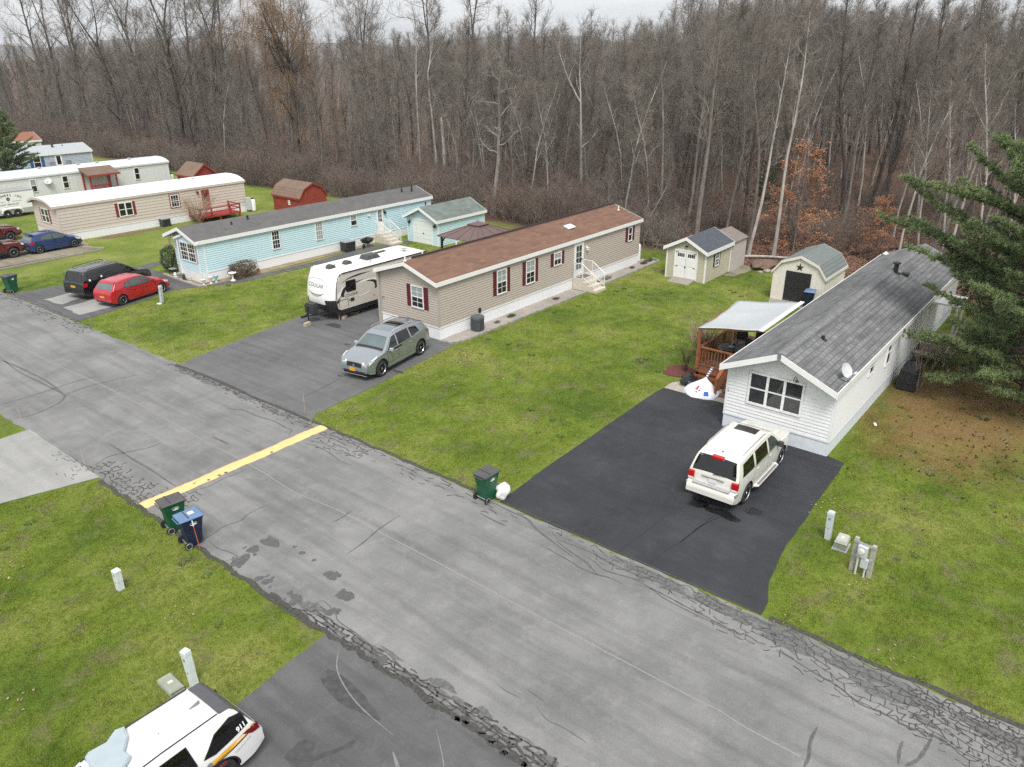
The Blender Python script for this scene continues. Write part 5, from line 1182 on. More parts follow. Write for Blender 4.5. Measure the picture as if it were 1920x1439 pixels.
# ---- travel trailer beside the taupe home
RVX, RVY, RVW, RVL = 24.72, 32.15, 2.42, 7.3
rv = thing('travel_trailer', 'white and beige travel trailer with black lower nose on the grey drive', 'travel trailer', (RVX, RVY, .014))
RVB = mat('trailer_beige', (.56, .53, .46), .35, var=.03, coat=.3); RVWH = mat('trailer_white', (.80, .80, .79), .3, var=.03, coat=.4); RVDK = mat('trailer_black', (.018, .018, .02), .35, var=.15, coat=.3)
# side profile of the nose (x, z), front cap over black lower nose
nose = [(.35, .42), (.05, .62), (-.05, .95), (-.10, 1.22), (-.06, 1.5), (.02, 1.9), (.12, 2.2), (.26, 2.42), (.48, 2.58), (.75, 2.66)]
def rv_round(u):  # plan rounding of the nose: setback near the sides
    t = abs(2*u-1); return .42*t**4
cap = MB(); k = 14
for i, (x, z) in enumerate(nose):
    for j in range(k+1): cap.v.append((x+rv_round(j/k)*(1 if z < 2.5 else .5), RVW*j/k, z+.03*(1-(2*j/k-1)**2)*(z > 2.4)))
for i in range(len(nose)-1):
    for j in range(k): a = i*(k+1)+j; cap.f.append((a, a+k+1, a+k+2, a+1)); cap.m.append(1 if i < 2 or (i == 2 and not 2 < j < k-3) else 0)
cap.build('front_cap', [RVWH, RVDK], rv, smooth=50)
bd = MB(); sidep = [(.44, .72), (.40, .95), (.32, 1.22), (.36, 1.5), (.44, 1.9), (.54, 2.2), (.68, 2.42), (.80, 2.56), (.95, 2.62), (RVL, 2.62), (RVL, .62), (.62, .62)]
bd.extr([(x, 0, z) for x, z in sidep], (0, RVW, 0)); bd.build('body', RVB, rv)
ch_ = MB(); ch_.box(.45, .04, .36, RVL-.05, RVW-.04, .62); ch_.box(.5, .02, .50, RVL, RVW-.02, .60); ch_.build('chassis', RVDK, rv)
rf = MB(); n = 8; 
for x in (.72, 1.1, RVL-.7, RVL-.2, RVL+.02):
    for j in range(n+1): t = j/n; rf.v.append((x, -.03+(RVW+.06)*t, 2.62+.085*(1-abs(2*t-1)**3)-(.02 if x == .72 else 0)-(.09 if x > RVL else (.02 if x > RVL-.3 else 0))))
for i in range(4):
    for j in range(n): a = i*(n+1)+j; rf.f.append((a, a+n+1, a+n+2, a+1)); rf.m.append(0)
rf.build('roof', mat('trailer_roof', (.78, .77, .73), .5, var=.04, dirt=.12), rv, smooth=50)
ed = MB()
for y in (-.035, RVW+.005): ed.box(.82, y, 2.585, RVL, y+.03, 2.645)
ed.tube([(.70, -.03, 2.60), (.55, -.02, 2.44), (.42, -.02, 2.1), (.34, -.02, 1.6), (.30, -.015, 1.24)], .02, 5); ed.build('edge_trim', RVDK, rv)
SR = Fr((0, 0, 0), (1, 0, 0), (0, -1, 0))
b = MB(); P = []
def rr_(u0, u1, z0, z1, r, n=5):
    o = []
    for cx, cz, a0 in ((u1-r, z1-r, 0), (u0+r, z1-r, 90), (u0+r, z0+r, 180), (u1-r, z0+r, 270)):
        o += [(cx+r*math.cos(R(a0+90*i/n)), cz+r*math.sin(R(a0+90*i/n))) for i in range(n+1)]
    return o
b.extr([SR.p(u, z, .002) for u, z in rr_(1.05, 1.74, 1.52, 2.14, .08)], SR.n*.02); b.build('window', PRIVACY, rv)
def swoosh(pts_top, pts_bot, m, name):
    T = bez([(x, 0, z) for x, z in pts_top], 6); B = bez([(x, 0, z) for x, z in pts_bot], 6); b = MB()
    n = min(len(T), len(B)); b.v = [SR.p(p.x, p.z, .0045) for p in T[:n]]+[SR.p(p.x, p.z, .0045) for p in B[:n]]; b.f = [(i, i+1, n+i+1, n+i) for i in range(n-1)]; b.m = [0]*len(b.f)
    b.v = [tuple(x) for x in b.v]; return b.build(name, m, rv)
swoosh([(.75, 2.08), (1.3, 2.28), (2.0, 2.36), (2.85, 2.34)], [(.75, 2.07), (1.3, 2.22), (2.0, 2.27), (2.85, 2.33)], RVDK, 'black_swoosh')
swoosh([(1.05, 1.86), (.82, 1.72), (.68, 1.50), (.66, 1.36)], [(1.05, 1.66), (.98, 1.58), (.90, 1.46), (.88, 1.30)], RVDK, 'black_swoosh')
swoosh([(2.5, 1.86), (3.0, 1.83), (3.3, 1.66), (3.36, 1.36)], [(2.5, 1.84), (2.9, 1.74), (3.1, 1.56), (3.08, 1.28)], RVDK, 'black_swoosh')
swoosh([(1.74, 1.96), (2.0, 1.985), (2.3, 1.98), (2.5, 1.97)], [(1.74, 1.90), (2.0, 1.94), (2.3, 1.965), (2.5, 1.965)], RVDK, 'black_swoosh')
swoosh([(1.9, 1.86), (2.4, 1.96), (2.9, 1.92), (3.5, 1.9)], [(1.9, 1.85), (2.4, 1.84), (2.9, 1.80), (3.5, 1.74)], RVWH, 'white_swoosh')
swoosh([(1.9, 1.12), (2.4, 1.18), (2.75, 1.34), (2.8, 1.62)], [(1.9, 1.10), (2.4, 1.12), (2.72, 1.26), (2.79, 1.6)], RVWH, 'white_swoosh')
swoosh([(.45, 1.52), (.62, 1.62), (.75, 1.8), (.8, 2.0)], [(.42, 1.3), (.58, 1.36), (.72, 1.5), (.86, 1.8)], RVWH, 'white_swoosh')
swoosh([(.34, 1.16), (.46, 1.22), (.56, 1.30), (.66, 1.42)], [(.40, .98), (.48, 1.06), (.56, 1.18), (.66, 1.40)], RVDK, 'black_swoosh')
b = place(text_mb('COUGAR', .22), frameM(SR.p(1.38, 1.33, .008), (1, 0, 0), (0, -1, 0))); b.build('lettering', RVDK, rv)
b = MB(); SR.box(b, .52, 1.12, .76, 1.14, 0, .006); o = b.build('hatch', RVB, rv)
b = MB()
for u0, u1, z0, z1 in ((.50, 1.14, 1.14, 1.165), (.50, .525, .78, 1.14), (1.115, 1.14, .74, 1.14)): SR.box(b, u0, u1, z0, z1, 0, .012)
b.build('hatch_seal', RVDK, o)
b = MB(); SR.box(b, 1.30, 1.56, .95, 1.13, 0, .02); SR.box(b, 1.2, 1.25, 1.02, 1.09, 0, .02); b.build('utility_port', BLACKPL, rv)
b = MB()
for u, z in ((.5, 1.12), (2.98, .9)): SR.box(b, u, u+.07, z, z+.04, 0, .02)
b.build('marker_light', RED_LIGHT, rv)
# lettering and relief on the front cap, bent to its curve
def cap_x(y, z):
    u = y/RVW; t = 0
    for (xa, za), (xb, zb) in zip(nose, nose[1:]):
        if za <= z <= zb: return xa+(xb-xa)*(z-za)/(zb-za)+rv_round(u)
    return 0
b = text_mb('COUGAR', .30); b.v = [(cap_x(RVW/2+.05-p[0], 1.92+p[1])-.008-p[2], RVW/2+.05-p[0], 1.92+p[1]) for p in b.v]; b.build('lettering', mat('grey_letter_rv', (.10, .10, .10), .5), rv)
def cap_strip(pt, w, m, name):
    P = bez([(0, y, z) for y, z in pt], 8); b = MB(); n = len(P)
    for sgn in (-1, 1):
        for i, p in enumerate(P):
            t = math.sin(math.pi*min(1, max(0, i/(n-1))))**.6; z = p.z+sgn*w*.5*t; b.v.append((cap_x(p.y, z)-.010, p.y, z))
    b.f = [(i, i+1, n+i+1, n+i) for i in range(n-1)]; b.m = [0]*len(b.f); b.build(name, m, rv)
cap_strip([(2.05, 2.13), (1.6, 2.27), (.9, 2.27), (.35, 2.10)], .055, mat('cap_grey', (.42, .43, .44), .4), 'brow_recess')
cap_strip([(1.85, 1.58), (1.45, 1.46), (.95, 1.46), (.55, 1.56)], .06, TRIMGREY, 'chin_recess')
cap_strip([(1.75, 1.54), (1.4, 1.38), (1.0, 1.38), (.65, 1.52)], .03, TRIMGREY, 'chin_recess')
# tongue, propane cover, jack and wheels
b = MB(); b.tube([(.5, .45, .45), (-.85, RVW/2-.06, .42)], .05, 4); b.tube([(.5, RVW-.45, .45), (-.85, RVW/2+.06, .42)], .05, 4); b.box(-1.15, RVW/2-.07, .36, -.75, RVW/2+.07, .48); b.tube([(-.7, RVW/2, .1), (-.7, RVW/2, .95)], .035, 7); b.box(-.78, RVW/2-.08, .0, -.62, RVW/2+.08, .1); b.build('tongue', RVDK, rv)
b = MB(); b.prism([(-.25, .85), (-.62, .85), (-.68, 1.0), (-.68, 1.42), (-.62, 1.57), (-.25, 1.57)], .50, .98); b.prism([(-.27, .9), (-.58, .9), (-.62, 1.02), (-.62, 1.40), (-.58, 1.52), (-.27, 1.52)], .98, 1.05); b.build('propane_cover', mat('black_cover', (.03, .032, .034), .5), rv, bevel=.03)
for x in (.62, RVL-.5):
    for y in (.25, RVW-.25): MB().tube([(x, y, .02), (x, y, .5)], .03, 6).build('stabiliser_jack', GALV, rv)
for x in (3.9, 4.72):
    for y in (.0, RVW):
        M = Matrix.Translation((x, y+(.03 if y == 0 else -.03), .33)) @ Matrix.Rotation(R(-90 if y == 0 else 90), 4, 'X'); t = MB(); t.lathe([(.18, .01), (.2, 0), (.30, 0), (.33, .04), (.33, .16), (.2, .2)], n=20, M=M); w = t.build('wheel', RUBBER, rv, smooth=50); t = MB(); t.lathe([(.02, .03), (.1, .02), (.19, .005), (.2, .05)], n=16, M=M); t.build('rim', ALLOY, w, smooth=50)
def vent_hood(x, y, s=1.0):
    b = MB(); b.extr([(x-.28*s, y-.22*s, 2.70), (x-.16*s, y-.22*s, 2.86), (x+.02, y-.22*s, 2.90), (x+.22*s, y-.22*s, 2.86), (x+.30*s, y-.22*s, 2.70)], (0, .44*s, 0)); b.build('roof_vent', mat('vent_charcoal', (.055, .057, .06), .45, var=.1), rv, bevel=.03)
vent_hood(1.0, 1.10, .85); vent_hood(2.15, 1.1, .85)
b = MB(); b.add([(3.3, .75, 2.69), (4.4, .75, 2.69), (4.4, 1.45, 2.69), (3.3, 1.45, 2.69), (3.42, .82, 2.95), (4.2, .85, 2.95), (4.2, 1.35, 2.95), (3.42, 1.38, 2.95)], [(0,3,2,1),(4,5,6,7),(0,1,5,4),(1,2,6,5),(2,3,7,6),(3,0,4,7)]); b.build('air_conditioner', bpy.data.materials['vent_charcoal'], rv, bevel=.04)
b = MB(); b.box(4.45, 1.55, 2.68, 5.5, 1.75, 2.76); b.build('folded_antenna', BLACKPL, rv, bevel=.02)
b = MB(); b.box(2.6, .45, 2.685, 3.15, .85, 2.72); b.build('skylight', mat('cream_hatch', (.62, .60, .52), .4), rv, bevel=.02)
b = MB(); b.lathe([(.12, 0), (.02, .03), (.02, .14), (.16, .15), (.2, .17)], (6.2, .75, 2.69), 12); b.lathe([(.05, 0), (.03, .12)], (3.3, .45, 2.69), 8); b.lathe([(.05, 0), (.03, .1)], (1.55, 1.4, 2.7), 8); b.build('roof_fitting', GALV, rv)
# ---- enclosed cargo trailer at the left edge
ct = thing('cargo_trailer', 'white enclosed cargo trailer with black lettering and two white wheels', 'trailer', (23.2, 77.2, .01))
b = MB(); b.extr([(0, 0, .72), (4.6, 0, .72), (4.6, 0, 2.12), (4.48, 0, 2.2), (0, 0, 2.2)], (0, 2.0, 0)); b.build('body', RVWH, ct)
b = MB(); b.box(0, -.012, .28, 4.6, 2.012, .72); b.build('lower_panel', mat('trailer_silver', (.45, .46, .46), .4, .3, dirt=.15), ct)
b = MB(); b.box(-.02, -.02, 2.16, 4.62, 0, 2.24); b.box(4.58, -.025, .3, 4.63, .03, 2.2); b.build('edge_trim', GALV, ct)
b = MB(); b.extr([(0, .02, 2.2), (4.5, .02, 2.2), (4.3, .25, 2.29), (0, .25, 2.30)], (0, .001, 0)); b.poly([(0, .25, 2.30), (4.3, .25, 2.29), (4.3, 1.75, 2.29), (0, 1.75, 2.30)]); b.poly([(4.5, .02, 2.2), (4.5, 1.98, 2.2), (4.3, 1.75, 2.29), (4.3, .25, 2.29)]); b.build('roof', mat('dull_roof', (.3, .29, .28), .6, dirt=.3), ct)
b = MB(); b.box(1.2, .6, 2.3, 2.0, 1.3, 2.42); b.build('roof_vent', WHITE, ct)
SC = Fr((0, 0, 0), (1, 0, 0), (0, -1, 0))
for x in (2.12, 2.92):
    M = Matrix.Translation((x, -.05, .32)) @ Matrix.Rotation(R(-90), 4, 'X'); t = MB(); t.lathe([(.2, .0), (.3, 0), (.33, .04), (.33, .18), (.2, .2)], n=20, M=M); w = t.build('wheel', RUBBER, ct, smooth=50); t = MB(); t.lathe([(.04, -.01), (.06, .02), (.2, .01), (.22, .05)], n=16, M=M); t.build('rim', WHITE, w, smooth=50)
fb = MB(); arcp = [(1.65, .45), (1.72, .68), (1.95, .80), (2.5, .82), (3.08, .80), (3.3, .68), (3.4, .45)]
fb.v = [SC.p(u, z, d) for d in (.0, .14) for u, z in arcp]; n = len(arcp); fb.f = [(i, i+1, n+i+1, n+i) for i in range(n-1)]; fb.m = [0]*len(fb.f)
fb.add([SC.p(u, z, .14) for u, z in arcp]+[SC.p(u*.93+.18, z*.88+.02, .14) for u, z in arcp], [(i, i+1, n+i+1, n+i) for i in range(n-1)]); fb.build('fender', WHITE, ct)
b = MB()
txt = 'FLOWERS INC'
for k, chx in enumerate(txt):
    if chx == ' ': continue
    u = 2.45+(k-5)*.2; z = 1.92-.012*(k-5)**2*.9
    g = place(text_mb(chx, .26, bold=.004), frameM(SC.p(u, z, .006), (math.cos(-.02*(k-5)), 0, math.sin(-.05*(k-5))), (0, -1, 0))); b.add(g.v, g.f)
g = place(text_mb('LANT SPECIALIST', .20), frameM(SC.p(2.45, 1.12, .006), (1, 0, 0), (0, -1, 0))); b.add(g.v, g.f)
for u0, u1, z in ((1.7, 2.1, 1.36), (2.7, 3.5, 1.36), (2.0, 3.1, .93)): SC.box(b, u0, u1, z, z+.02, .0, .006)
for k in range(5):
    a = R(72*k+90); p = [(2.42+.10*math.cos(a)+.07*math.cos(a+R(60*j)), 1.60+.10*math.sin(a)+.07*math.sin(a+R(60*j))) for j in range(6)]; b.poly([SC.p(u, z, .006+.0004*k) for u, z in p])
SC.box(b, 2.41, 2.43, 1.30, 1.55, 0, .0055); b.build('lettering', BLACKPL, ct)
# ---------------------------------------------------------------- bins, pedestals, deck, yard things
def wheel_bin(label, loc, rz, m, lidm, crest=True, lid_label=None, s=1.0):
    """two-wheeled cart; wheels and hinge at local -x, crest on local -y side"""
    t = thing('wheeled_bin', label, 'wheelie bin', loc, rz, 'wheeled refuse bins'); t.scale = (s*.94, s*.9, s*.97)
    b = MB()
    def ring(x0, x1, y, z): return [(x0, -y, z), (x1, -y, z), (x1, y, z), (x0, y, z)]
    R_ = [ring(-.24, .20, .22, .06), ring(-.25, .24, .235, .2), ring(-.27, .28, .255, .62), ring(-.30, .29, .262, .66), ring(-.33, .34, .295, .98), ring(-.36, .37, .315, .985), ring(-.36, .37, .315, 1.02)]
    for r in R_: b.v += r
    for i in range(len(R_)-1):
        for j in range(4): b.f.append((i*4+j, i*4+(j+1) % 4, i*4+4+(j+1) % 4, i*4+4+j)); b.m.append(0)
    b.f += [(3, 2, 1, 0), (24, 25, 26, 27)]; b.m += [0, 0]
    b.build('bin_body', m, t, bevel=.018)
    l = MB(); V = ring(-.40, .40, .34, 1.022)+ring(-.40, .40, .34, 1.05)+ring(-.30, .33, .26, 1.105); l.v = V; l.m = [0]*13
    l.f = [(3, 2, 1, 0)]+[(i*4+j, i*4+(j+1) % 4, i*4+4+(j+1) % 4, i*4+4+j) for i in range(2) for j in range(4)]+[(8, 9, 10, 11)]; l.m = [0]*len(l.f)
    lo = l.build('lid', lidm, t, bevel=.012)
    g = MB(); g.box(-.12, -.29, 1.092, -.09, .29, 1.112); g.build('lid_seam', BLACKPL, lo)
    if lid_label: q = MB(); q.box(-.02, -.1, 1.104, .16, .08, 1.109); q.build('lid_label', WL, lo)
    h = MB(); h.tube([(-.36, -.24, .99), (-.44, -.22, 1.0), (-.44, .22, 1.0), (-.36, .24, .99)], .016, 6); h.build('handle', lidm, t)
    for sd in (-1, 1):
        M = Matrix.Translation((-.25, sd*.30, .13)) @ Matrix.Rotation(R(90*-sd), 4, 'X'); w = MB(); w.lathe([(.03, .035), (.09, .03), (.10, .035), (.13, .03), (.135, .0), (.13, -.045), (.03, -.045)], n=18, M=M); wo = w.build('wheel', RUBBER, t, smooth=40)
        q = MB(); q.lathe([(.095, .031), (.10, .037), (.107, .037), (.112, .031)], n=18, M=M); q.build('wheel_rim', GALV, wo)
    ax = MB(); ax.tube([(-.25, -.28, .13), (-.25, .28, .13)], .014, 6); ax.build('axle', GALV, t)
    if crest:
        c_ = MB(); fr = Fr((0, -.288, 0), (1, 0, 0), Vector((0, -1, -.12)))
        def at(u, z): return Vector((u, -.262-(z-.66)*(.033/.32)-.006, z))
        c_.poly([at(.02+.11*math.cos(R(24*i)), .815+.022*math.sin(R(24*i))+.01*math.cos(R(48*i))) for i in range(15)])
        c_.poly([at(-.02, .825), at(.10, .825), at(.075, .872), at(.05, .855), at(.03, .885), at(.0, .85)])
        P = [at(.02+.13*math.cos(a), .82+.085*math.sin(a)) for a in [R(20+14*i) for i in range(11)]]; Q = [at(.02+.118*math.cos(a), .82+.075*math.sin(a)) for a in [R(20+14*i) for i in range(11)]]
        o = len(c_.v); c_.add(P+Q, [(i, i+1, 11+i+1, 11+i) for i in range(10)]); c_.build('crest', WL, t)
    return t
GREENPL = mat('green_plastic', (.006, .085, .035), .45, var=.15, dirt=.15); NAVYPL = mat('navy_plastic', (.008, .016, .045), .45, var=.15, dirt=.1)
LIDGREY = mat('lid_charcoal', (.075, .07, .07), .5, var=.15, dirt=.3); LIDBLUE = mat('lid_blue', (.11, .19, .33), .45, var=.1, dirt=.15); BINPL_DK = mat('dark_green_plastic', (.008, .10, .05), .45, var=.15)
wheel_bin('green bin with charcoal lid at the near road edge beside a navy bin', (9.14, 20.66, .0), R(-8), GREENPL, LIDGREY)
wheel_bin('navy bin with paler blue lid at the near road edge', (9.05, 19.50, .0), R(-8), NAVYPL, LIDBLUE, lid_label=True, s=.98)
wheel_bin('green bin with dirty grey lid leaning on a white rubbish bag', (16.45, 14.22, .012), R(-3), GREENPL, LIDGREY)
wheel_bin('green bin alone on the lawn edge near the black minivan', (16.3, 52.25, .0), R(15), GREENPL, LIDGREY, s=1.05)
wheel_bin('dark blue bin standing at the black door of the cream barn shed', (43.55, 13.05, .02), R(190), NAVYPL, LIDBLUE, crest=False)
def bag(name, label, loc, m, sx, sy, sz, seed, twist=True, cat='bag'):
    t = bpy.data.meshes.new(name); bm = bmesh.new(); bmesh.ops.create_icosphere(bm, subdivisions=4, radius=1)
    r = random.Random(seed); ph = [(Vector((r.uniform(-1, 1), r.uniform(-1, 1), r.uniform(-1, 1))).normalized(), r.uniform(2, 7), r.uniform(0, 6)) for _ in range(14)]
    for v in bm.verts:
        d = v.co.normalized(); k = 1+sum(.045*math.sin(f*d.dot(a)+p) for a, f, p in ph)+.03*math.sin(11*math.atan2(d.y, d.x)+3*d.z)*max(0, d.z+.2)
        z = d.z*k; rr = 1-.55*max(0, z-.35)
        v.co = Vector((d.x*k*sx*rr, d.y*k*sy*rr, max(0.0, (z*.8+.72)*sz*.62)))
    bm.to_mesh(t); bm.free(); t.materials.append(m); t.polygons.foreach_set('use_smooth', [True]*len(t.polygons))
    o = bpy.data.objects.new(name, t); COL.objects.link(o); o.location = loc; return tag(o, label, cat)
BAGW = mat('white_bag', (.78, .79, .80), .35, var=.04); BAGB = mat('black_bag', (.012, .012, .014), .3, var=.3)
bag('rubbish_bag', 'knotted white rubbish bag resting against the green bin by the driveway', (16.83, 13.86, .012), BAGW, .26, .23, .62, 4)
b = bag('rubbish_bag', 'black rubbish bag on the pad beside the wooden stair', (29.25, 13.35, .03), BAGB, .42, .38, .5, 9)
# snowman-coloured fabric yard decoration lying folded against the stair
yd = thing('yard_inflatable', 'collapsed white fabric decoration with red and blue marks by the stair', 'decoration', (28.6, 12.45, .03))
yd.scale = (1.0, 1.05, .78)
b = MB(); n = 28; r = random.Random(2); prof = [(.72, .0), (.74, .08), (.70, .22), (.6, .36), (.42, .55), (.26, .72), (.12, .86), (.05, .95)]
for rr, z in prof:
    for j in range(n): a = 2*math.pi*j/n; k = 1+.05*math.sin(5*a+z*4)+.03*math.sin(11*a); b.v.append((rr*k*math.cos(a)*.75+z*.35, rr*k*math.sin(a), z*.85))
for i in range(len(prof)-1):
    for j in range(n): b.f.append((i*n+j, i*n+(j+1) % n, i*n+n+(j+1) % n, i*n+n+j)); b.m.append(0)
b.f.append(tuple(range((len(prof)-1)*n, len(prof)*n))); b.m.append(0); b.build('fabric', mat('white_fabric', (.74, .77, .84), .7, var=.06), yd, smooth=60)
def on_cone(a, t, off=.012):
    i = min(len(prof)-2, int(t)); f = t-i; rr = prof[i][0]*(1-f)+prof[i+1][0]*f; z = prof[i][1]*(1-f)+prof[i+1][1]*f
    k = 1+.05*math.sin(5*a+z*4)+.03*math.sin(11*a); return Vector((rr*k*math.cos(a)*.75*1.02+z*.35-.006, rr*k*math.sin(a)*1.02, z*.85+off))
def cpatch(name, a0, a1, t0, t1, m):
    b = MB(); k = 5
    for i in range(k+1):
        for j in range(k+1): b.v.append(on_cone(a0+(a1-a0)*j/k, t0+(t1-t0)*i/k))
    b.f = [(i*(k+1)+j, i*(k+1)+j+1, (i+1)*(k+1)+j+1, (i+1)*(k+1)+j) for i in range(k) for j in range(k)]; b.m = [0]*len(b.f); b.build(name, m, yd)
cpatch('blue_mark', 3.55, 3.85, 2.0, 3.2, mat('bag_blue', (.02, .09, .42), .6)); cpatch('red_mark', 2.85, 3.05, 3.2, 4.2, mat('bag_red', (.6, .05, .06), .6)); cpatch('dark_mark', 3.0, 3.12, 2.5, 2.8, BLACKP); cpatch('dark_mark', 3.15, 3.25, 3.0, 3.3, BLACKP)
b = MB(); b.tube([(.36, .0, .80), (.62, -.12, 1.35)], .05, 8); b.build('striped_band', mat('band_white', (.7, .72, .78), .6), yd); b = MB()
for k in range(5): t = .1+.2*k; p = Vector((.36, 0, .80)).lerp(Vector((.62, -.12, 1.35)), t); q = Vector((.36, 0, .80)).lerp(Vector((.62, -.12, 1.35)), t+.08); b.tube([p, q], .053, 8)
b.build('band_stripe', mat('band_navy', (.02, .04, .14), .6), yd)

# utility pedestals
def pedestal(label, loc, rz, w, h, m, cap=True, tilt=0, name='utility_pedestal'):
    t = thing(name, label, 'pedestal', loc, rz, 'utility pedestals in the lawns'); t.rotation_euler = (tilt, 0, rz)
    b = MB(); b.box(-w/2, -w/2, 0, w/2, w/2, h*.86); b.box(-w/2-.004, -w/2-.004, h*.42, w/2+.004, w/2+.004, h*.86); b.build('post', m, t, bevel=.008)
    c_ = MB(); c_.box(-w/2-.012, -w/2-.012, h*.86, w/2+.012, w/2+.012, h*.97); c_.box(-w/2+.01, -w/2+.01, h*.97, w/2-.01, w/2-.01, h); c_.build('cap', m, t, bevel=.012)
    d = MB(); d.box(-w/2-.007, -.03, h*.72, -w/2-.003, .03, h*.80); d.box(-w/2-.012, -.012, h*.40, -w/2, .012, h*.43); d.build('badge', TRIMGREY, t)
    return t
PEDW = mat('pale_green_white', (.62, .68, .66), .5, var=.06, dirt=.18); PEDG = mat('ped_grey', (.50, .54, .57), .5, var=.07, dirt=.18)
pedestal('short pale pedestal in the near lawn by the bins', (6.62, 19.09, 0), R(5), .17, .66, PEDW)
pedestal('tall pale pedestal in the lawn just behind the emergency car', (5.99, 14.27, 0), R(8), .16, 1.05, PEDW, tilt=R(-5))
pedestal('grey pedestal in the lawn right of the black driveway', (21.2, 4.68, 0), R(0), .17, .96, PEDG, tilt=R(-2))
pedestal('pale leaning pedestal in the grass in front of the red hatchback', (20.92, 43.1, 0), R(10), .16, 1.05, PEDG, tilt=R(6))
pb = MB(); pb.box(20.55, 42.75, .0, 20.75, 43.02, .06); tag(pb.build('ground_cover_plate', PEDW, bevel=.01), 'small pale lid in the grass at the foot of the leaning pedestal', 'utility lid')
def ground_box(label, loc, rz, lx, ly, h, m, lip=.05):
    t = thing('utility_box', label, 'utility box', loc, rz, 'low utility boxes in the lawns')
    b = MB(); b.box(-lx/2-lip, -ly/2-lip, 0, lx/2+lip, ly/2+lip, .05); b.build('base', GALV, t, bevel=.006)
    b = MB(); b.box(-lx/2, -ly/2, .05, lx/2, ly/2, h*.7); b.build('box_body', mat('box_olive', (.23, .25, .18), .6, var=.15, dirt=.3), t)
    b = MB(); b.add([(-lx/2-.02, -ly/2-.02, h*.7), (lx/2+.02, -ly/2-.02, h*.7), (lx/2+.02, ly/2+.02, h*.7), (-lx/2-.02, ly/2+.02, h*.7), (-lx/2+.02, -ly/2+.02, h), (lx/2-.02, -ly/2+.02, h), (lx/2-.02, ly/2-.02, h), (-lx/2+.02, ly/2-.02, h)], [(0,3,2,1),(4,5,6,7),(0,1,5,4),(1,2,6,5),(2,3,7,6),(3,0,4,7)]); b.build('lid', m, t, bevel=.01)
    b = MB(); b.box(-.05, -.035, h, .05, .035, h+.004); b.build('label_plate', WL, t)
ground_box('grey lidded utility box between the grey pedestal and electric meter', (21.0, 4.22, 0), R(3), .46, .33, .36, mat('box_lid_grey', (.40, .41, .36), .6, var=.12, dirt=.25))
ground_box('olive flat utility box beside the tall pale pedestal', (5.63, 14.66, 0), R(-2), .32, .62, .16, mat('box_lid_olive', (.28, .30, .24), .6, var=.12, dirt=.25), .01)
mt_ = thing('electric_meter', 'electric meter on a weathered post frame in the lawn', 'electric meter', (20.0, 3.42, 0), R(-6))
b = MB(); b.box(-.0, -.30, 0, .10, -.19, 1.05); b.box(-.0, .19, 0, .10, .30, 1.1); b.box(-.02, -.30, .96, .0, .30, 1.04); b.box(-.02, -.30, .50, 0, .30, .60); b.build('post_frame', mat('grey_weathered_post', (.36, .345, .32), .9, var=.25, scale=9), mt_)
b = MB(); b.box(-.13, -.13, .62, -.02, .14, .98); b.build('meter_box', GREYMETAL, mt_, bevel=.012)
b = MB(); b.lathe([(.085, 0), (.09, .03), (.075, .07), (.02, .075)], n=20, M=Matrix.Translation((-.13, .02, .83)) @ Matrix.Rotation(R(-90), 4, 'Y')); b.build('meter_dial', mat('meter_cover', (.62, .62, .56), .2, spec=.8), mt_, smooth=40)
b = MB(); b.box(-.11, -.19, .30, -.02, -.0, .60); b.build('breaker_box', GREYMETAL, mt_, bevel=.012)
b = MB(); b.tube([(-.07, .09, 0), (-.07, .09, .62)], .03, 8); b.tube([(-.06, -.14, 0), (-.06, -.14, .30)], .026, 8); b.build('conduit', mat('conduit_grey', (.55, .57, .57), .5), mt_)
sk = MB(); sk.tube([(8.99, 19.05, 0), (8.97, 19.12, .62), (8.96, 19.15, .98)], .013, 6); s_ = sk.build('marker_stake', mat('orange_fibreglass', (.42, .10, .04), .5)); tag(s_, 'thin orange marker stake in front of the navy bin', 'marker stake')
b = MB(); b.tube([(8.963, 19.135, .80), (8.96, 19.15, .985)], .016, 6); b.build('reflective_band', WL, s_)
for k, (x, y, lb) in enumerate(((9.05, 31.9, 'thin pale marker stake on the far left road edge'), (9.0, 26.4, 'thin pale marker stake where the concrete drive meets the road'), (16.75, 24.2, 'thin pinkish marker stake at the lawn corner of the grey drive'), (16.55, 33.9, 'thin marker stake in the lawn opposite the trailer'))):
    b = MB(); b.tube([(x, y, 0), (x+.01, y, .85)], .008, 5); tag(b.build('marker_stake', mat('faded_stake', (.55, .38, .34), .6)), lb, 'marker stake')

# things along the taupe home
ac = thing('air_conditioner', 'dark covered air conditioner drum on the gravel by the taupe home', 'air conditioner', (28.85, 25.4, .02))
b = MB(); b.prism([(.36*math.cos(R(45+90*i)+d), .36*math.sin(R(45+90*i)+d)) for i in range(4) for d in (-.28, .28)], 0, .72); b.build('cover', mat('dark_grey_cover', (.045, .052, .058), .7, var=.3, dirt=.3), ac, bevel=.03)
b = MB(); b.prism([(.37*math.cos(R(45+90*i)+d), .37*math.sin(R(45+90*i)+d)) for i in range(4) for d in (-.28, .28)], .62, .78); b.build('lid', mat('grey_vinyl_lid', (.10, .11, .11), .6, var=.2), ac, bevel=.03)
tk = MB(); tk.lathe([(.15, .02), (.22, .06), (.23, .2), (.23, 1.05), (.2, 1.2), (.08, 1.28)], (46.75, 26.15, 0), 16); tag(tk.build('propane_tank', WHITE, smooth=50), 'upright white propane tank at the far corner of the taupe home', 'propane tank')
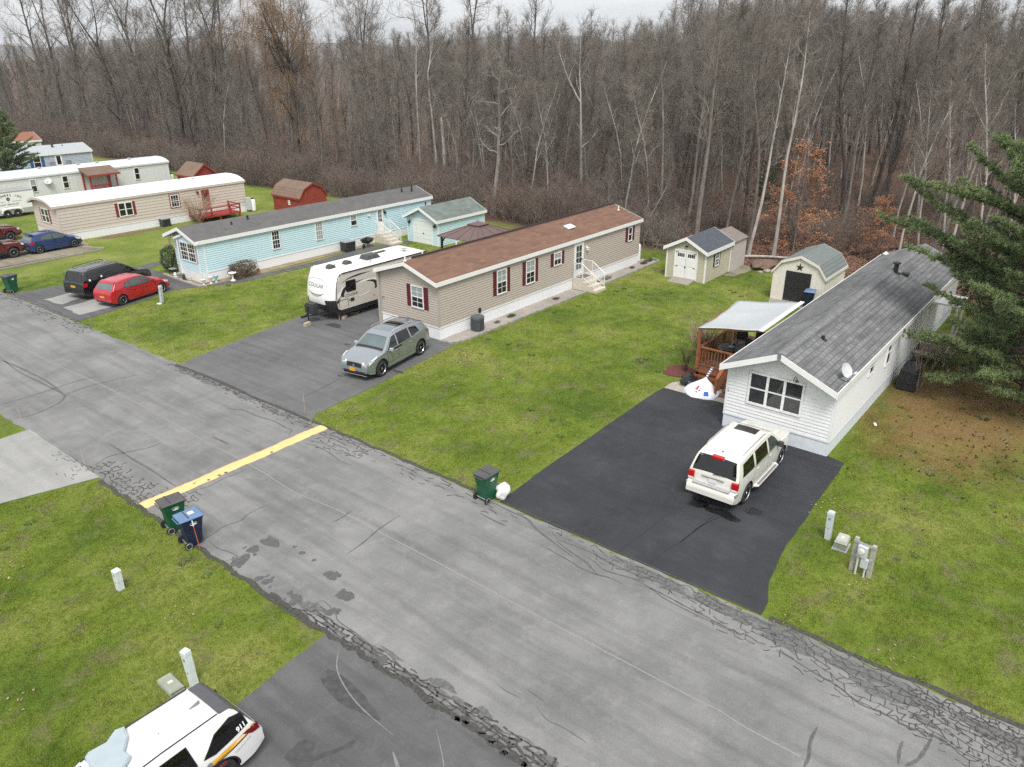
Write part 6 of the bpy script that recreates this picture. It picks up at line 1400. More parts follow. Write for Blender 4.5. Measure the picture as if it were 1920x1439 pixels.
for k, (x, y, sx, h_, lb) in enumerate(((44.9, 25.45, .2, .16, 'brown withered clump at the middle of the far gravel bed'), (47.2, 25.5, .42, .3, 'green clump at the far end of the gravel bed'), (46.4, 25.4, .32, .22, 'dark brown clump near the end of the gravel bed'), (41.6, 25.4, .5, .22, 'low grey green clump in the gravel bed behind the steps'), (40.3, 25.35, .35, .25, 'brown clump right behind the cream steps'), (31.7, 25.4, .3, .18, 'withered brown clump in the gravel bed by the second window'), (35.9, 25.35, .25, .12, 'small green tuft in the gravel bed before the steps'), (30.4, 25.35, .22, .12, 'small dark clump in the gravel next to the covered air conditioner'))):
    b = MB(); r = random.Random(k+50)
    for i in range(160):
        a = r.uniform(0, 6.28); q = sx*math.sqrt(r.random()); p = Vector((x+q*math.cos(a), y+q*.6*math.sin(a), .02)); e = p+Vector((r.uniform(-.12, .12), r.uniform(-.12, .12), h_*r.uniform(.4, 1.1))); d = Vector((r.uniform(-1, 1), r.uniform(-1, 1), 0)).normalized()*.012; b.add([p-d, p+d, e], [(0, 1, 2)])
    tag(b.build('perennial_clump', mat(['withered', 'evergreen_tuft', 'withered_dark', 'sage_tuft'][k % 4], [(.17, .085, .05), (.035, .075, .025), (.09, .05, .035), (.15, .15, .10)][k % 4], .8, var=.3)), lb, 'plant', 'clumps in the gravel bed')
# blocks and a hose under the trailer
for (x, y, a, lb) in ((23.62, 32.98, 10, 'concrete block standing on its own before the trailer jack'), (25.68, 32.4, 25, 'concrete block under the front corner of the trailer')):
    b = MB(); b.obox((x, y, .112), (.40, .20, .195), R(a)); tag(b.build('concrete_block', mat('block_tan', (.42, .34, .25), .9, var=.15), bevel=.008), lb, 'block')
hs = MB()
for k in range(3): hs.tube([(26.7+(.30-.03*k)*math.cos(R(15*i)), 32.7+(.24-.03*k)*math.sin(R(15*i)), .035+.03*k) for i in range(25)], .016, 6, caps=False)
tag(hs.build('garden_hose', mat('hose_green', (.22, .25, .10), .5)), 'coiled pale green hose on the drive under the trailer', 'hose')

# ---- cedar deck with tarp canopy beside the white home
dk = thing('wooden_deck', 'stained cedar deck with balustrade beside the white home', 'deck', (29.9, 10.5, 0))
DX, DYW = 5.2, 2.85
b = MB()
for i in range(20): b.box(0, .0+i*.143, .68, DX, .135+i*.143, .715)
b.build('deck_floor', mat('deck_boards', (.16, .09, .06), .75, var=.3, scale=7), dk)
b = MB(); b.box(.0, 0, .05, .04, DYW, .67); b.box(0, DYW-.04, .05, DX, DYW, .67); b.build('deck_skirt', STAINED, dk)
def balus(mb, p0, p1, z0, z1, sp=.135):
    p0, p1 = Vector(p0), Vector(p1); Ln = (p1-p0).length; d = (p1-p0).normalized(); a = math.atan2(d.y, d.x); k = int(Ln/sp)
    dz = p1.z-p0.z
    for i in range(1, k): q = p0.lerp(p1, i/k); mb.obox((q.x, q.y, q.z+(z0+z1)/2), (.035, .035, z1-z0), a)
def rail(mb, p0, p1, z, w=.14, h=.04):
    p0, p1 = Vector(p0), Vector(p1); d = (p1-p0); n = Vector((-d.y, d.x, 0)).normalized()*w/2; u = Vector((0, 0, h))
    P = [p0-n, p0+n, p1+n, p1-n]; P = [p+Vector((0, 0, z)) for p in P]; mb.add(P+[p+u for p in P], [(0,3,2,1),(4,5,6,7),(0,1,5,4),(1,2,6,5),(2,3,7,6),(3,0,4,7)])
b = MB(); balus(b, (.05, 1.35, .715), (.05, DYW-.05, .715), .08, .86); balus(b, (.05, DYW-.05, .715), (DX, DYW-.05, .715), .08, .86); b.build('baluster', STAINED, dk)
b = MB(); rail(b, (.05, 1.3, .715), (.05, DYW, .715), .86); rail(b, (.05, DYW-.05, .715), (DX, DYW-.05, .715), .86); rail(b, (.05, 1.35, .715), (.05, DYW-.05, .715), .05, .06, .05)
for x, y, zt in ((.05, DYW-.05, 1.68), (.05, 1.32, 1.6), (2.6, DYW-.05, 1.6), (DX-.05, DYW-.05, 1.6)): b.box(x-.05, y-.05, 0, x+.05, y+.05, zt)
b.build('railing', STAINED, dk)
# stair down toward the drive
b = MB()
for i in range(4): b.box(-.28*(i+1), .25, .715-.165*(i+1)-.04, -.28*i, 1.25, .715-.165*(i+1)); b.box(-.28*(i+1)+.25, .27, 0.02, -.28*(i+1)+.27, 1.23, .715-.165*(i+1)-.04)
b.build('stair_tread', mat('tread_boards', (.17, .10, .075), .75, var=.3, scale=7), dk)
b = MB(); rail(b, (.05, 1.32, 1.575), (-1.28, 1.32, .86), 0); balus(b, (.0, 1.32, .68), (-1.2, 1.32, .06), .05, .85); b.box(-1.33, 1.27, 0, -1.23, 1.37, .88)
rail(b, (-.25, 1.32, .30), (-.25, DYW, .30), .0, .05, .10); rail(b, (-.18, 1.32, .08), (-.18, DYW, .08), 0, .10, .05); rail(b, (-.08, 1.32, .48), (-.08, DYW, .48), 0, .05, .09); b.build('stair_rail', STAINED, dk)
# canopy: a sagging tarp on a frame
cn = thing('tarp_canopy', 'sagging pale grey tarp canopy over the cedar deck', 'canopy', (29.9, 10.5, 0))
C4 = [Vector((-.42, 2.80, 2.60)), Vector((4.2, 3.02, 2.66)), Vector((5.0, .32, 2.90)), Vector((.22, .28, 2.86))]   # ring order
b = MB(); nu, nv = 18, 12; r = random.Random(1)
for i in range(nu+1):
    for j in range(nv+1):
        u, v = i/nu, j/nv
        p = (C4[0]*(1-u)+C4[1]*u)*(1-v)+(C4[3]*(1-u)+C4[2]*u)*v
        sag = -.16*math.sin(math.pi*u)*math.sin(math.pi*v)-.10*math.sin(math.pi*u)*(1-v)**2*.5
        fold = .035*math.sin(9*u+5*v)*math.sin(math.pi*v)+.09*max(0, 1-abs((u-.52-.25*v)/.12))*(.4+.6*v)*math.sin(math.pi*min(1, v+.2))
        b.v.append((p.x, p.y-.06*math.sin(math.pi*u)*(v < .01), p.z+sag+fold))
for i in range(nu):
    for j in range(nv): a = i*(nv+1)+j; b.f.append((a, a+nv+1, a+nv+2, a+1)); b.m.append(0)
tp = b.build('tarp', mat('grey_tarp', (.41, .44, .45), .65, var=.05, dirt=.1), cn, smooth=70); sm = tp.modifiers.new('thick', 'SOLIDIFY'); sm.thickness = .012
b = MB(); rail(b, C4[3]+Vector((-.1, -.06, 0)), C4[2]+Vector((.1, -.06, 0)), .0, .18, .04); b.build('flashing', WHITE, cn)
for p in (C4[0]+Vector((.12, -.08, 0)), C4[1]+Vector((-.1, -.1, 0))): MB().box(p.x-.06, p.y-.06, .715, p.x+.06, p.y+.06, p.z-.02).build('post', STAINED, cn)
b = MB(); b.tube([C4[0]+Vector((.1, -.06, -.05)), C4[1]+Vector((-.1, -.06, -.05))], .04, 6); b.tube([C4[0]+Vector((.1, -.06, -.05)), C4[3]+Vector((.1, -.1, -.05))], .04, 6); b.build('frame', STAINED, cn)
# table, chairs, dark plant on the deck
tbl = thing('patio_table', 'round black glass patio table on the cedar deck', 'table', (31.15, 12.35, .715))
b = MB(); b.lathe([(.03, .70), (.52, .70), (.60, .705), (.63, .72), (.60, .735), (.52, .728), (.03, .726)], n=28); b.build('tabletop', mat('black_glass_table', (.012, .016, .014), .15, var=.3), tbl, smooth=50)
for i in range(4): a = R(45+90*i); MB().tube([(.2*math.cos(a), .2*math.sin(a), .70), (.36*math.cos(a), .36*math.sin(a), .35), (.42*math.cos(a), .42*math.sin(a), 0)], .022, 6).build('leg', BLACKP, tbl)
b = MB(); b.lathe([(.12, .73), (.13, .76), (.05, .80), (.02, .82), (.02, 1.5)], n=12); b.build('ornament', GALV, tbl, smooth=40)
def patio_chair(loc, rz, label):
    t = thing('patio_chair', label, 'chair', loc, rz, 'black patio chairs on the deck'); b = MB(); b.box(-.24, -.24, .40, .24, .24, .44); b.build('seat', BLACKP, t, bevel=.015); b = MB(); b.box(.20, -.24, .46, .25, .24, .95); b.build('backrest', BLACKP, t, bevel=.02)
    for x in (-.21, .21):
        for y in (-.21, .21): MB().tube([(x, y, .41), (x*1.15, y*1.1, 0)], .016, 5).build('leg', BLACKP, t)
    for y in (-.25, .25): MB().tube([(-.22, y, .42), (-.22, y, .63), (.22, y, .66)], .016, 5).build('armrest', BLACKP, t)
patio_chair((31.9, 12.0, .715), R(-20), 'black patio chair beside the round glass table'); patio_chair((33.6, 11.9, .715), R(180), 'black patio chair deepest under the tarp, near the wall'); patio_chair((33.3, 12.75, .715), R(200), 'black patio chair by the deck rail under the tarp')
# mulch bed with bare stems at the deck corner
mb_ = MB(); blob(mb_, 30.35, 14.2, 1.05, .62, .03, random.Random(8), 24); tag(mb_.build('mulch_bed', mat('red_mulch', (.12, .035, .028), .95, var=.5, scale=25, bumps=.8)), kind='stuff')
def bare_shrub(label, loc, n, h, spread, m, seed, fork=3, th=.012, name='bare_shrub'):
    b = MB(); r = random.Random(seed)
    for i in range(n):
        a = r.uniform(0, 6.28); d = Vector((math.cos(a)*spread*r.uniform(.2, 1), math.sin(a)*spread*r.uniform(.2, 1), h*r.uniform(.7, 1))); base = Vector((r.uniform(-.12, .12), r.uniform(-.12, .12), 0))
        b.tube([base, base+d*.4+Vector((0, 0, .08*h)), base+d], [th, th*.75, th*.35], 4)
        for k in range(fork):
            t = r.uniform(.3, .9); p = base+d*t; e = p+Vector((r.uniform(-1, 1)*spread*.45, r.uniform(-1, 1)*spread*.45, h*r.uniform(.1, .35))); b.tube([p, (p+e)/2+Vector((0, 0, .03)), e], [th*.5, th*.4, th*.2], 3)
            for q in range(2): p2 = p.lerp(e, r.uniform(.4, .9)); e2 = p2+Vector((r.uniform(-1, 1)*spread*.2, r.uniform(-1, 1)*spread*.2, h*.15)); b.tube([p2, e2], [th*.3, th*.15], 3)
    return tag(b.build(name, m, loc=loc), label, 'shrub')
STEMD = mat('dark_stem', (.07, .035, .03), .8, var=.3); STEMG = mat('grey_stem', (.23, .18, .15), .8, var=.3); STEMT = mat('tan_stem', (.36, .27, .20), .8, var=.3)
bare_shrub('bare dark red stems rising from the red mulch at the deck corner', (30.55, 14.2, 0), 16, 1.15, .5, STEMD, 1, 2, .011)
bare_shrub('pale tan leafless shrub outside the deck rail under the tarp edge', (32.4, 14.2, 0), 34, 1.9, 1.0, STEMT, 2, 4, .013)
bare_shrub('dark leafless shrub inside the deck rail beside the glass table', (31.1, 13.6, 0), 30, 2.0, .8, STEMD, 3, 4, .014)
bare_shrub('small bare tree against the covered grill by the long white wall', (34.9, 5.3, 0), 5, 2.4, .75, STEMG, 4, 6, .02)
bare_shrub('grey leafless bush beside the pale wooden steps', (38.2, 4.8, 0), 12, 1.7, 1.0, STEMG, 5, 5, .014)
bare_shrub('wide leafless bush in front of the red deck and beige wall', (34.6, 61.9, 0), 34, 2.5, 2.2, STEMT, 6, 5, .018)
bare_shrub('thin sapling in the lawn left of the aqua home', (27.6, 54.0, 0), 3, 1.8, .35, STEMG, 7, 6, .018)
gr = thing('covered_grill', 'black covered grill against the long white wall', 'grill', (35.2, 5.72, 0), R(2))
b = MB(); b.add([(-.75, -.38, 0), (.75, -.38, 0), (.75, .38, 0), (-.75, .38, 0), (-.68, -.34, .92), (.68, -.34, .92), (.68, .34, .95), (-.68, .34, .95)], [(0,3,2,1),(4,5,6,7),(0,1,5,4),(1,2,6,5),(2,3,7,6),(3,0,4,7)])
b.build('cover', mat('black_tarp', (.014, .014, .016), .4, var=.4, scale=5, bumps=.8), gr, bevel=.06)
b = MB(); b.tube([(-.5, -.40, .9), (-.55, -.42, .4), (-.5, -.41, .05)], .015, 5); b.tube([(.55, -.40, .9), (.5, -.42, .3), (.58, -.42, .02)], .015, 5); b.build('tie_strap', TRIMGREY, gr)
pp = MB(); pp.obox((30.2, 5.75, .03), (.22, .10, .05), R(25)); tag(pp.build('paper_scrap', WL, bevel=.01), 'small white scrap lying on the needles by the long white wall', 'litter')

# by the aqua home
sh_ = None
def leafy_bush(label, loc, sx, sy, sz, m, seed, n=4200, leaf=.045, box=.75, cat='bush', name='evergreen_bush'):
    t = thing(name, label, cat, loc); r = random.Random(seed); b = MB()
    for i in range(n):
        d = Vector((r.gauss(0, 1), r.gauss(0, 1), r.gauss(0, 1))).normalized(); q = r.uniform(.72, 1.0)*(1+.10*math.sin(5*d.x+3*d.y)+.08*math.sin(7*d.z+4*d.x))
        f = max(abs(d.x), abs(d.y), abs(d.z)); k = q*((1/f)*box*.75+(1-box*.75) if box else 1)
        p = Vector((d.x*k*sx, d.y*k*sy, max(.03, sz*(.5+.5*d.z*k)))); u = Vector((r.uniform(-1, 1), r.uniform(-1, 1), r.uniform(-.4, 1))).normalized(); v = u.orthogonal().normalized()*leaf*r.uniform(.3, .6)
        b.add([p-v, p+v, p+u*leaf*r.uniform(1, 2)], [(0, 1, 2)])
    b.build('foliage', m, t); s = MB()
    for i in range(7): a = r.uniform(0, 6.28); s.tube([(r.uniform(-.1, .1)*sx, r.uniform(-.1, .1)*sy, 0), (.5*sx*math.cos(a), .5*sy*math.sin(a), sz*.5), (.8*sx*math.cos(a), .8*sy*math.sin(a), sz*.75)], [.03, .02, .008], 5)
    s.build('stem', STEMD, t); return t
leafy_bush('clipped rust and green yew hedge by the aqua wall', (27.2, 44.25, 0), .95, .55, 1.0, mat('rusty_yew', (.075, .055, .02), .8, var=.6, scale=3), 3)
leafy_bush('dark upright evergreen bush at the left front corner of the aqua home', (24.85, 49.1, 0), .55, .55, 1.75, mat('dark_yew', (.018, .035, .012), .8, var=.5, scale=3), 5, 3600, box=.3)
hv = thing('air_conditioner', 'black sided air conditioner and grey panel by the aqua home', 'air conditioner', (36.1, 44.35, 0)); b = MB(); b.box(-.45, -.35, 0, .4, .35, .72); b.build('cabinet', BLACKPL, hv, bevel=.02); b = MB(); b.box(-.46, -.36, .72, .41, .36, .76); b.build('top_grille', GALV, hv); b = MB(); b.box(.45, -.3, .02, .5, .35, .75); b.build('side_panel', GREYMETAL, hv)
wbw = thing('wheelbarrow', 'black wheelbarrow parked by the aqua home steps', 'wheelbarrow', (37.85, 44.2, 0), R(20)); b = MB(); b.add([(-.3, -.25, .32), (.3, -.22, .36), (.3, .22, .36), (-.3, .25, .32), (-.5, -.35, .62), (.5, -.32, .62), (.5, .32, .62), (-.5, .35, .62)], [(0,3,2,1),(0,1,5,4),(1,2,6,5),(2,3,7,6),(3,0,4,7)]); o = b.build('tray', BLACKP, wbw); o.modifiers.new('t', 'SOLIDIFY').thickness = .02
b = MB(); b.tube([(-.6, 0, .18), (.2, -.2, .34), (1.0, -.3, .58)], .02, 6); b.tube([(-.6, 0, .18), (.2, .2, .34), (1.0, .3, .58)], .02, 6); b.tube([(.35, -.22, .36), (.4, -.25, 0)], .015, 5); b.tube([(.35, .22, .36), (.4, .25, 0)], .015, 5); b.build('frame', WOODN, wbw)
b = MB(); b.lathe([(.05, -.04), (.15, -.045), (.18, -.03), (.18, .03), (.15, .045), (.05, .04)], n=16, M=Matrix.Translation((-.6, 0, .18)) @ Matrix.Rotation(R(90), 4, 'X')); b.build('wheel', RUBBER, wbw, smooth=40)
edging([(24.2, 48.8), (24.05, 44.6), (24.5, 44.1)], 'stone_edging', 'pale stone edging around the front corner of the aqua home', .2, .1, 7)
bed3 = sheet('gravel_bed', [(24.3, 48.8), (24.15, 44.6), (24.6, 44.2), (27, 43.95), (35.5, 44.3), (38.8, 44.2), (38.8, 44.9), (24.65, 44.9), (24.65, 48.8)], asphalt('weedy_bed', (.20, .16, .11), (.36, .29, .19), .4, 0, 12), .022, .05); bed3['kind'] = 'stuff'
r = random.Random(31)
ORN = [('white stone goose', (.75, .72, .66)), ('grey stone urn', (.33, .33, .32)), ('dark iron lantern', (.03, .03, .03)), ('white gnome', (.72, .66, .6)), ('grey rabbit statue', (.4, .39, .37)), ('pale blue ceramic frog', (.35, .52, .55)), ('terracotta pot', (.45, .16, .08)), ('small pale cherub', (.7, .68, .64))]
for k, (lb, col) in enumerate(ORN):
    x, y = [(24.32, 47.6), (24.3, 47.0), (24.25, 46.4), (24.5, 44.55), (24.28, 45.7), (25.3, 44.4), (28.35, 44.25), (24.95, 44.45)][k]; b = MB(); h_ = r.uniform(.3, .5)
    b.lathe([(.11, 0), (.13, .05*h_), (.08, .3*h_), (.12, .55*h_), (.07, .72*h_), (.09, .85*h_), (.04, h_)] if k % 2 == 0 else [(.1, 0), (.05, .15*h_), (.06, .4*h_), (.15, .75*h_), (.17, h_), (.13, h_)], (x, y, .02), 10)
    if k % 3 == 0: b.obox((x-.1, y, .02+.7*h_), (.16, .05, .05), r.uniform(0, 3))
    tag(b.build('garden_ornament', mat('orn_'+lb.replace(' ', '_'), col, .7, var=.15, dirt=.2), smooth=40), lb+' ornament on the stones by the aqua home corner', 'ornament', 'garden ornaments by the aqua home')
bb = thing('bird_bath', 'white pedestal bird bath in front of the clipped yew hedge', 'bird bath', (26.15, 43.85, .02)); b = MB(); b.lathe([(.16, 0), (.17, .05), (.06, .1), (.06, .42)], n=14); b.build('pedestal', WHITE, bb, smooth=40); b = MB(); b.lathe([(.06, .42), (.2, .46), (.26, .54), (.24, .54), (.16, .49), (.02, .48)], n=18); b.build('bowl', WHITE, bb, smooth=40)
gc = thing('garden_chair', 'round backed metal chair by the evergreen at the aqua corner', 'chair', (24.55, 48.25, .02), R(180)); b = MB(); b.box(-.2, -.2, .38, .2, .2, .42); b.build('seat', GALV, gc); b = MB(); b.tube([(-.2, -.18, .4), (-.22, -.2, .8), (-.22, 0, .98), (-.22, .2, .8), (-.2, .18, .4)], .02, 6); b.tube([(-.2, 0, .4), (-.22, 0, .97)], .015, 5); b.build('backrest', BLACKP, gc)
for x in (-.17, .17):
    for y in (-.17, .17): MB().box(x-.015, y-.015, 0, x+.015, y+.015, .39).build('leg', BLACKP, gc)
# by the beige and metal homes
hv = thing('air_conditioner', 'black air conditioner against the white skirting of the beige home', 'air conditioner', (32.2, 63.15, 0)); b = MB(); b.box(-.35, -.3, 0, .35, .3, .62); b.build('cabinet', BLACKPL, hv, bevel=.02); b = MB(); b.box(-.36, -.31, .62, .36, .31, .66); b.build('top_grille', GALV, hv)
for x, y, lb in ((40.75, 63.1, 'white upright propane tank at the far corner of the beige home'), (44.2, 83.5, 'white propane tank behind the metal home next to the red shed')):
    t = thing('propane_tank', lb, 'propane tank', (x, y, 0)); b = MB(); b.lathe([(.15, .02), (.24, .08), (.25, .2), (.25, .9), (.2, 1.05), (.08, 1.1)], n=14); b.build('tank_shell', WHITE, t, smooth=50); b = MB(); b.lathe([(.1, 1.06), (.11, 1.2), (.02, 1.22)], n=10); b.build('valve_cap', BLACKPL, t)
b = MB(); b.box(40.15, 62.9, .2, 40.45, 63.3, 1.3); tag(b.build('electric_cabinet', GREYMETAL, bevel=.01), 'grey electric cabinet at the far end of the beige home', 'cabinet')
for x, y, lb in ((38.6, 99.2, 'pale patio chair left of the grey blue home door'), (40.4, 99.2, 'dark patio chair right of the grey blue home door')):
    t = thing('patio_chair', lb, 'chair', (x, y, .75)); b = MB(); b.box(-.3, -.3, .40, .3, .3, .45); b.build('seat', WHITE, t); b = MB(); b.box(-.3, .25, .45, .3, .3, .95); b.build('backrest', TRIMGREY, t)
pl_ = MB(); pl_.box(37.8, 98.6, 0, 41.5, 100, .75); tag(pl_.build('porch_platform', WOODN), 'wooden porch platform in front of the grey blue home', 'platform')
ct_ = MB(); ct_.lathe([(.9, 0), (.95, .3), (.8, .42), (.3, .5)], (38.6, 82.2, 0), 16); tag(ct_.build('covered_tub', BLACKPL, smooth=50), 'black covered tub beside the small red porch', 'tub')
b = MB(); r = random.Random(4)
tl = MB(); tl.obox((20.2, 58.55, .06), (9.0, .12, .12), R(3)); tag(tl.build('landscape_timber', WOODN, bevel=.01), 'long weathered timber along the rut by the gravel parking', 'timber')
tl = MB(); tl.obox((24.7, 59.9, .06), (1.9, .14, .12), R(115)); tag(tl.build('landscape_timber', WOODN, bevel=.01), 'short dark timber at the end of the gravel parking', 'timber')
md = MB(); blob(md, 29.0, 62.75, 2.6, .55, .012, random.Random(3), 26); md.v = [(29.0+(y-62.75)*1.25*1, 62.75+(x-29.0)*.75, z) for x, y, z in md.v]; tag(md.build('bare_soil', mat('reddish_soil', (.17, .10, .07), .95, var=.35, scale=6, bumps=.6)), kind='structure')
lg = bag('firewood_heap', 'heap of grey brown broken branches behind the tan shed', (51.0, 18.7, 0), mat('debris_brown', (.15, .10, .075), .95, var=.5, scale=8), 1.3, .7, .5, 77, cat='brush pile')
# plank skirting and stones near the sheds
for k, (x, y, s_) in enumerate(((49.8, 17.9, .28), (50.3, 17.6, .22), (49.3, 18.2, .2), (50.9, 17.3, .25))):
    o = bag('garden_stone', ['largest grey stone in the scatter by the lean-to', 'second stone in the scatter, nearest the barn shed side', 'smallest stone in the scatter behind the lean-to', 'stone farthest into the leaves behind the lean-to'][k], (x, y, -.03), mat('fieldstone', (.30, .28, .25), .9, var=.25, scale=5), s_, s_*.8, s_*.8, 90+k, cat='stone'); o['group'] = 'scattered stones by the sheds'
sheet('gravel_pad', [(48.2, 19.8), (47.0, 19.75), (47.3, 19.2), (49.6, 18.8), (50.8, 19.3), (50.6, 19.8)], M_GRAVEL, .012, .08)
# ---------------------------------------------------------------- vegetation
def bark(name, dark, lite, sc_=3.0, rnd_amt=.45):
    m, nt, bs = _new(name)
    oi = nt.nodes.new('ShaderNodeObjectInfo'); co_ = objco(nt, (1, 1, .25))
    n1 = noise(nt, co_, sc_*2, 5, .65)
    c = mixc(nt, ramp(nt, n1, [(.3, 0.0), (.7, 1.0)]), dark, lite)
    k = math_(nt, 'ADD', math_(nt, 'MULTIPLY', oi.outputs['Random'], rnd_amt), 1-rnd_amt*.5)
    mu = nt.nodes.new('ShaderNodeVectorMath'); mu.operation = 'SCALE'; L(nt, c, mu.inputs[0]); L(nt, k, mu.inputs['Scale'])
    L(nt, mu.outputs[0], bs.inputs['Base Color']); bs.inputs['Roughness'].default_value = .9; bs.inputs['Specular IOR Level'].default_value = .2
    return m
BARK_G = bark('grey_bark', (.11, .095, .083), (.255, .228, .205)); BARK_D = bark('dark_bark', (.045, .036, .031), (.13, .105, .09)); BARK_P = bark('pale_bark', (.26, .235, .21), (.52, .48, .44), 2, .25)
BARK_DEAD = bark('bleached_bark', (.17, .15, .135), (.34, .31, .285)); TWIG_G = bark('grey_twig', (.15, .13, .113), (.27, .24, .208), 3, .5); TWIG_R = bark('russet_twig', (.135, .098, .082), (.25, .19, .16), 3, .6); TWIG_O = bark('orange_twig', (.18, .115, .07), (.33, .22, .135), 3, .2)

class Seg:
    """collects tapered twig pieces and turns them into one mesh at once"""
    def __init__(s): s.a = []; s.b = []; s.r = []; s.q = []
    def add(s, a, b, r0, r1): s.a.append(tuple(a)); s.b.append(tuple(b)); s.r.append((r0, r1))
    def mesh(s, name, m, n=3):
        A = np.array(s.a, dtype=np.float32); B = np.array(s.b, dtype=np.float32); Rr = np.array(s.r, dtype=np.float32)
        d = B-A; ln = np.linalg.norm(d, axis=1, keepdims=True); d = d/np.maximum(ln, 1e-6)
        ref = np.where(np.abs(d[:, 2:3]) < .9, np.array([[0, 0, 1]], dtype=np.float32), np.array([[1, 0, 0]], dtype=np.float32))
        u = np.cross(d, ref); u /= np.maximum(np.linalg.norm(u, axis=1, keepdims=True), 1e-6); w = np.cross(d, u)
        K = len(A); V = np.zeros((K, 2, n, 3), dtype=np.float32)
        for j in range(n):
            t = 2*math.pi*j/n; o = u*math.cos(t)+w*math.sin(t)
            V[:, 0, j] = A+o*Rr[:, 0:1]; V[:, 1, j] = B+o*Rr[:, 1:2]
        base = (np.arange(K)*2*n)[:, None]
        F = np.stack([np.stack([base[:, 0]+j, base[:, 0]+(j+1) % n, base[:, 0]+n+(j+1) % n, base[:, 0]+n+j], 1) for j in range(n)], 1).reshape(-1, 4)
        return np_mesh(name, V.reshape(-1, 3), F, m)
def np_mesh(name, V, F, m):
    me = bpy.data.meshes.new(name); nv, (nf, k) = len(V), F.shape
    me.vertices.add(nv); me.vertices.foreach_set('co', np.ascontiguousarray(V, dtype=np.float32).ravel())
    me.loops.add(nf*k); me.loops.foreach_set('vertex_index', np.ascontiguousarray(F, dtype=np.int32).ravel())
    me.polygons.add(nf); me.polygons.foreach_set('loop_start', np.arange(0, nf*k, k, dtype=np.int32)); me.polygons.foreach_set('loop_total', np.full(nf, k, dtype=np.int32))
    me.update(calc_edges=True); me.materials.append(m); return me
def rdir(r, d, ang):
    """direction turned away from d by ang in a random plane"""
    o = d.orthogonal().normalized(); o = Matrix.Rotation(r.uniform(0, 6.2832), 3, d) @ o
    return (d*math.cos(ang)+o*math.sin(ang)).normalized()
def walk(r, p, d, length, steps, wob, up):
    pts = [p.copy()]
    for i in range(steps):
        d = (d+Vector((r.gauss(0, wob), r.gauss(0, wob), r.gauss(0, wob)))+Vector((0, 0, up))).normalized(); p = p+d*(length/steps); pts.append(p.copy())
    return pts
def at_t(pts, t):
    f = t*(len(pts)-1); i = min(len(pts)-2, int(f)); return pts[i].lerp(pts[i+1], f-i), (pts[i+1]-pts[i]).normalized()
def bare_tree(seed, h=17., r0=.17, start=.42, nprim=20, plen=.26, el=48, n2=7, n3=6, wob=.05, lean=(0, 0), droop=0.0, gnarl=.12, twl=1.0, fork=0, fang=(14, 30), bk=BARK_G, tw=TWIG_G, twr=.008, n4=1):
    r = random.Random(seed); tr = MB(); cr = Seg()
    tops = []
    base = Vector((0, 0, -.15)); tp = walk(r, base, Vector((lean[0], lean[1], 1)).normalized(), h*(.62 if fork else 1), 11, wob*.5, .04)
    rad = [r0*(1.25 if i == 0 else 1)*(1-.55*i/11 if fork else (1-i/11.6)**.85) for i in range(12)]
    tr.tube(tp, rad, 7); tops.append((tp, rad, start, 1.0, nprim if not fork else nprim//3))
    for f in range(fork):
        d = rdir(r, (tp[-1]-tp[-2]).normalized(), R(r.uniform(*fang))); q = walk(r, tp[-1] if f < 2 else tp[-3], d, h*r.uniform(.36, .45), 8, wob, .08); rr = [rad[-1]*.85*(1-i/8.6) for i in range(9)]
        tr.tube(q, rr, 6); tops.append((q, rr, .12, 1.0, nprim*2//(3*max(1, fork))+4))
    for pts, rad_, st, en, cnt in tops:
        az = r.uniform(0, 6.28)
        for i in range(cnt):
            t = st+(en-st)*((i+r.random()*.8)/cnt)**.9; p, ax = at_t(pts, min(.985, t)); az += 2.4+r.uniform(-.5, .5); e = R(el+r.uniform(-14, 14)+18*t)
            d = Vector((math.cos(az)*math.cos(e), math.sin(az)*math.cos(e), math.sin(e))); ln = h*plen*(1.12-t)**.65*r.uniform(.6, 1.15)
            b = walk(r, p, d, ln, 6, gnarl, .05-droop*.1); rb = max(.012, rad_[min(len(rad_)-1, int(t*(len(rad_)-1)))]*.45)
            tr.tube(b, [rb*(1-k/6.6) for k in range(7)], 4, caps=False)
            for j in range(n2):
                t2 = .18+.82*(j+r.random())/n2; p2, a2 = at_t(b, min(.99, t2)); d2 = rdir(r, a2, R(r.uniform(28, 55))); l2 = ln*.42*(1.15-t2*.6)*r.uniform(.6, 1.1)
                q2 = walk(r, p2, d2, l2, 3, gnarl, .06-droop*.25); r2 = max(.009, rb*.36)
                for k in range(3): cr.add(q2[k], q2[k+1], r2*(1-k*.25), r2*(.75-k*.25)+.002)
                for m_ in range(n3):
                    t3 = .15+.85*(m_+r.random())/n3; p3, a3 = at_t(q2, min(.99, t3)); d3 = rdir(r, a3, R(r.uniform(22, 50))); l3 = twl*r.uniform(.45, 1.1)
                    d3 = (d3+Vector((0, 0, .22-droop*1.6))).normalized(); e3 = p3+d3*l3
                    if droop > .3: mid = p3+d3*l3*.4; e3 = mid+Vector((d3.x*.3, d3.y*.3, -1)).normalized()*l3*1.3; cr.add(p3, mid, twr, twr*.8); cr.add(mid, e3, twr*.8, twr*.4)
                    else: cr.add(p3, e3, twr, twr*.45)
                    for _ in range(n4): t4 = r.uniform(.25, .9); p4 = p3.lerp(e3, t4); d4 = rdir(r, d3, R(r.uniform(20, 45))); cr.add(p4, p4+(d4+Vector((0, 0, .15-droop))).normalized()*l3*r.uniform(.25, .5), twr*.7, twr*.3)
    tme = tr.build('t', bk, smooth=60); tm = tme.data; bpy.data.objects.remove(tme)
    return tm, (cr.mesh('crown', tw) if cr.a else None)
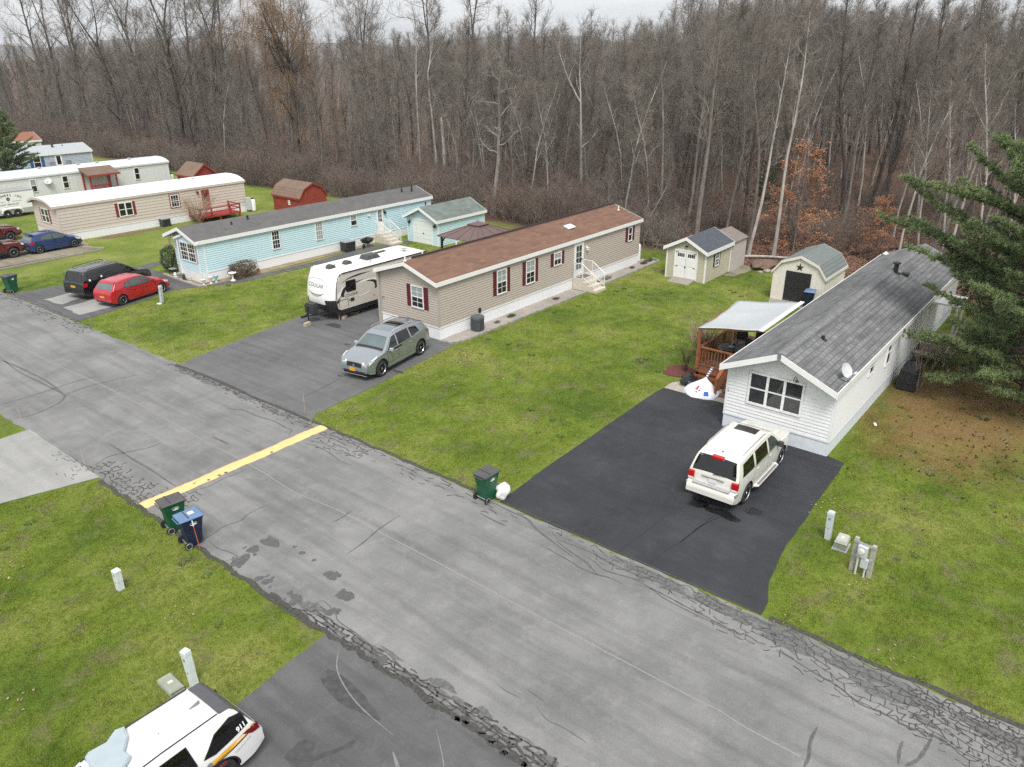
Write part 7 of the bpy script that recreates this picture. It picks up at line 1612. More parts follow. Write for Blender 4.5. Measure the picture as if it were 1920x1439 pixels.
def tree_thing(name, meshes, label, loc, rz=0, s=1.0, group=None, cat='tree'):
    t = thing(name, label, cat, loc, rz, group); t.scale = (s, s, s)
    for nm, me in zip(('trunk', 'crown'), meshes):
        if me: o = bpy.data.objects.new(nm, me); COL.objects.link(o); o.parent = t
    return t
SLIM = [bare_tree(s, h=hh, r0=rr, start=st, nprim=np_, plen=pl_, el=48, bk=bk_, tw=TWIG_G, wob=.11, gnarl=.17, lean=(.07*math.sin(s*2.1), .07*math.cos(s*1.7))) for s, hh, rr, st, np_, pl_, bk_ in ((1, 17.5, .16, .38, 22, .23, BARK_G), (2, 16, .13, .42, 20, .22, BARK_G), (3, 18.5, .19, .3, 26, .25, BARK_D), (4, 15.5, .11, .35, 20, .2, BARK_P), (5, 17, .15, .24, 28, .24, BARK_D))]
SLIM += [bare_tree(6, h=18, r0=.18, start=.3, nprim=24, plen=.24, el=52, fork=2, bk=BARK_G, wob=.1, gnarl=.16), bare_tree(7, h=16, r0=.17, start=.25, nprim=24, plen=.26, el=46, fork=3, bk=BARK_D, wob=.1, gnarl=.18)]
BROAD = [bare_tree(s, h=hh, r0=rr, start=.28, nprim=24, plen=.34, el=40, n2=8, n3=7, fork=f, bk=BARK_D, gnarl=.15, twl=1.25, twr=.011) for s, hh, rr, f in ((11, 24, .30, 0), (12, 22, .28, 3), (13, 25, .32, 2))]
SAPL = [bare_tree(s, h=hh, r0=.05, start=.2, nprim=14, plen=.24, el=50, n2=5, n3=4, twl=.7, twr=.007, n4=1, bk=BARK_G) for s, hh in ((21, 7.5), (22, 9.5), (23, 6))]
# ---- placement
HEAD_ = R(38.65)
def in_view(x, y, m=4):
    a = math.degrees(math.atan2(y, x)-HEAD_); return -35.5-m < a < 35.5+m and x*x+y*y > 0
def edge_x(y):
    return 51.6+1.0*math.sin(y*.31)+(1.0 if y > 95 else 0)+(3.5 if 30 < y < 60 else 0)*.5
SPECIAL = []
def sp_tree(name, meshes, label, x, y, rz=0, s=1.0, cat='tree'):
    SPECIAL.append((x, y)); return tree_thing(name, meshes, label, (x, y, 0), R(rz), s, 'single trees that stand out of the wood', cat)
birch = bare_tree(31, h=17.5, r0=.15, start=.55, nprim=14, plen=.2, el=55, bk=BARK_P, tw=TWIG_G, n2=5, n3=5)
birch2 = bare_tree(32, h=14.5, r0=.13, start=.5, nprim=10, plen=.15, el=45, bk=BARK_P, lean=(.0, -.10), n2=4, n3=4)
sp_tree('birch_tree', birch, 'thicker of the two pale straight trunks above the aqua garage', 63.0, 63.6, 20)
sp_tree('birch_tree', bare_tree(33, h=18.5, r0=.16, start=.5, nprim=16, plen=.2, el=55, fork=2, bk=BARK_P), 'forked pale trunk just right of the straight pale one above the garage', 64.6, 62.6, 200)
sp_tree('dead_tree', bare_tree(34, h=14.5, r0=.22, start=.36, nprim=12, plen=.30, el=12, n2=6, n3=4, gnarl=.36, twl=.6, wob=.2, bk=BARK_DEAD, tw=BARK_DEAD, twr=.012), 'gnarled dead tree with crooked pale limbs behind the gazebo', 53.0, 44.6, 75)
sn = MB(); r = random.Random(8); sn.tube(walk(r, Vector((0, 0, -.1)), Vector((.02, 0, 1)), 7.2, 9, .03, .1), [.24, .2, .19, .18, .18, .17, .17, .16, .15, .08], 8); so_ = sn.build('trunk', BARK_P); me_ = so_.data; bpy.data.objects.remove(so_)
sp_tree('tree_snag', (me_, None), 'short broken pale snag without branches near the forked pale trunk', 63.0, 59.8, 0)
sp_tree('sycamore_tree', bare_tree(35, h=15.5, r0=.19, start=.5, nprim=14, plen=.22, el=50, fork=2, bk=BARK_P, n2=5, n3=5), 'pale forked tree standing behind the middle of the brown roof', 61.2, 40.6, 0)
sp_tree('birch_tree', birch, 'slim pale trunk behind the far end of the brown roof', 60.5, 31.8, 120, .85)
sp_tree('birch_tree', birch2, 'pale trunk leaning right behind the lean-to of the tan shed', 52.4, 20.4, 0)
sp_tree('birch_tree', bare_tree(36, h=16, r0=.14, start=.5, nprim=10, plen=.17, lean=(0, -.05), bk=BARK_P, n2=5, n3=5), 'taller pale trunk between the tan shed and the orange leaved tree', 53.6, 19.0, 60)
sp_tree('birch_tree', bare_tree(37, h=17, r0=.2, start=.45, nprim=14, plen=.2, bk=BARK_G), 'grey double trunk right behind the tan shed roof', 52.2, 24.4, 60)
sp_tree('leaning_tree', bare_tree(38, h=5.5, r0=.08, start=.5, nprim=6, plen=.25, lean=(.2, -.55), bk=BARK_P, n2=3, n3=3), 'short bare trunk leaning low beside the far end of the taupe home', 53.2, 30.0, 0)
sp_tree('willow_tree', bare_tree(39, h=20, r0=.5, start=.25, nprim=26, plen=.42, el=26, n2=9, n3=9, gnarl=.24, fork=5, fang=(24, 50), bk=BARK_D, tw=TWIG_O, twl=1.5, droop=.34, twr=.010, n4=1), 'big dark willow with orange tinted drooping twigs above the red barn', 60.5, 82.5, 30)
sp_tree('young_willow', bare_tree(40, h=8.5, r0=.12, start=.15, nprim=20, plen=.3, el=60, n2=6, n3=6, bk=BARK_D, tw=TWIG_O, twl=1.0), 'bushy orange twigged young tree right of the big willow', 62.0, 76.0, 0)
# orange beech that kept its leaves
r = random.Random(17); bt_tr, bt_cr = bare_tree(41, h=8.8, r0=.10, start=.1, nprim=24, plen=.40, el=6, n2=7, n3=5, gnarl=.12, bk=BARK_D, tw=TWIG_R, twl=.6)
co_v = np.empty(len(bt_cr.vertices)*3, dtype=np.float32); bt_cr.vertices.foreach_get('co', co_v); co_v = co_v.reshape(-1, 3)
idx = np.random.RandomState(3).permutation(len(co_v))[:3600]; LV = []; LF = []
for i in idx:
    p = Vector(co_v[i]); 
    if r.random() < .25*(p.z > 6): continue
    for _ in range(2):
        q = p+Vector((r.gauss(0, .10), r.gauss(0, .10), r.gauss(-.03, .05))); u = Vector((r.uniform(-1, 1), r.uniform(-1, 1), r.uniform(-.5, .2))).normalized()*r.uniform(.06, .11); v = u.cross(Vector((r.uniform(-.4, .4), r.uniform(-.4, .4), 1))).normalized()*r.uniform(.03, .055)
        o = len(LV); LV += [q-u, q+v, q+u, q-v]; LF.append((o, o+1, o+2, o+3))
M_BEECH = mat('beech_leaf', (.45, .20, .085), .7, var=.5, scale=4)
bl = np_mesh('leaves', np.array([tuple(p) for p in LV], dtype=np.float32), np.array(LF), M_BEECH)
bt = sp_tree('beech_tree', (bt_tr, bt_cr), 'small beech still holding orange leaves behind the cream barn shed', 56.5, 18.8, 0, .86); o = bpy.data.objects.new('leaves', bl); COL.objects.link(o); o.parent = bt
bt2 = sp_tree('beech_tree', (bt_tr, bt_cr), 'lower sparse orange leaved beech farther right behind the white home', 57.5, 13.2, 140, .5); o = bpy.data.objects.new('leaves', bl); COL.objects.link(o); o.parent = bt2

# ---- pines
def pine(seed, h, nb, rad, start=.06, tuft=13, mneed=None, low=None, extra=()):
    r = random.Random(seed); tr = MB(); tp = walk(r, Vector((0, 0, -.2)), Vector((0, 0, 1)), h, 10, .015, .05); tr.tube(tp, [.24*(1-i/10.5)*h/12 for i in range(11)], 8)
    V = []; F = []
    for i in range(nb+len(extra)):
        t = start+(1-start)*((i+r.random())/nb) if i < nb else extra[i-nb][0]/h; p, _ = at_t(tp, min(.985, t)); az = i*2.39996+r.uniform(-.35, .35)
        ln = rad*(1.04-t)**.55*r.uniform(.68, 1.12)*(1 if t*h > 3.6 or not low else low); e = R(-8+38*t+r.uniform(-8, 8))
        if i >= nb: az = R(extra[i-nb][1]); ln = extra[i-nb][2]
        b = walk(r, p, Vector((math.cos(az)*math.cos(e), math.sin(az)*math.cos(e), math.sin(e))), ln, 7, .06, .045)
        tr.tube(b, [max(.012, .055*(1-k/7.3)*ln/4) for k in range(8)], 5, caps=False)
        ns = max(7, int(ln*7.6))
        for j in range(ns):
            t2 = .28+.72*(j+r.random())/ns; p2, a2 = at_t(b, min(.99, t2)); sd = 1 if j % 2 else -1
            side = a2.cross(Vector((0, 0, 1))).normalized()*sd; d2 = (a2*.75+side*r.uniform(.4, 1)+Vector((0, 0, r.uniform(-.05, .40)))).normalized(); l2 = (.55+.30*ln/4)*(1.25-t2)*r.uniform(.6, 1.1)+.15
            e2 = p2+d2*l2; tr.tube([p2, e2], [.012, .004], 3, caps=False)
            nt_ = max(3, int(l2*10))
            for k in range(nt_):
                c = p2.lerp(e2, .25+.75*(k+r.random())/nt_)+Vector((r.gauss(0, .05), r.gauss(0, .05), r.gauss(0, .05))); ax = (d2+Vector((0, 0, .5))).normalized()
                for q in range(tuft):
                    n_ = rdir(r, ax, R(r.uniform(15, 80))); ll = r.uniform(.11, .21); w = n_.orthogonal().normalized()*.0145
                    w = Matrix.Rotation(r.uniform(0, 3.14), 3, n_) @ w; o = len(V); V += [c-w, c+w, c+n_*ll]; F.append((o, o+1, o+2))
    to = tr.build('t', BARK_D, smooth=60); tm = to.data; bpy.data.objects.remove(to)
    return tm, np_mesh('needles', np.array([tuple(p) for p in V], dtype=np.float32), np.array(F), mneed)
def needle_mat(name, dark, lite, brown):
    m, nt, bs = _new(name); w = objco(nt, world=True); n1 = noise(nt, w, 1.1, 4, .6); n2 = noise(nt, w, 9, 3, .6)
    c = mixc(nt, ramp(nt, n1, [(.35, 0.0), (.65, 1.0)]), dark, lite); c = mixc(nt, ramp(nt, n2, [(.6, 0.0), (.72, .7)]), c, brown)
    L(nt, c, bs.inputs['Base Color']); bs.inputs['Roughness'].default_value = .6; bs.inputs['Specular IOR Level'].default_value = .3; return m
M_NEED = needle_mat('pine_needles', (.10, .150, .062), (.235, .30, .125), (.27, .23, .11)); M_NEED_D = needle_mat('dark_needles', (.030, .045, .022), (.060, .080, .035), (.08, .07, .04))
PINE_A = pine(51, 11.8, 132, 6.6, .07, 21, M_NEED, .66, [(5.4, 92-40, 6.9), (5.0, 80-40, 6.2), (6.2, 104-40, 6.6), (4.6, 98-40, 5.6), (3.0, 96-40, 4.6), (2.6, 110-40, 4.9), (2.2, 125-40, 5.0), (7.2, 95-40, 6.3), (7.8, 85-40, 4.7), (1.6, 140-40, 4.6), (8.6, 100-40, 3.8)]); PINE_B = pine(52, 12.0, 135, 5.2, .26, 21, M_NEED); PINE_C = pine(53, 14, 60, 4.6, .25, 8, M_NEED_D)
def pine_thing(P, label, x, y, rz, s):
    t = thing('pine_tree', label, 'pine tree', (x, y, 0), R(rz), 'evergreen trees'); t.scale = (s,)*3; SPECIAL.append((x, y))
    for nm, me in zip(('trunk', 'crown'), P): o = bpy.data.objects.new(nm, me); COL.objects.link(o); o.parent = t
pine_thing(PINE_A, 'large pine reaching its boughs in front of the far end of the white home', 36.3, 1.5, 40, 1.0)
pine_thing(PINE_B, 'second pine crown behind the larger one by the end of the white home', 44.5, 2.2, 100, .86)
pine_thing(PINE_A, 'pine at the left picture edge in front of the grey blue home', 31.2, 91.6, 200, .66)
for x, y, s, lb in ((112, 52, 1.25, 'dark evergreen top above the pale lone trunk at the back of the wood'), (116, 42, 1.35, 'tallest dark evergreen at the back of the wood'), (118, 33, 1.3, 'dark evergreen at the back right of the wood'), (108, 60, 1.1, 'leftmost dark evergreen at the back of the wood'), (62.5, 23.6, .42, 'small green hemlock hidden among trunks behind the tan shed')): pine_thing(PINE_C, lb, x, y, x*7, s)

# big spreading trees along the left wood edge, each placed where it stands in the photograph
for k, (x_, y_, s_) in enumerate(((59.4, 148.5, 1.08), (55.8, 117, 1.05), (60.5, 100.5, 1.0), (58, 132, .98), (63, 122, 1.0), (66, 160, 1.1), (62.5, 108.5, 1.02), (57.5, 92.5, .9), (72, 140, 1.12), (70, 112, 1.05), (70, 97, 1.0), (59, 165, 1.1), (75, 172, 1.15), (78, 128, 1.1))):
    SPECIAL.append((x_, y_)); tree_thing('leafless_tree', BROAD[k % 3], 'tall spreading leafless tree in the wood behind the left homes', (x_, y_, 0), k*1.7, s_, 'spreading leafless trees behind the left homes')
CLEAR = [(60.5, 82.5, 2.3), (53, 44.6, 1.0), (63, 63.6, .5), (64.6, 62.6, .6), (63, 59.8, .5), (61.2, 40.6, .8), (56.5, 18.8, 2.4), (52.4, 20.4, .6)]
# ---- the individual trees of the wood, nearest first
rng = random.Random(101); cand = []
y = 4.0
for gx in range(0, 34):
    for gy in range(-2, 80):
        big = gy*3.0 > 74
        st = 3.0 if not big else 3.0
        x_ = 52.6+gx*3.1+rng.uniform(-1.25, 1.25); y_ = gy*3.0+rng.uniform(-1.25, 1.25)
        if x_ < edge_x(y_)+.6 or not in_view(x_, y_, 2): continue
        if any((x_-a)**2+(y_-b)**2 < 2.2 for a, b in SPECIAL): continue
        if any(abs(math.degrees(math.atan2(y_, x_)-math.atan2(b, a))) < w_ and math.hypot(x_, y_) < math.hypot(a, b) for a, b, w_ in CLEAR): continue
        if y_ > 72 and rng.random() < .66: continue
        if y_ <= 72 and rng.random() < (.5 if y_ < 29 else .12): continue
        cand.append((math.hypot(x_, y_)-(25 if y_ > 72 else 0), x_, y_))
cand.sort(); near_t = cand[:255]; far_t = cand[255:]
def tall(x, y):
    """the wood stands lower where the sky gap opens right of the willow"""
    a = math.degrees(math.atan2(y, x))
    return 1-.30*math.exp(-((a-50.5)/2.6)**2)+.10*max(0, min(1, (a-58)/6))+.22*max(0, min(1, (27-a)/7))
for k, (d_, x_, y_) in enumerate(near_t):
    if y_ > 72 and rng.random() < .22: tree_thing('leafless_tree', rng.choice(BROAD), 'tall spreading leafless tree in the wood behind the left homes', (x_, y_, 0), rng.uniform(0, 6.28), rng.uniform(.78, 1.05)*tall(x_, y_), 'spreading leafless trees behind the left homes')
    else: tree_thing('leafless_tree', (SLIM[3] if rng.random() < (.3 if x_ < 62 else .1) else rng.choice(SLIM)), 'slender leafless tree among many in the grey wood behind the homes', (x_, y_, 0), rng.uniform(0, 6.28), rng.uniform(.62, .93)*min(1.15, tall(x_, y_)), 'slender leafless trees of the wood')

# ---- scatter by geometry nodes: only for masses nobody could count
SRC = bpy.data.collections.new('scatter_sources')
def src_coll(name, meshes):
    c = bpy.data.collections.new(name)
    for i, me in enumerate(meshes): c.objects.link(bpy.data.objects.new(f'{name}_{i}', me))
    return c
def join_mesh(name, a, b):
    va = np.empty(len(a.vertices)*3, np.float32); a.vertices.foreach_get('co', va)
    bm = bmesh.new(); bm.from_mesh(a); na = len(bm.faces); bm.from_mesh(b); bm.faces.ensure_lookup_table()
    for i, f in enumerate(bm.faces): f.material_index = 0 if i < na else 1
    me = bpy.data.meshes.new(name); bm.to_mesh(me); bm.free(); me.materials.append(a.materials[0]); me.materials.append(b.materials[0]); return me
def scatter(name, pts, coll, smin, smax, seed, zs=None, tilt=0.0, kind='stuff', label=None, cat=None):
    r = np.random.RandomState(seed); n = len(pts); me = bpy.data.meshes.new(name); me.vertices.add(n); me.vertices.foreach_set('co', np.array(pts, dtype=np.float32).ravel())
    rot = np.stack([r.normal(0, tilt, n), r.normal(0, tilt, n), r.uniform(0, 6.283, n)], 1).astype(np.float32)
    a = me.attributes.new('rot', 'FLOAT_VECTOR', 'POINT'); a.data.foreach_set('vector', rot.ravel()); a = me.attributes.new('scl', 'FLOAT', 'POINT'); a.data.foreach_set('value', r.uniform(smin, smax, n).astype(np.float32)); a = me.attributes.new('pick', 'INT', 'POINT'); a.data.foreach_set('value', r.randint(0, 1000, n).astype(np.int32))
    o = bpy.data.objects.new(name, me); COL.objects.link(o); o['kind'] = kind
    ng = bpy.data.node_groups.new(name+'_nodes', 'GeometryNodeTree'); ng.interface.new_socket('Geometry', in_out='INPUT', socket_type='NodeSocketGeometry'); ng.interface.new_socket('Geometry', in_out='OUTPUT', socket_type='NodeSocketGeometry')
    gi = ng.nodes.new('NodeGroupInput'); go = ng.nodes.new('NodeGroupOutput'); ip = ng.nodes.new('GeometryNodeInstanceOnPoints'); ci = ng.nodes.new('GeometryNodeCollectionInfo')
    ci.inputs['Collection'].default_value = coll; ci.inputs['Separate Children'].default_value = True; ci.inputs['Reset Children'].default_value = True
    def na(nm, dt): q = ng.nodes.new('GeometryNodeInputNamedAttribute'); q.data_type = dt; q.inputs['Name'].default_value = nm; return q.outputs['Attribute']
    l = ng.links.new; l(gi.outputs[0], ip.inputs['Points']); l(ci.outputs[0], ip.inputs['Instance']); ip.inputs['Pick Instance'].default_value = True
    l(na('pick', 'INT'), ip.inputs['Instance Index']); l(na('scl', 'FLOAT'), ip.inputs['Scale'])
    er = ng.nodes.new('FunctionNodeEulerToRotation'); l(na('rot', 'FLOAT_VECTOR'), er.inputs[0]); l(er.outputs[0], ip.inputs['Rotation']); l(ip.outputs[0], go.inputs[0])
    m = o.modifiers.new('scatter', 'NODES'); m.node_group = ng
    return o
far_pts = [(x_, y_, 0) for _, x_, y_ in far_t]
for i in range(800):
    x_ = rng.uniform(85, 300); y_ = rng.uniform(5, 330)
    a_ = math.degrees(math.atan2(y_, x_))
    if in_view(x_, y_, 1) and not (45 < a_ < 56 and rng.random() < .75) and not (a_ > 56 and rng.random() < .45): far_pts.append((x_, y_, 0))
far_pts = [p for p in far_pts if not (47 < math.degrees(math.atan2(p[1], p[0])) < 54.5 and rng.random() < .5)]
SLM = [join_mesh('bare_tree_mass', a, b) for a, b in SLIM[:4]]; BRM = [join_mesh('bare_tree_mass', a, b) for a, b in BROAD[:2]]
az_ = lambda p: math.degrees(math.atan2(p[1], p[0]))
scatter('far_woods', [p for p in far_pts if 27 <= az_(p) <= 55], src_coll('bare_tree_source', SLM), .68, .98, 3)
scatter('far_woods', [p for p in far_pts if az_(p) < 27], src_coll('tall_tree_source', SLM), .85, 1.22, 13)
scatter('far_woods', [p for p in far_pts if az_(p) > 55], src_coll('broad_tree_source', SLM), .62, .86, 23)
SAPC = src_coll('sapling_source', [join_mesh('sapling_mass', a, b) for a, b in SAPL])
sp_ = []
for i in range(950):
    x_ = rng.uniform(52, 92); y_ = rng.uniform(4, 190)
    if x_ > edge_x(y_)+.5 and in_view(x_, y_, 1) and (y_ > 28 or rng.random() < .07): sp_.append((x_, y_, 0))
scatter('understory', sp_, SAPC, .6, 1.15, 4)
def noise2(x, y): return .5+.25*math.sin(x*.55+1.3*math.sin(y*.23))+.25*math.sin(y*.41+1.7*math.sin(x*.31))
# thicket along the wood edge
def thicket_mesh(seed, m):
    r = random.Random(seed); g = Seg()
    for i in range(34):
        p = Vector((r.gauss(0, .6), r.gauss(0, .6), 0)); d = Vector((r.gauss(0, .28), r.gauss(0, .28), 1)).normalized(); h_ = r.uniform(1.1, 3.0); q = walk(r, p, d, h_, 3, .12, .0)
        for k in range(3): g.add(q[k], q[k+1], .014*(1-k*.28), .014*(.72-k*.28)+.002)
        for k in range(9):
            t = r.uniform(.25, .98); a, ax = at_t(q, t); e = a+(rdir(r, ax, R(r.uniform(20, 60))))*r.uniform(.3, .8); g.add(a, e, .007, .003)
            for _ in range(2): b = a.lerp(e, r.uniform(.3, .9)); g.add(b, b+rdir(r, ax, R(50))*r.uniform(.15, .35), .005, .002)
    return g.mesh('thicket', m)
THC = src_coll('thicket_source', [thicket_mesh(61, TWIG_R), thicket_mesh(62, TWIG_G), thicket_mesh(63, TWIG_R)])
th = []
for i in range(5000):
    y_ = rng.uniform(26, 165); e = edge_x(y_); x_ = e-1.6+abs(rng.gauss(0, 6.5))
    if y_ > 62 and rng.random() < .5: continue
    if noise2(x_, y_) < .42 and rng.random() < .8: continue
    if x_ > 47.2 and in_view(x_, y_, 1) and not (y_ < 33 and rng.random() < .6): th.append((x_, y_, 0))
for i in range(60):
    y_ = rng.uniform(6, 27); x_ = rng.uniform(57, 85)
    if in_view(x_, y_, 1): th.append((x_, y_, 0))
scatter('thicket', th, THC, .4, 1.25, 5)
# fallen leaves in the open part of the wood
r = random.Random(71); lv = []; lf = []
for i in range(150):
    p = Vector((r.uniform(-.6, .6), r.uniform(-.6, .6), r.uniform(.01, .09))); u = Vector((r.uniform(-1, 1), r.uniform(-1, 1), r.uniform(-.5, .5))).normalized()*r.uniform(.05, .10); v = u.cross(Vector((r.uniform(-.5, .5), r.uniform(-.5, .5), 1))).normalized()*r.uniform(.03, .06); o = len(lv); lv += [p-u, p+v, p+u, p-v]; lf.append((o, o+1, o+2, o+3))
m_leaf, nt, bs = _new('fallen_leaf'); w = objco(nt, world=True); L(nt, ramp(nt, noise(nt, w, 14, 4, .8), [(.3, (.06, .035, .025)), (.45, (.15, .075, .045)), (.58, (.24, .14, .09)), (.72, (.34, .23, .165))]), bs.inputs['Base Color']); bs.inputs['Roughness'].default_value = .7
LFC = src_coll('leaf_source', [np_mesh('leaf_patch', np.array([tuple(p) for p in lv], dtype=np.float32), np.array(lf), m_leaf)])
lp = []
for i in range(3000):
    y_ = rng.uniform(4, 34); x_ = 50.8+abs(rng.gauss(0, 11)); x_ += (1.2 if y_ > 24 else 0)
    if in_view(x_, y_, 1): lp.append((x_, y_, 0))
scatter('leaf_litter', lp, LFC, .7, 1.3, 6)
# logs on the wood floor
for k, (x0, y0, x1, y1, rr, lb) in enumerate(((50.6, 22.4, 54.2, 16.6, .13, 'long fallen trunk across the leaves behind the two sheds'), (56.5, 15.5, 63.0, 12.0, .14, 'fallen trunk lying far back to the right of the orange leaved tree'), (51.5, 27.5, 50.6, 24.6, .08, 'thin fallen branch behind the tan shed'), (48.8, 33.5, 50.2, 31.0, .09, 'grey fallen limb by the far end of the taupe home'))):
    b = MB(); b.tube(bez([(x0, y0, .12), ((x0+x1)/2+.2, (y0+y1)/2, .25), (x1, y1, .15)], 5), [rr*(1-.5*i/10) for i in range(11)], 7); tag(b.build('fallen_log', BARK_P if k != 1 else BARK_D, smooth=60), lb, 'log', 'fallen logs at the wood edge')
# ---- grass blades on the lawns (patches laid only on turf)
def poly_has(P, x, y):
    c = False; n = len(P); j = n-1
    for i in range(n):
        xi, yi = P[i]; xj, yj = P[j]
        if (yi > y) != (yj > y) and x < (xj-xi)*(y-yi)/(yj-yi)+xi: c = not c
        j = i
    return c
PAVED = [ROAD, DR_TAN, DR_BLK, DR_POL, DR_SLAB, DR_BLUE, DR_GRAV, [(28.2, 14.05), (28.35, 10.4), (35.2, 10.4), (35.2, 13.4), (29.6, 13.45), (29.0, 14.05)]]
RECT = [(26.3, 24.7, 47.9, 30.3), (26.2, 6.3, 47.4, 10.6), (24.1, 44.0, 45.6, 48.5), (24.1, 63.5, 40.4, 68), (41.2, 40, 46.7, 43.5), (43.4, 19.9, 50.5, 22.8), (43, 12.4, 47.9, 15.6), (24.5, 32, 32.2, 34.7), (29.4, 13.3, 31.4, 14.9), (42.3, 58, 45.4, 62.3)]
PB_ = [(min(p[0] for p in P)-.2, min(p[1] for p in P)-.2, max(p[0] for p in P)+.2, max(p[1] for p in P)+.2) for P in PAVED]
def turf(x, y, m=.10):
    for a, b, c_, d in RECT:
        if a-m < x < c_+m and b-m < y < d+m: return False
    for P, (a, b, c_, d) in zip(PAVED, PB_):
        if a < x < c_ and b < y < d:
            for dx, dy in ((0, 0), (m, 0), (-m, 0), (0, m), (0, -m)):
                if poly_has(P, x+dx, y+dy): return False
    return True
r = random.Random(81); gv = []; gf = []
for i in range(120):
    a = r.uniform(0, 6.28); q = .23*math.sqrt(r.random()); p = Vector((q*math.cos(a), q*math.sin(a), -.005)); h_ = r.uniform(.022, .055); d = Vector((r.gauss(0, .6), r.gauss(0, .6), 1)).normalized(); w = Vector((r.uniform(-1, 1), r.uniform(-1, 1), 0)).normalized()*r.uniform(.004, .008); o = len(gv); gv += [p-w, p+w, p+d*h_]; gf.append((o, o+1, o+2))
GRC = src_coll('grass_source', [np_mesh('grass_patch', np.array([tuple(p) for p in gv], dtype=np.float32), np.array(gf), M_BLADE)])
gp = []; rg = random.Random(91)
def visible_ground(x, y):
    d = math.hypot(x, y); return in_view(x, y, 1 if d > 30 else 34) and d > 5
for i in range(90000):
    x_ = rg.uniform(0, 50.5); y_ = rg.uniform(-8, 58)
    d = math.hypot(x_, y_)
    if d > 58 or not visible_ground(x_, y_): continue
    if rg.random() > min(1, (26/max(d, 8))**1.1): continue
    if x_ > 49.5+.8*math.sin(y_): continue
    lit = ((x_-33.5)*.135)**2+((y_-3.4)*.23)**2
    if lit < .35 and rg.random() < .75: continue
    if turf(x_, y_): gp.append((x_, y_, .0))
print('grass patches', len(gp), 'near trees', len(near_t), 'far', len(far_pts))
scatter('lawn_grass', gp, GRC, .8, 1.35, 7)
# weeds and stray leaves that break up the turf
r = random.Random(83); wv = []; wf = []
for i in range(70):
    a = r.uniform(0, 6.28); q = .17*math.sqrt(r.random()); p = Vector((q*math.cos(a), q*math.sin(a), .0)); d = Vector((math.cos(a)*.8, math.sin(a)*.8, r.uniform(.3, 1.1))).normalized()*r.uniform(.05, .10); w = Vector((-math.sin(a), math.cos(a), 0))*r.uniform(.010, .018); o = len(wv); wv += [p-w*.5, p+w*.5, p+d*.6+w, p+d, p+d*.6-w]; wf += [(o, o+1, o+2, o+2), (o, o+2, o+4, o+4), (o+4, o+2, o+3, o+3)]
WDC = src_coll('weed_source', [np_mesh('weed_rosette', np.array([tuple(p) for p in wv], dtype=np.float32), np.array([f[:3] for f in wf]), mat('weed_leaf', (.045, .10, .018), .6, var=.4, scale=8))])
lv2 = []; lf2 = []
for i in range(9): p = Vector((r.uniform(-.5, .5), r.uniform(-.5, .5), r.uniform(.035, .05))); u = Vector((r.uniform(-1, 1), r.uniform(-1, 1), r.uniform(-.2, .2))).normalized()*r.uniform(.03, .06); v = u.cross(Vector((r.uniform(-.3, .3), r.uniform(-.3, .3), 1))).normalized()*r.uniform(.02, .035); o = len(lv2); lv2 += [p-u, p+v, p+u, p-v]; lf2.append((o, o+1, o+2, o+3))
SLC = src_coll('stray_leaf_source', [np_mesh('stray_leaves', np.array([tuple(p) for p in lv2], dtype=np.float32), np.array(lf2), mat('dry_leaf', (.30, .215, .13), .8, var=.5, scale=6))])
wp = []; sl = []
for i in range(5200):
    x_ = rg.uniform(2, 49); y_ = rg.uniform(-6, 56)
    if not visible_ground(x_, y_) or not turf(x_, y_, .2): continue
    if noise2(x_*1.7, y_*1.4) > .62 and rg.random() < .3: wp.append((x_, y_, 0))
    elif rg.random() < .07: sl.append((x_, y_, 0))
scatter('lawn_weeds', wp, WDC, .35, .9, 17); scatter('stray_leaves', sl, SLC, .6, 1.1, 18)
# pine cones on the needle litter
cn_b = MB(); cn_b.lathe([(.012, 0), (.035, .03), (.03, .08), (.01, .12)], n=7); cone = cn_b.build('cone', mat('pine_cone', (.035, .02, .013), .9, var=.4)); cm = cone.data; bpy.data.objects.remove(cone)
CNC = src_coll('cone_source', [cm]); cp = []
for i in range(260):
    x_ = rg.gauss(31.5, 3.6); y_ = rg.gauss(1.6, 1.7)
    if y_ < 6.0 and turf(x_, y_): cp.append((x_, y_, .04))
scatter('pine_cones', cp, CNC, .45, .85, 8, tilt=1.3)
# far wooded ridge seen in the gaps
hb = MB(); r = random.Random(5)
for ring_, (dist, hh) in enumerate(((1500, 0), (1650, 34), (1900, 46), (2300, 0))):
    for i in range(41): a = R(-6+i*2.3); hb.v.append((dist*math.cos(a), dist*math.sin(a), hh*(.75+.25*math.sin(i*.7+1)+.12*math.sin(i*1.9))-.2))
for k in range(3):
    for i in range(40): a = k*41+i; hb.f.append((a, a+1, a+42, a+41)); hb.m.append(0)
tag(hb.build('hills', mat('wooded_ridge', (.12, .10, .09), .9, var=.3, scale=.02), smooth=180), kind='structure')
# ---------------------------------------------------------------- camera and daylight
H_CAM = 13.6
cam = bpy.data.cameras.new('Camera'); cam.sensor_width = 36; cam.lens = 36*1437/1920; cam.clip_end = 6000; cam.clip_start = 0.5
co = bpy.data.objects.new('Camera', cam); COL.objects.link(co)
co.location = (0, 0, H_CAM); co.rotation_euler = (R(90-23.489), 0, R(-51.351)); sc.camera = co
SUN_EL, SUN_AZ = 56, 224      # direction the light comes from, degrees from +x
sun = bpy.data.lights.new('Sun', 'SUN'); sun.energy = 2.0; sun.angle = R(24); sun.color = (1.0, .97, .93)
so = bpy.data.objects.new('Sun', sun); COL.objects.link(so)
d = Vector((math.cos(R(SUN_EL))*math.cos(R(SUN_AZ)), math.cos(R(SUN_EL))*math.sin(R(SUN_AZ)), math.sin(R(SUN_EL))))
so.rotation_euler = d.to_track_quat('Z', 'Y').to_euler()
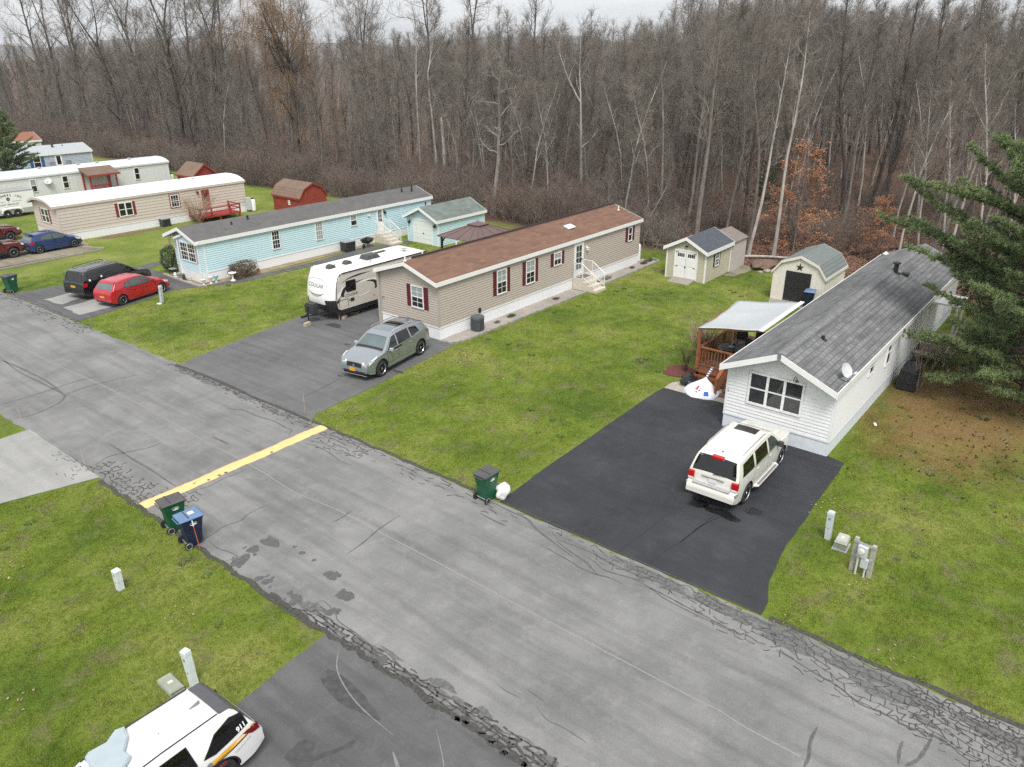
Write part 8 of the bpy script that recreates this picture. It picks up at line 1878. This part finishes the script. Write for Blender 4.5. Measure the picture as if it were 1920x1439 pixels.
wd = bpy.data.worlds.new('World'); sc.world = wd; wd.use_nodes = True; nt = wd.node_tree
bg = nt.nodes['Background']
sky = nt.nodes.new('ShaderNodeTexSky'); sky.sky_type = 'NISHITA'; sky.sun_disc = False
sky.sun_elevation = R(SUN_EL); sky.sun_rotation = R(90-SUN_AZ); sky.air_density = 1.0; sky.dust_density = 4.0; sky.ozone_density = 1.0
hs_ = nt.nodes.new('ShaderNodeHueSaturation'); hs_.inputs['Saturation'].default_value = .22; L(nt, sky.outputs[0], hs_.inputs['Color'])
# a thin even cloud deck: soft grey streaks over the sky
tc = nt.nodes.new('ShaderNodeTexCoord'); mp = nt.nodes.new('ShaderNodeMapping'); mp.inputs['Scale'].default_value = (1.2, 1.2, 9); L(nt, tc.outputs['Generated'], mp.inputs[0])
cl = ramp(nt, noise(nt, mp.outputs[0], 2.4, 6, .6), [(.3, (7.0, 7.3, 7.6)), (.7, (9.0, 9.1, 9.2))])
mx = mixc(nt, .72, hs_.outputs[0], cl); L(nt, mx, bg.inputs['Color']); bg.inputs['Strength'].default_value = .088
sc.view_settings.view_transform = 'Standard'; sc.view_settings.look = 'None'; sc.view_settings.gamma = 1; sc.view_settings.exposure = 0.72
sc.view_settings.use_curve_mapping = False
sc.cycles.use_denoising = False; sc.cycles.use_adaptive_sampling = False
try: sc.cycles.denoiser = 'OPENIMAGEDENOISE'
except Exception: pass
sc.cycles.denoising_prefilter = 'NONE'
sc.cycles.max_bounces = 4; sc.cycles.diffuse_bounces = 2; sc.cycles.glossy_bounces = 2; sc.cycles.transparent_max_bounces = 4
sc.cycles.caustics_reflective = False; sc.cycles.caustics_refractive = False
sc.cycles.sample_clamp_indirect = 4

# thin damp air: far trees and the ridge fade a little
hz = MB(); hz.box(-405, -705, -1.2, 2605, 2605, 70); ho = hz.build('haze', None); ho.data.materials.clear()
hm = bpy.data.materials.new('thin_haze'); hm.use_nodes = True; nt = hm.node_tree; nt.nodes.remove(nt.nodes['Principled BSDF'])
pv = nt.nodes.new('ShaderNodeVolumePrincipled'); pv.inputs['Color'].default_value = (.86, .90, .95, 1); pv.inputs['Density'].default_value = .00024; pv.inputs['Anisotropy'].default_value = .2
L(nt, pv.outputs[0], nt.nodes['Material Output'].inputs['Volume']); ho.data.materials.append(hm); ho['kind'] = 'stuff'
sc.cycles.volume_bounces = 0
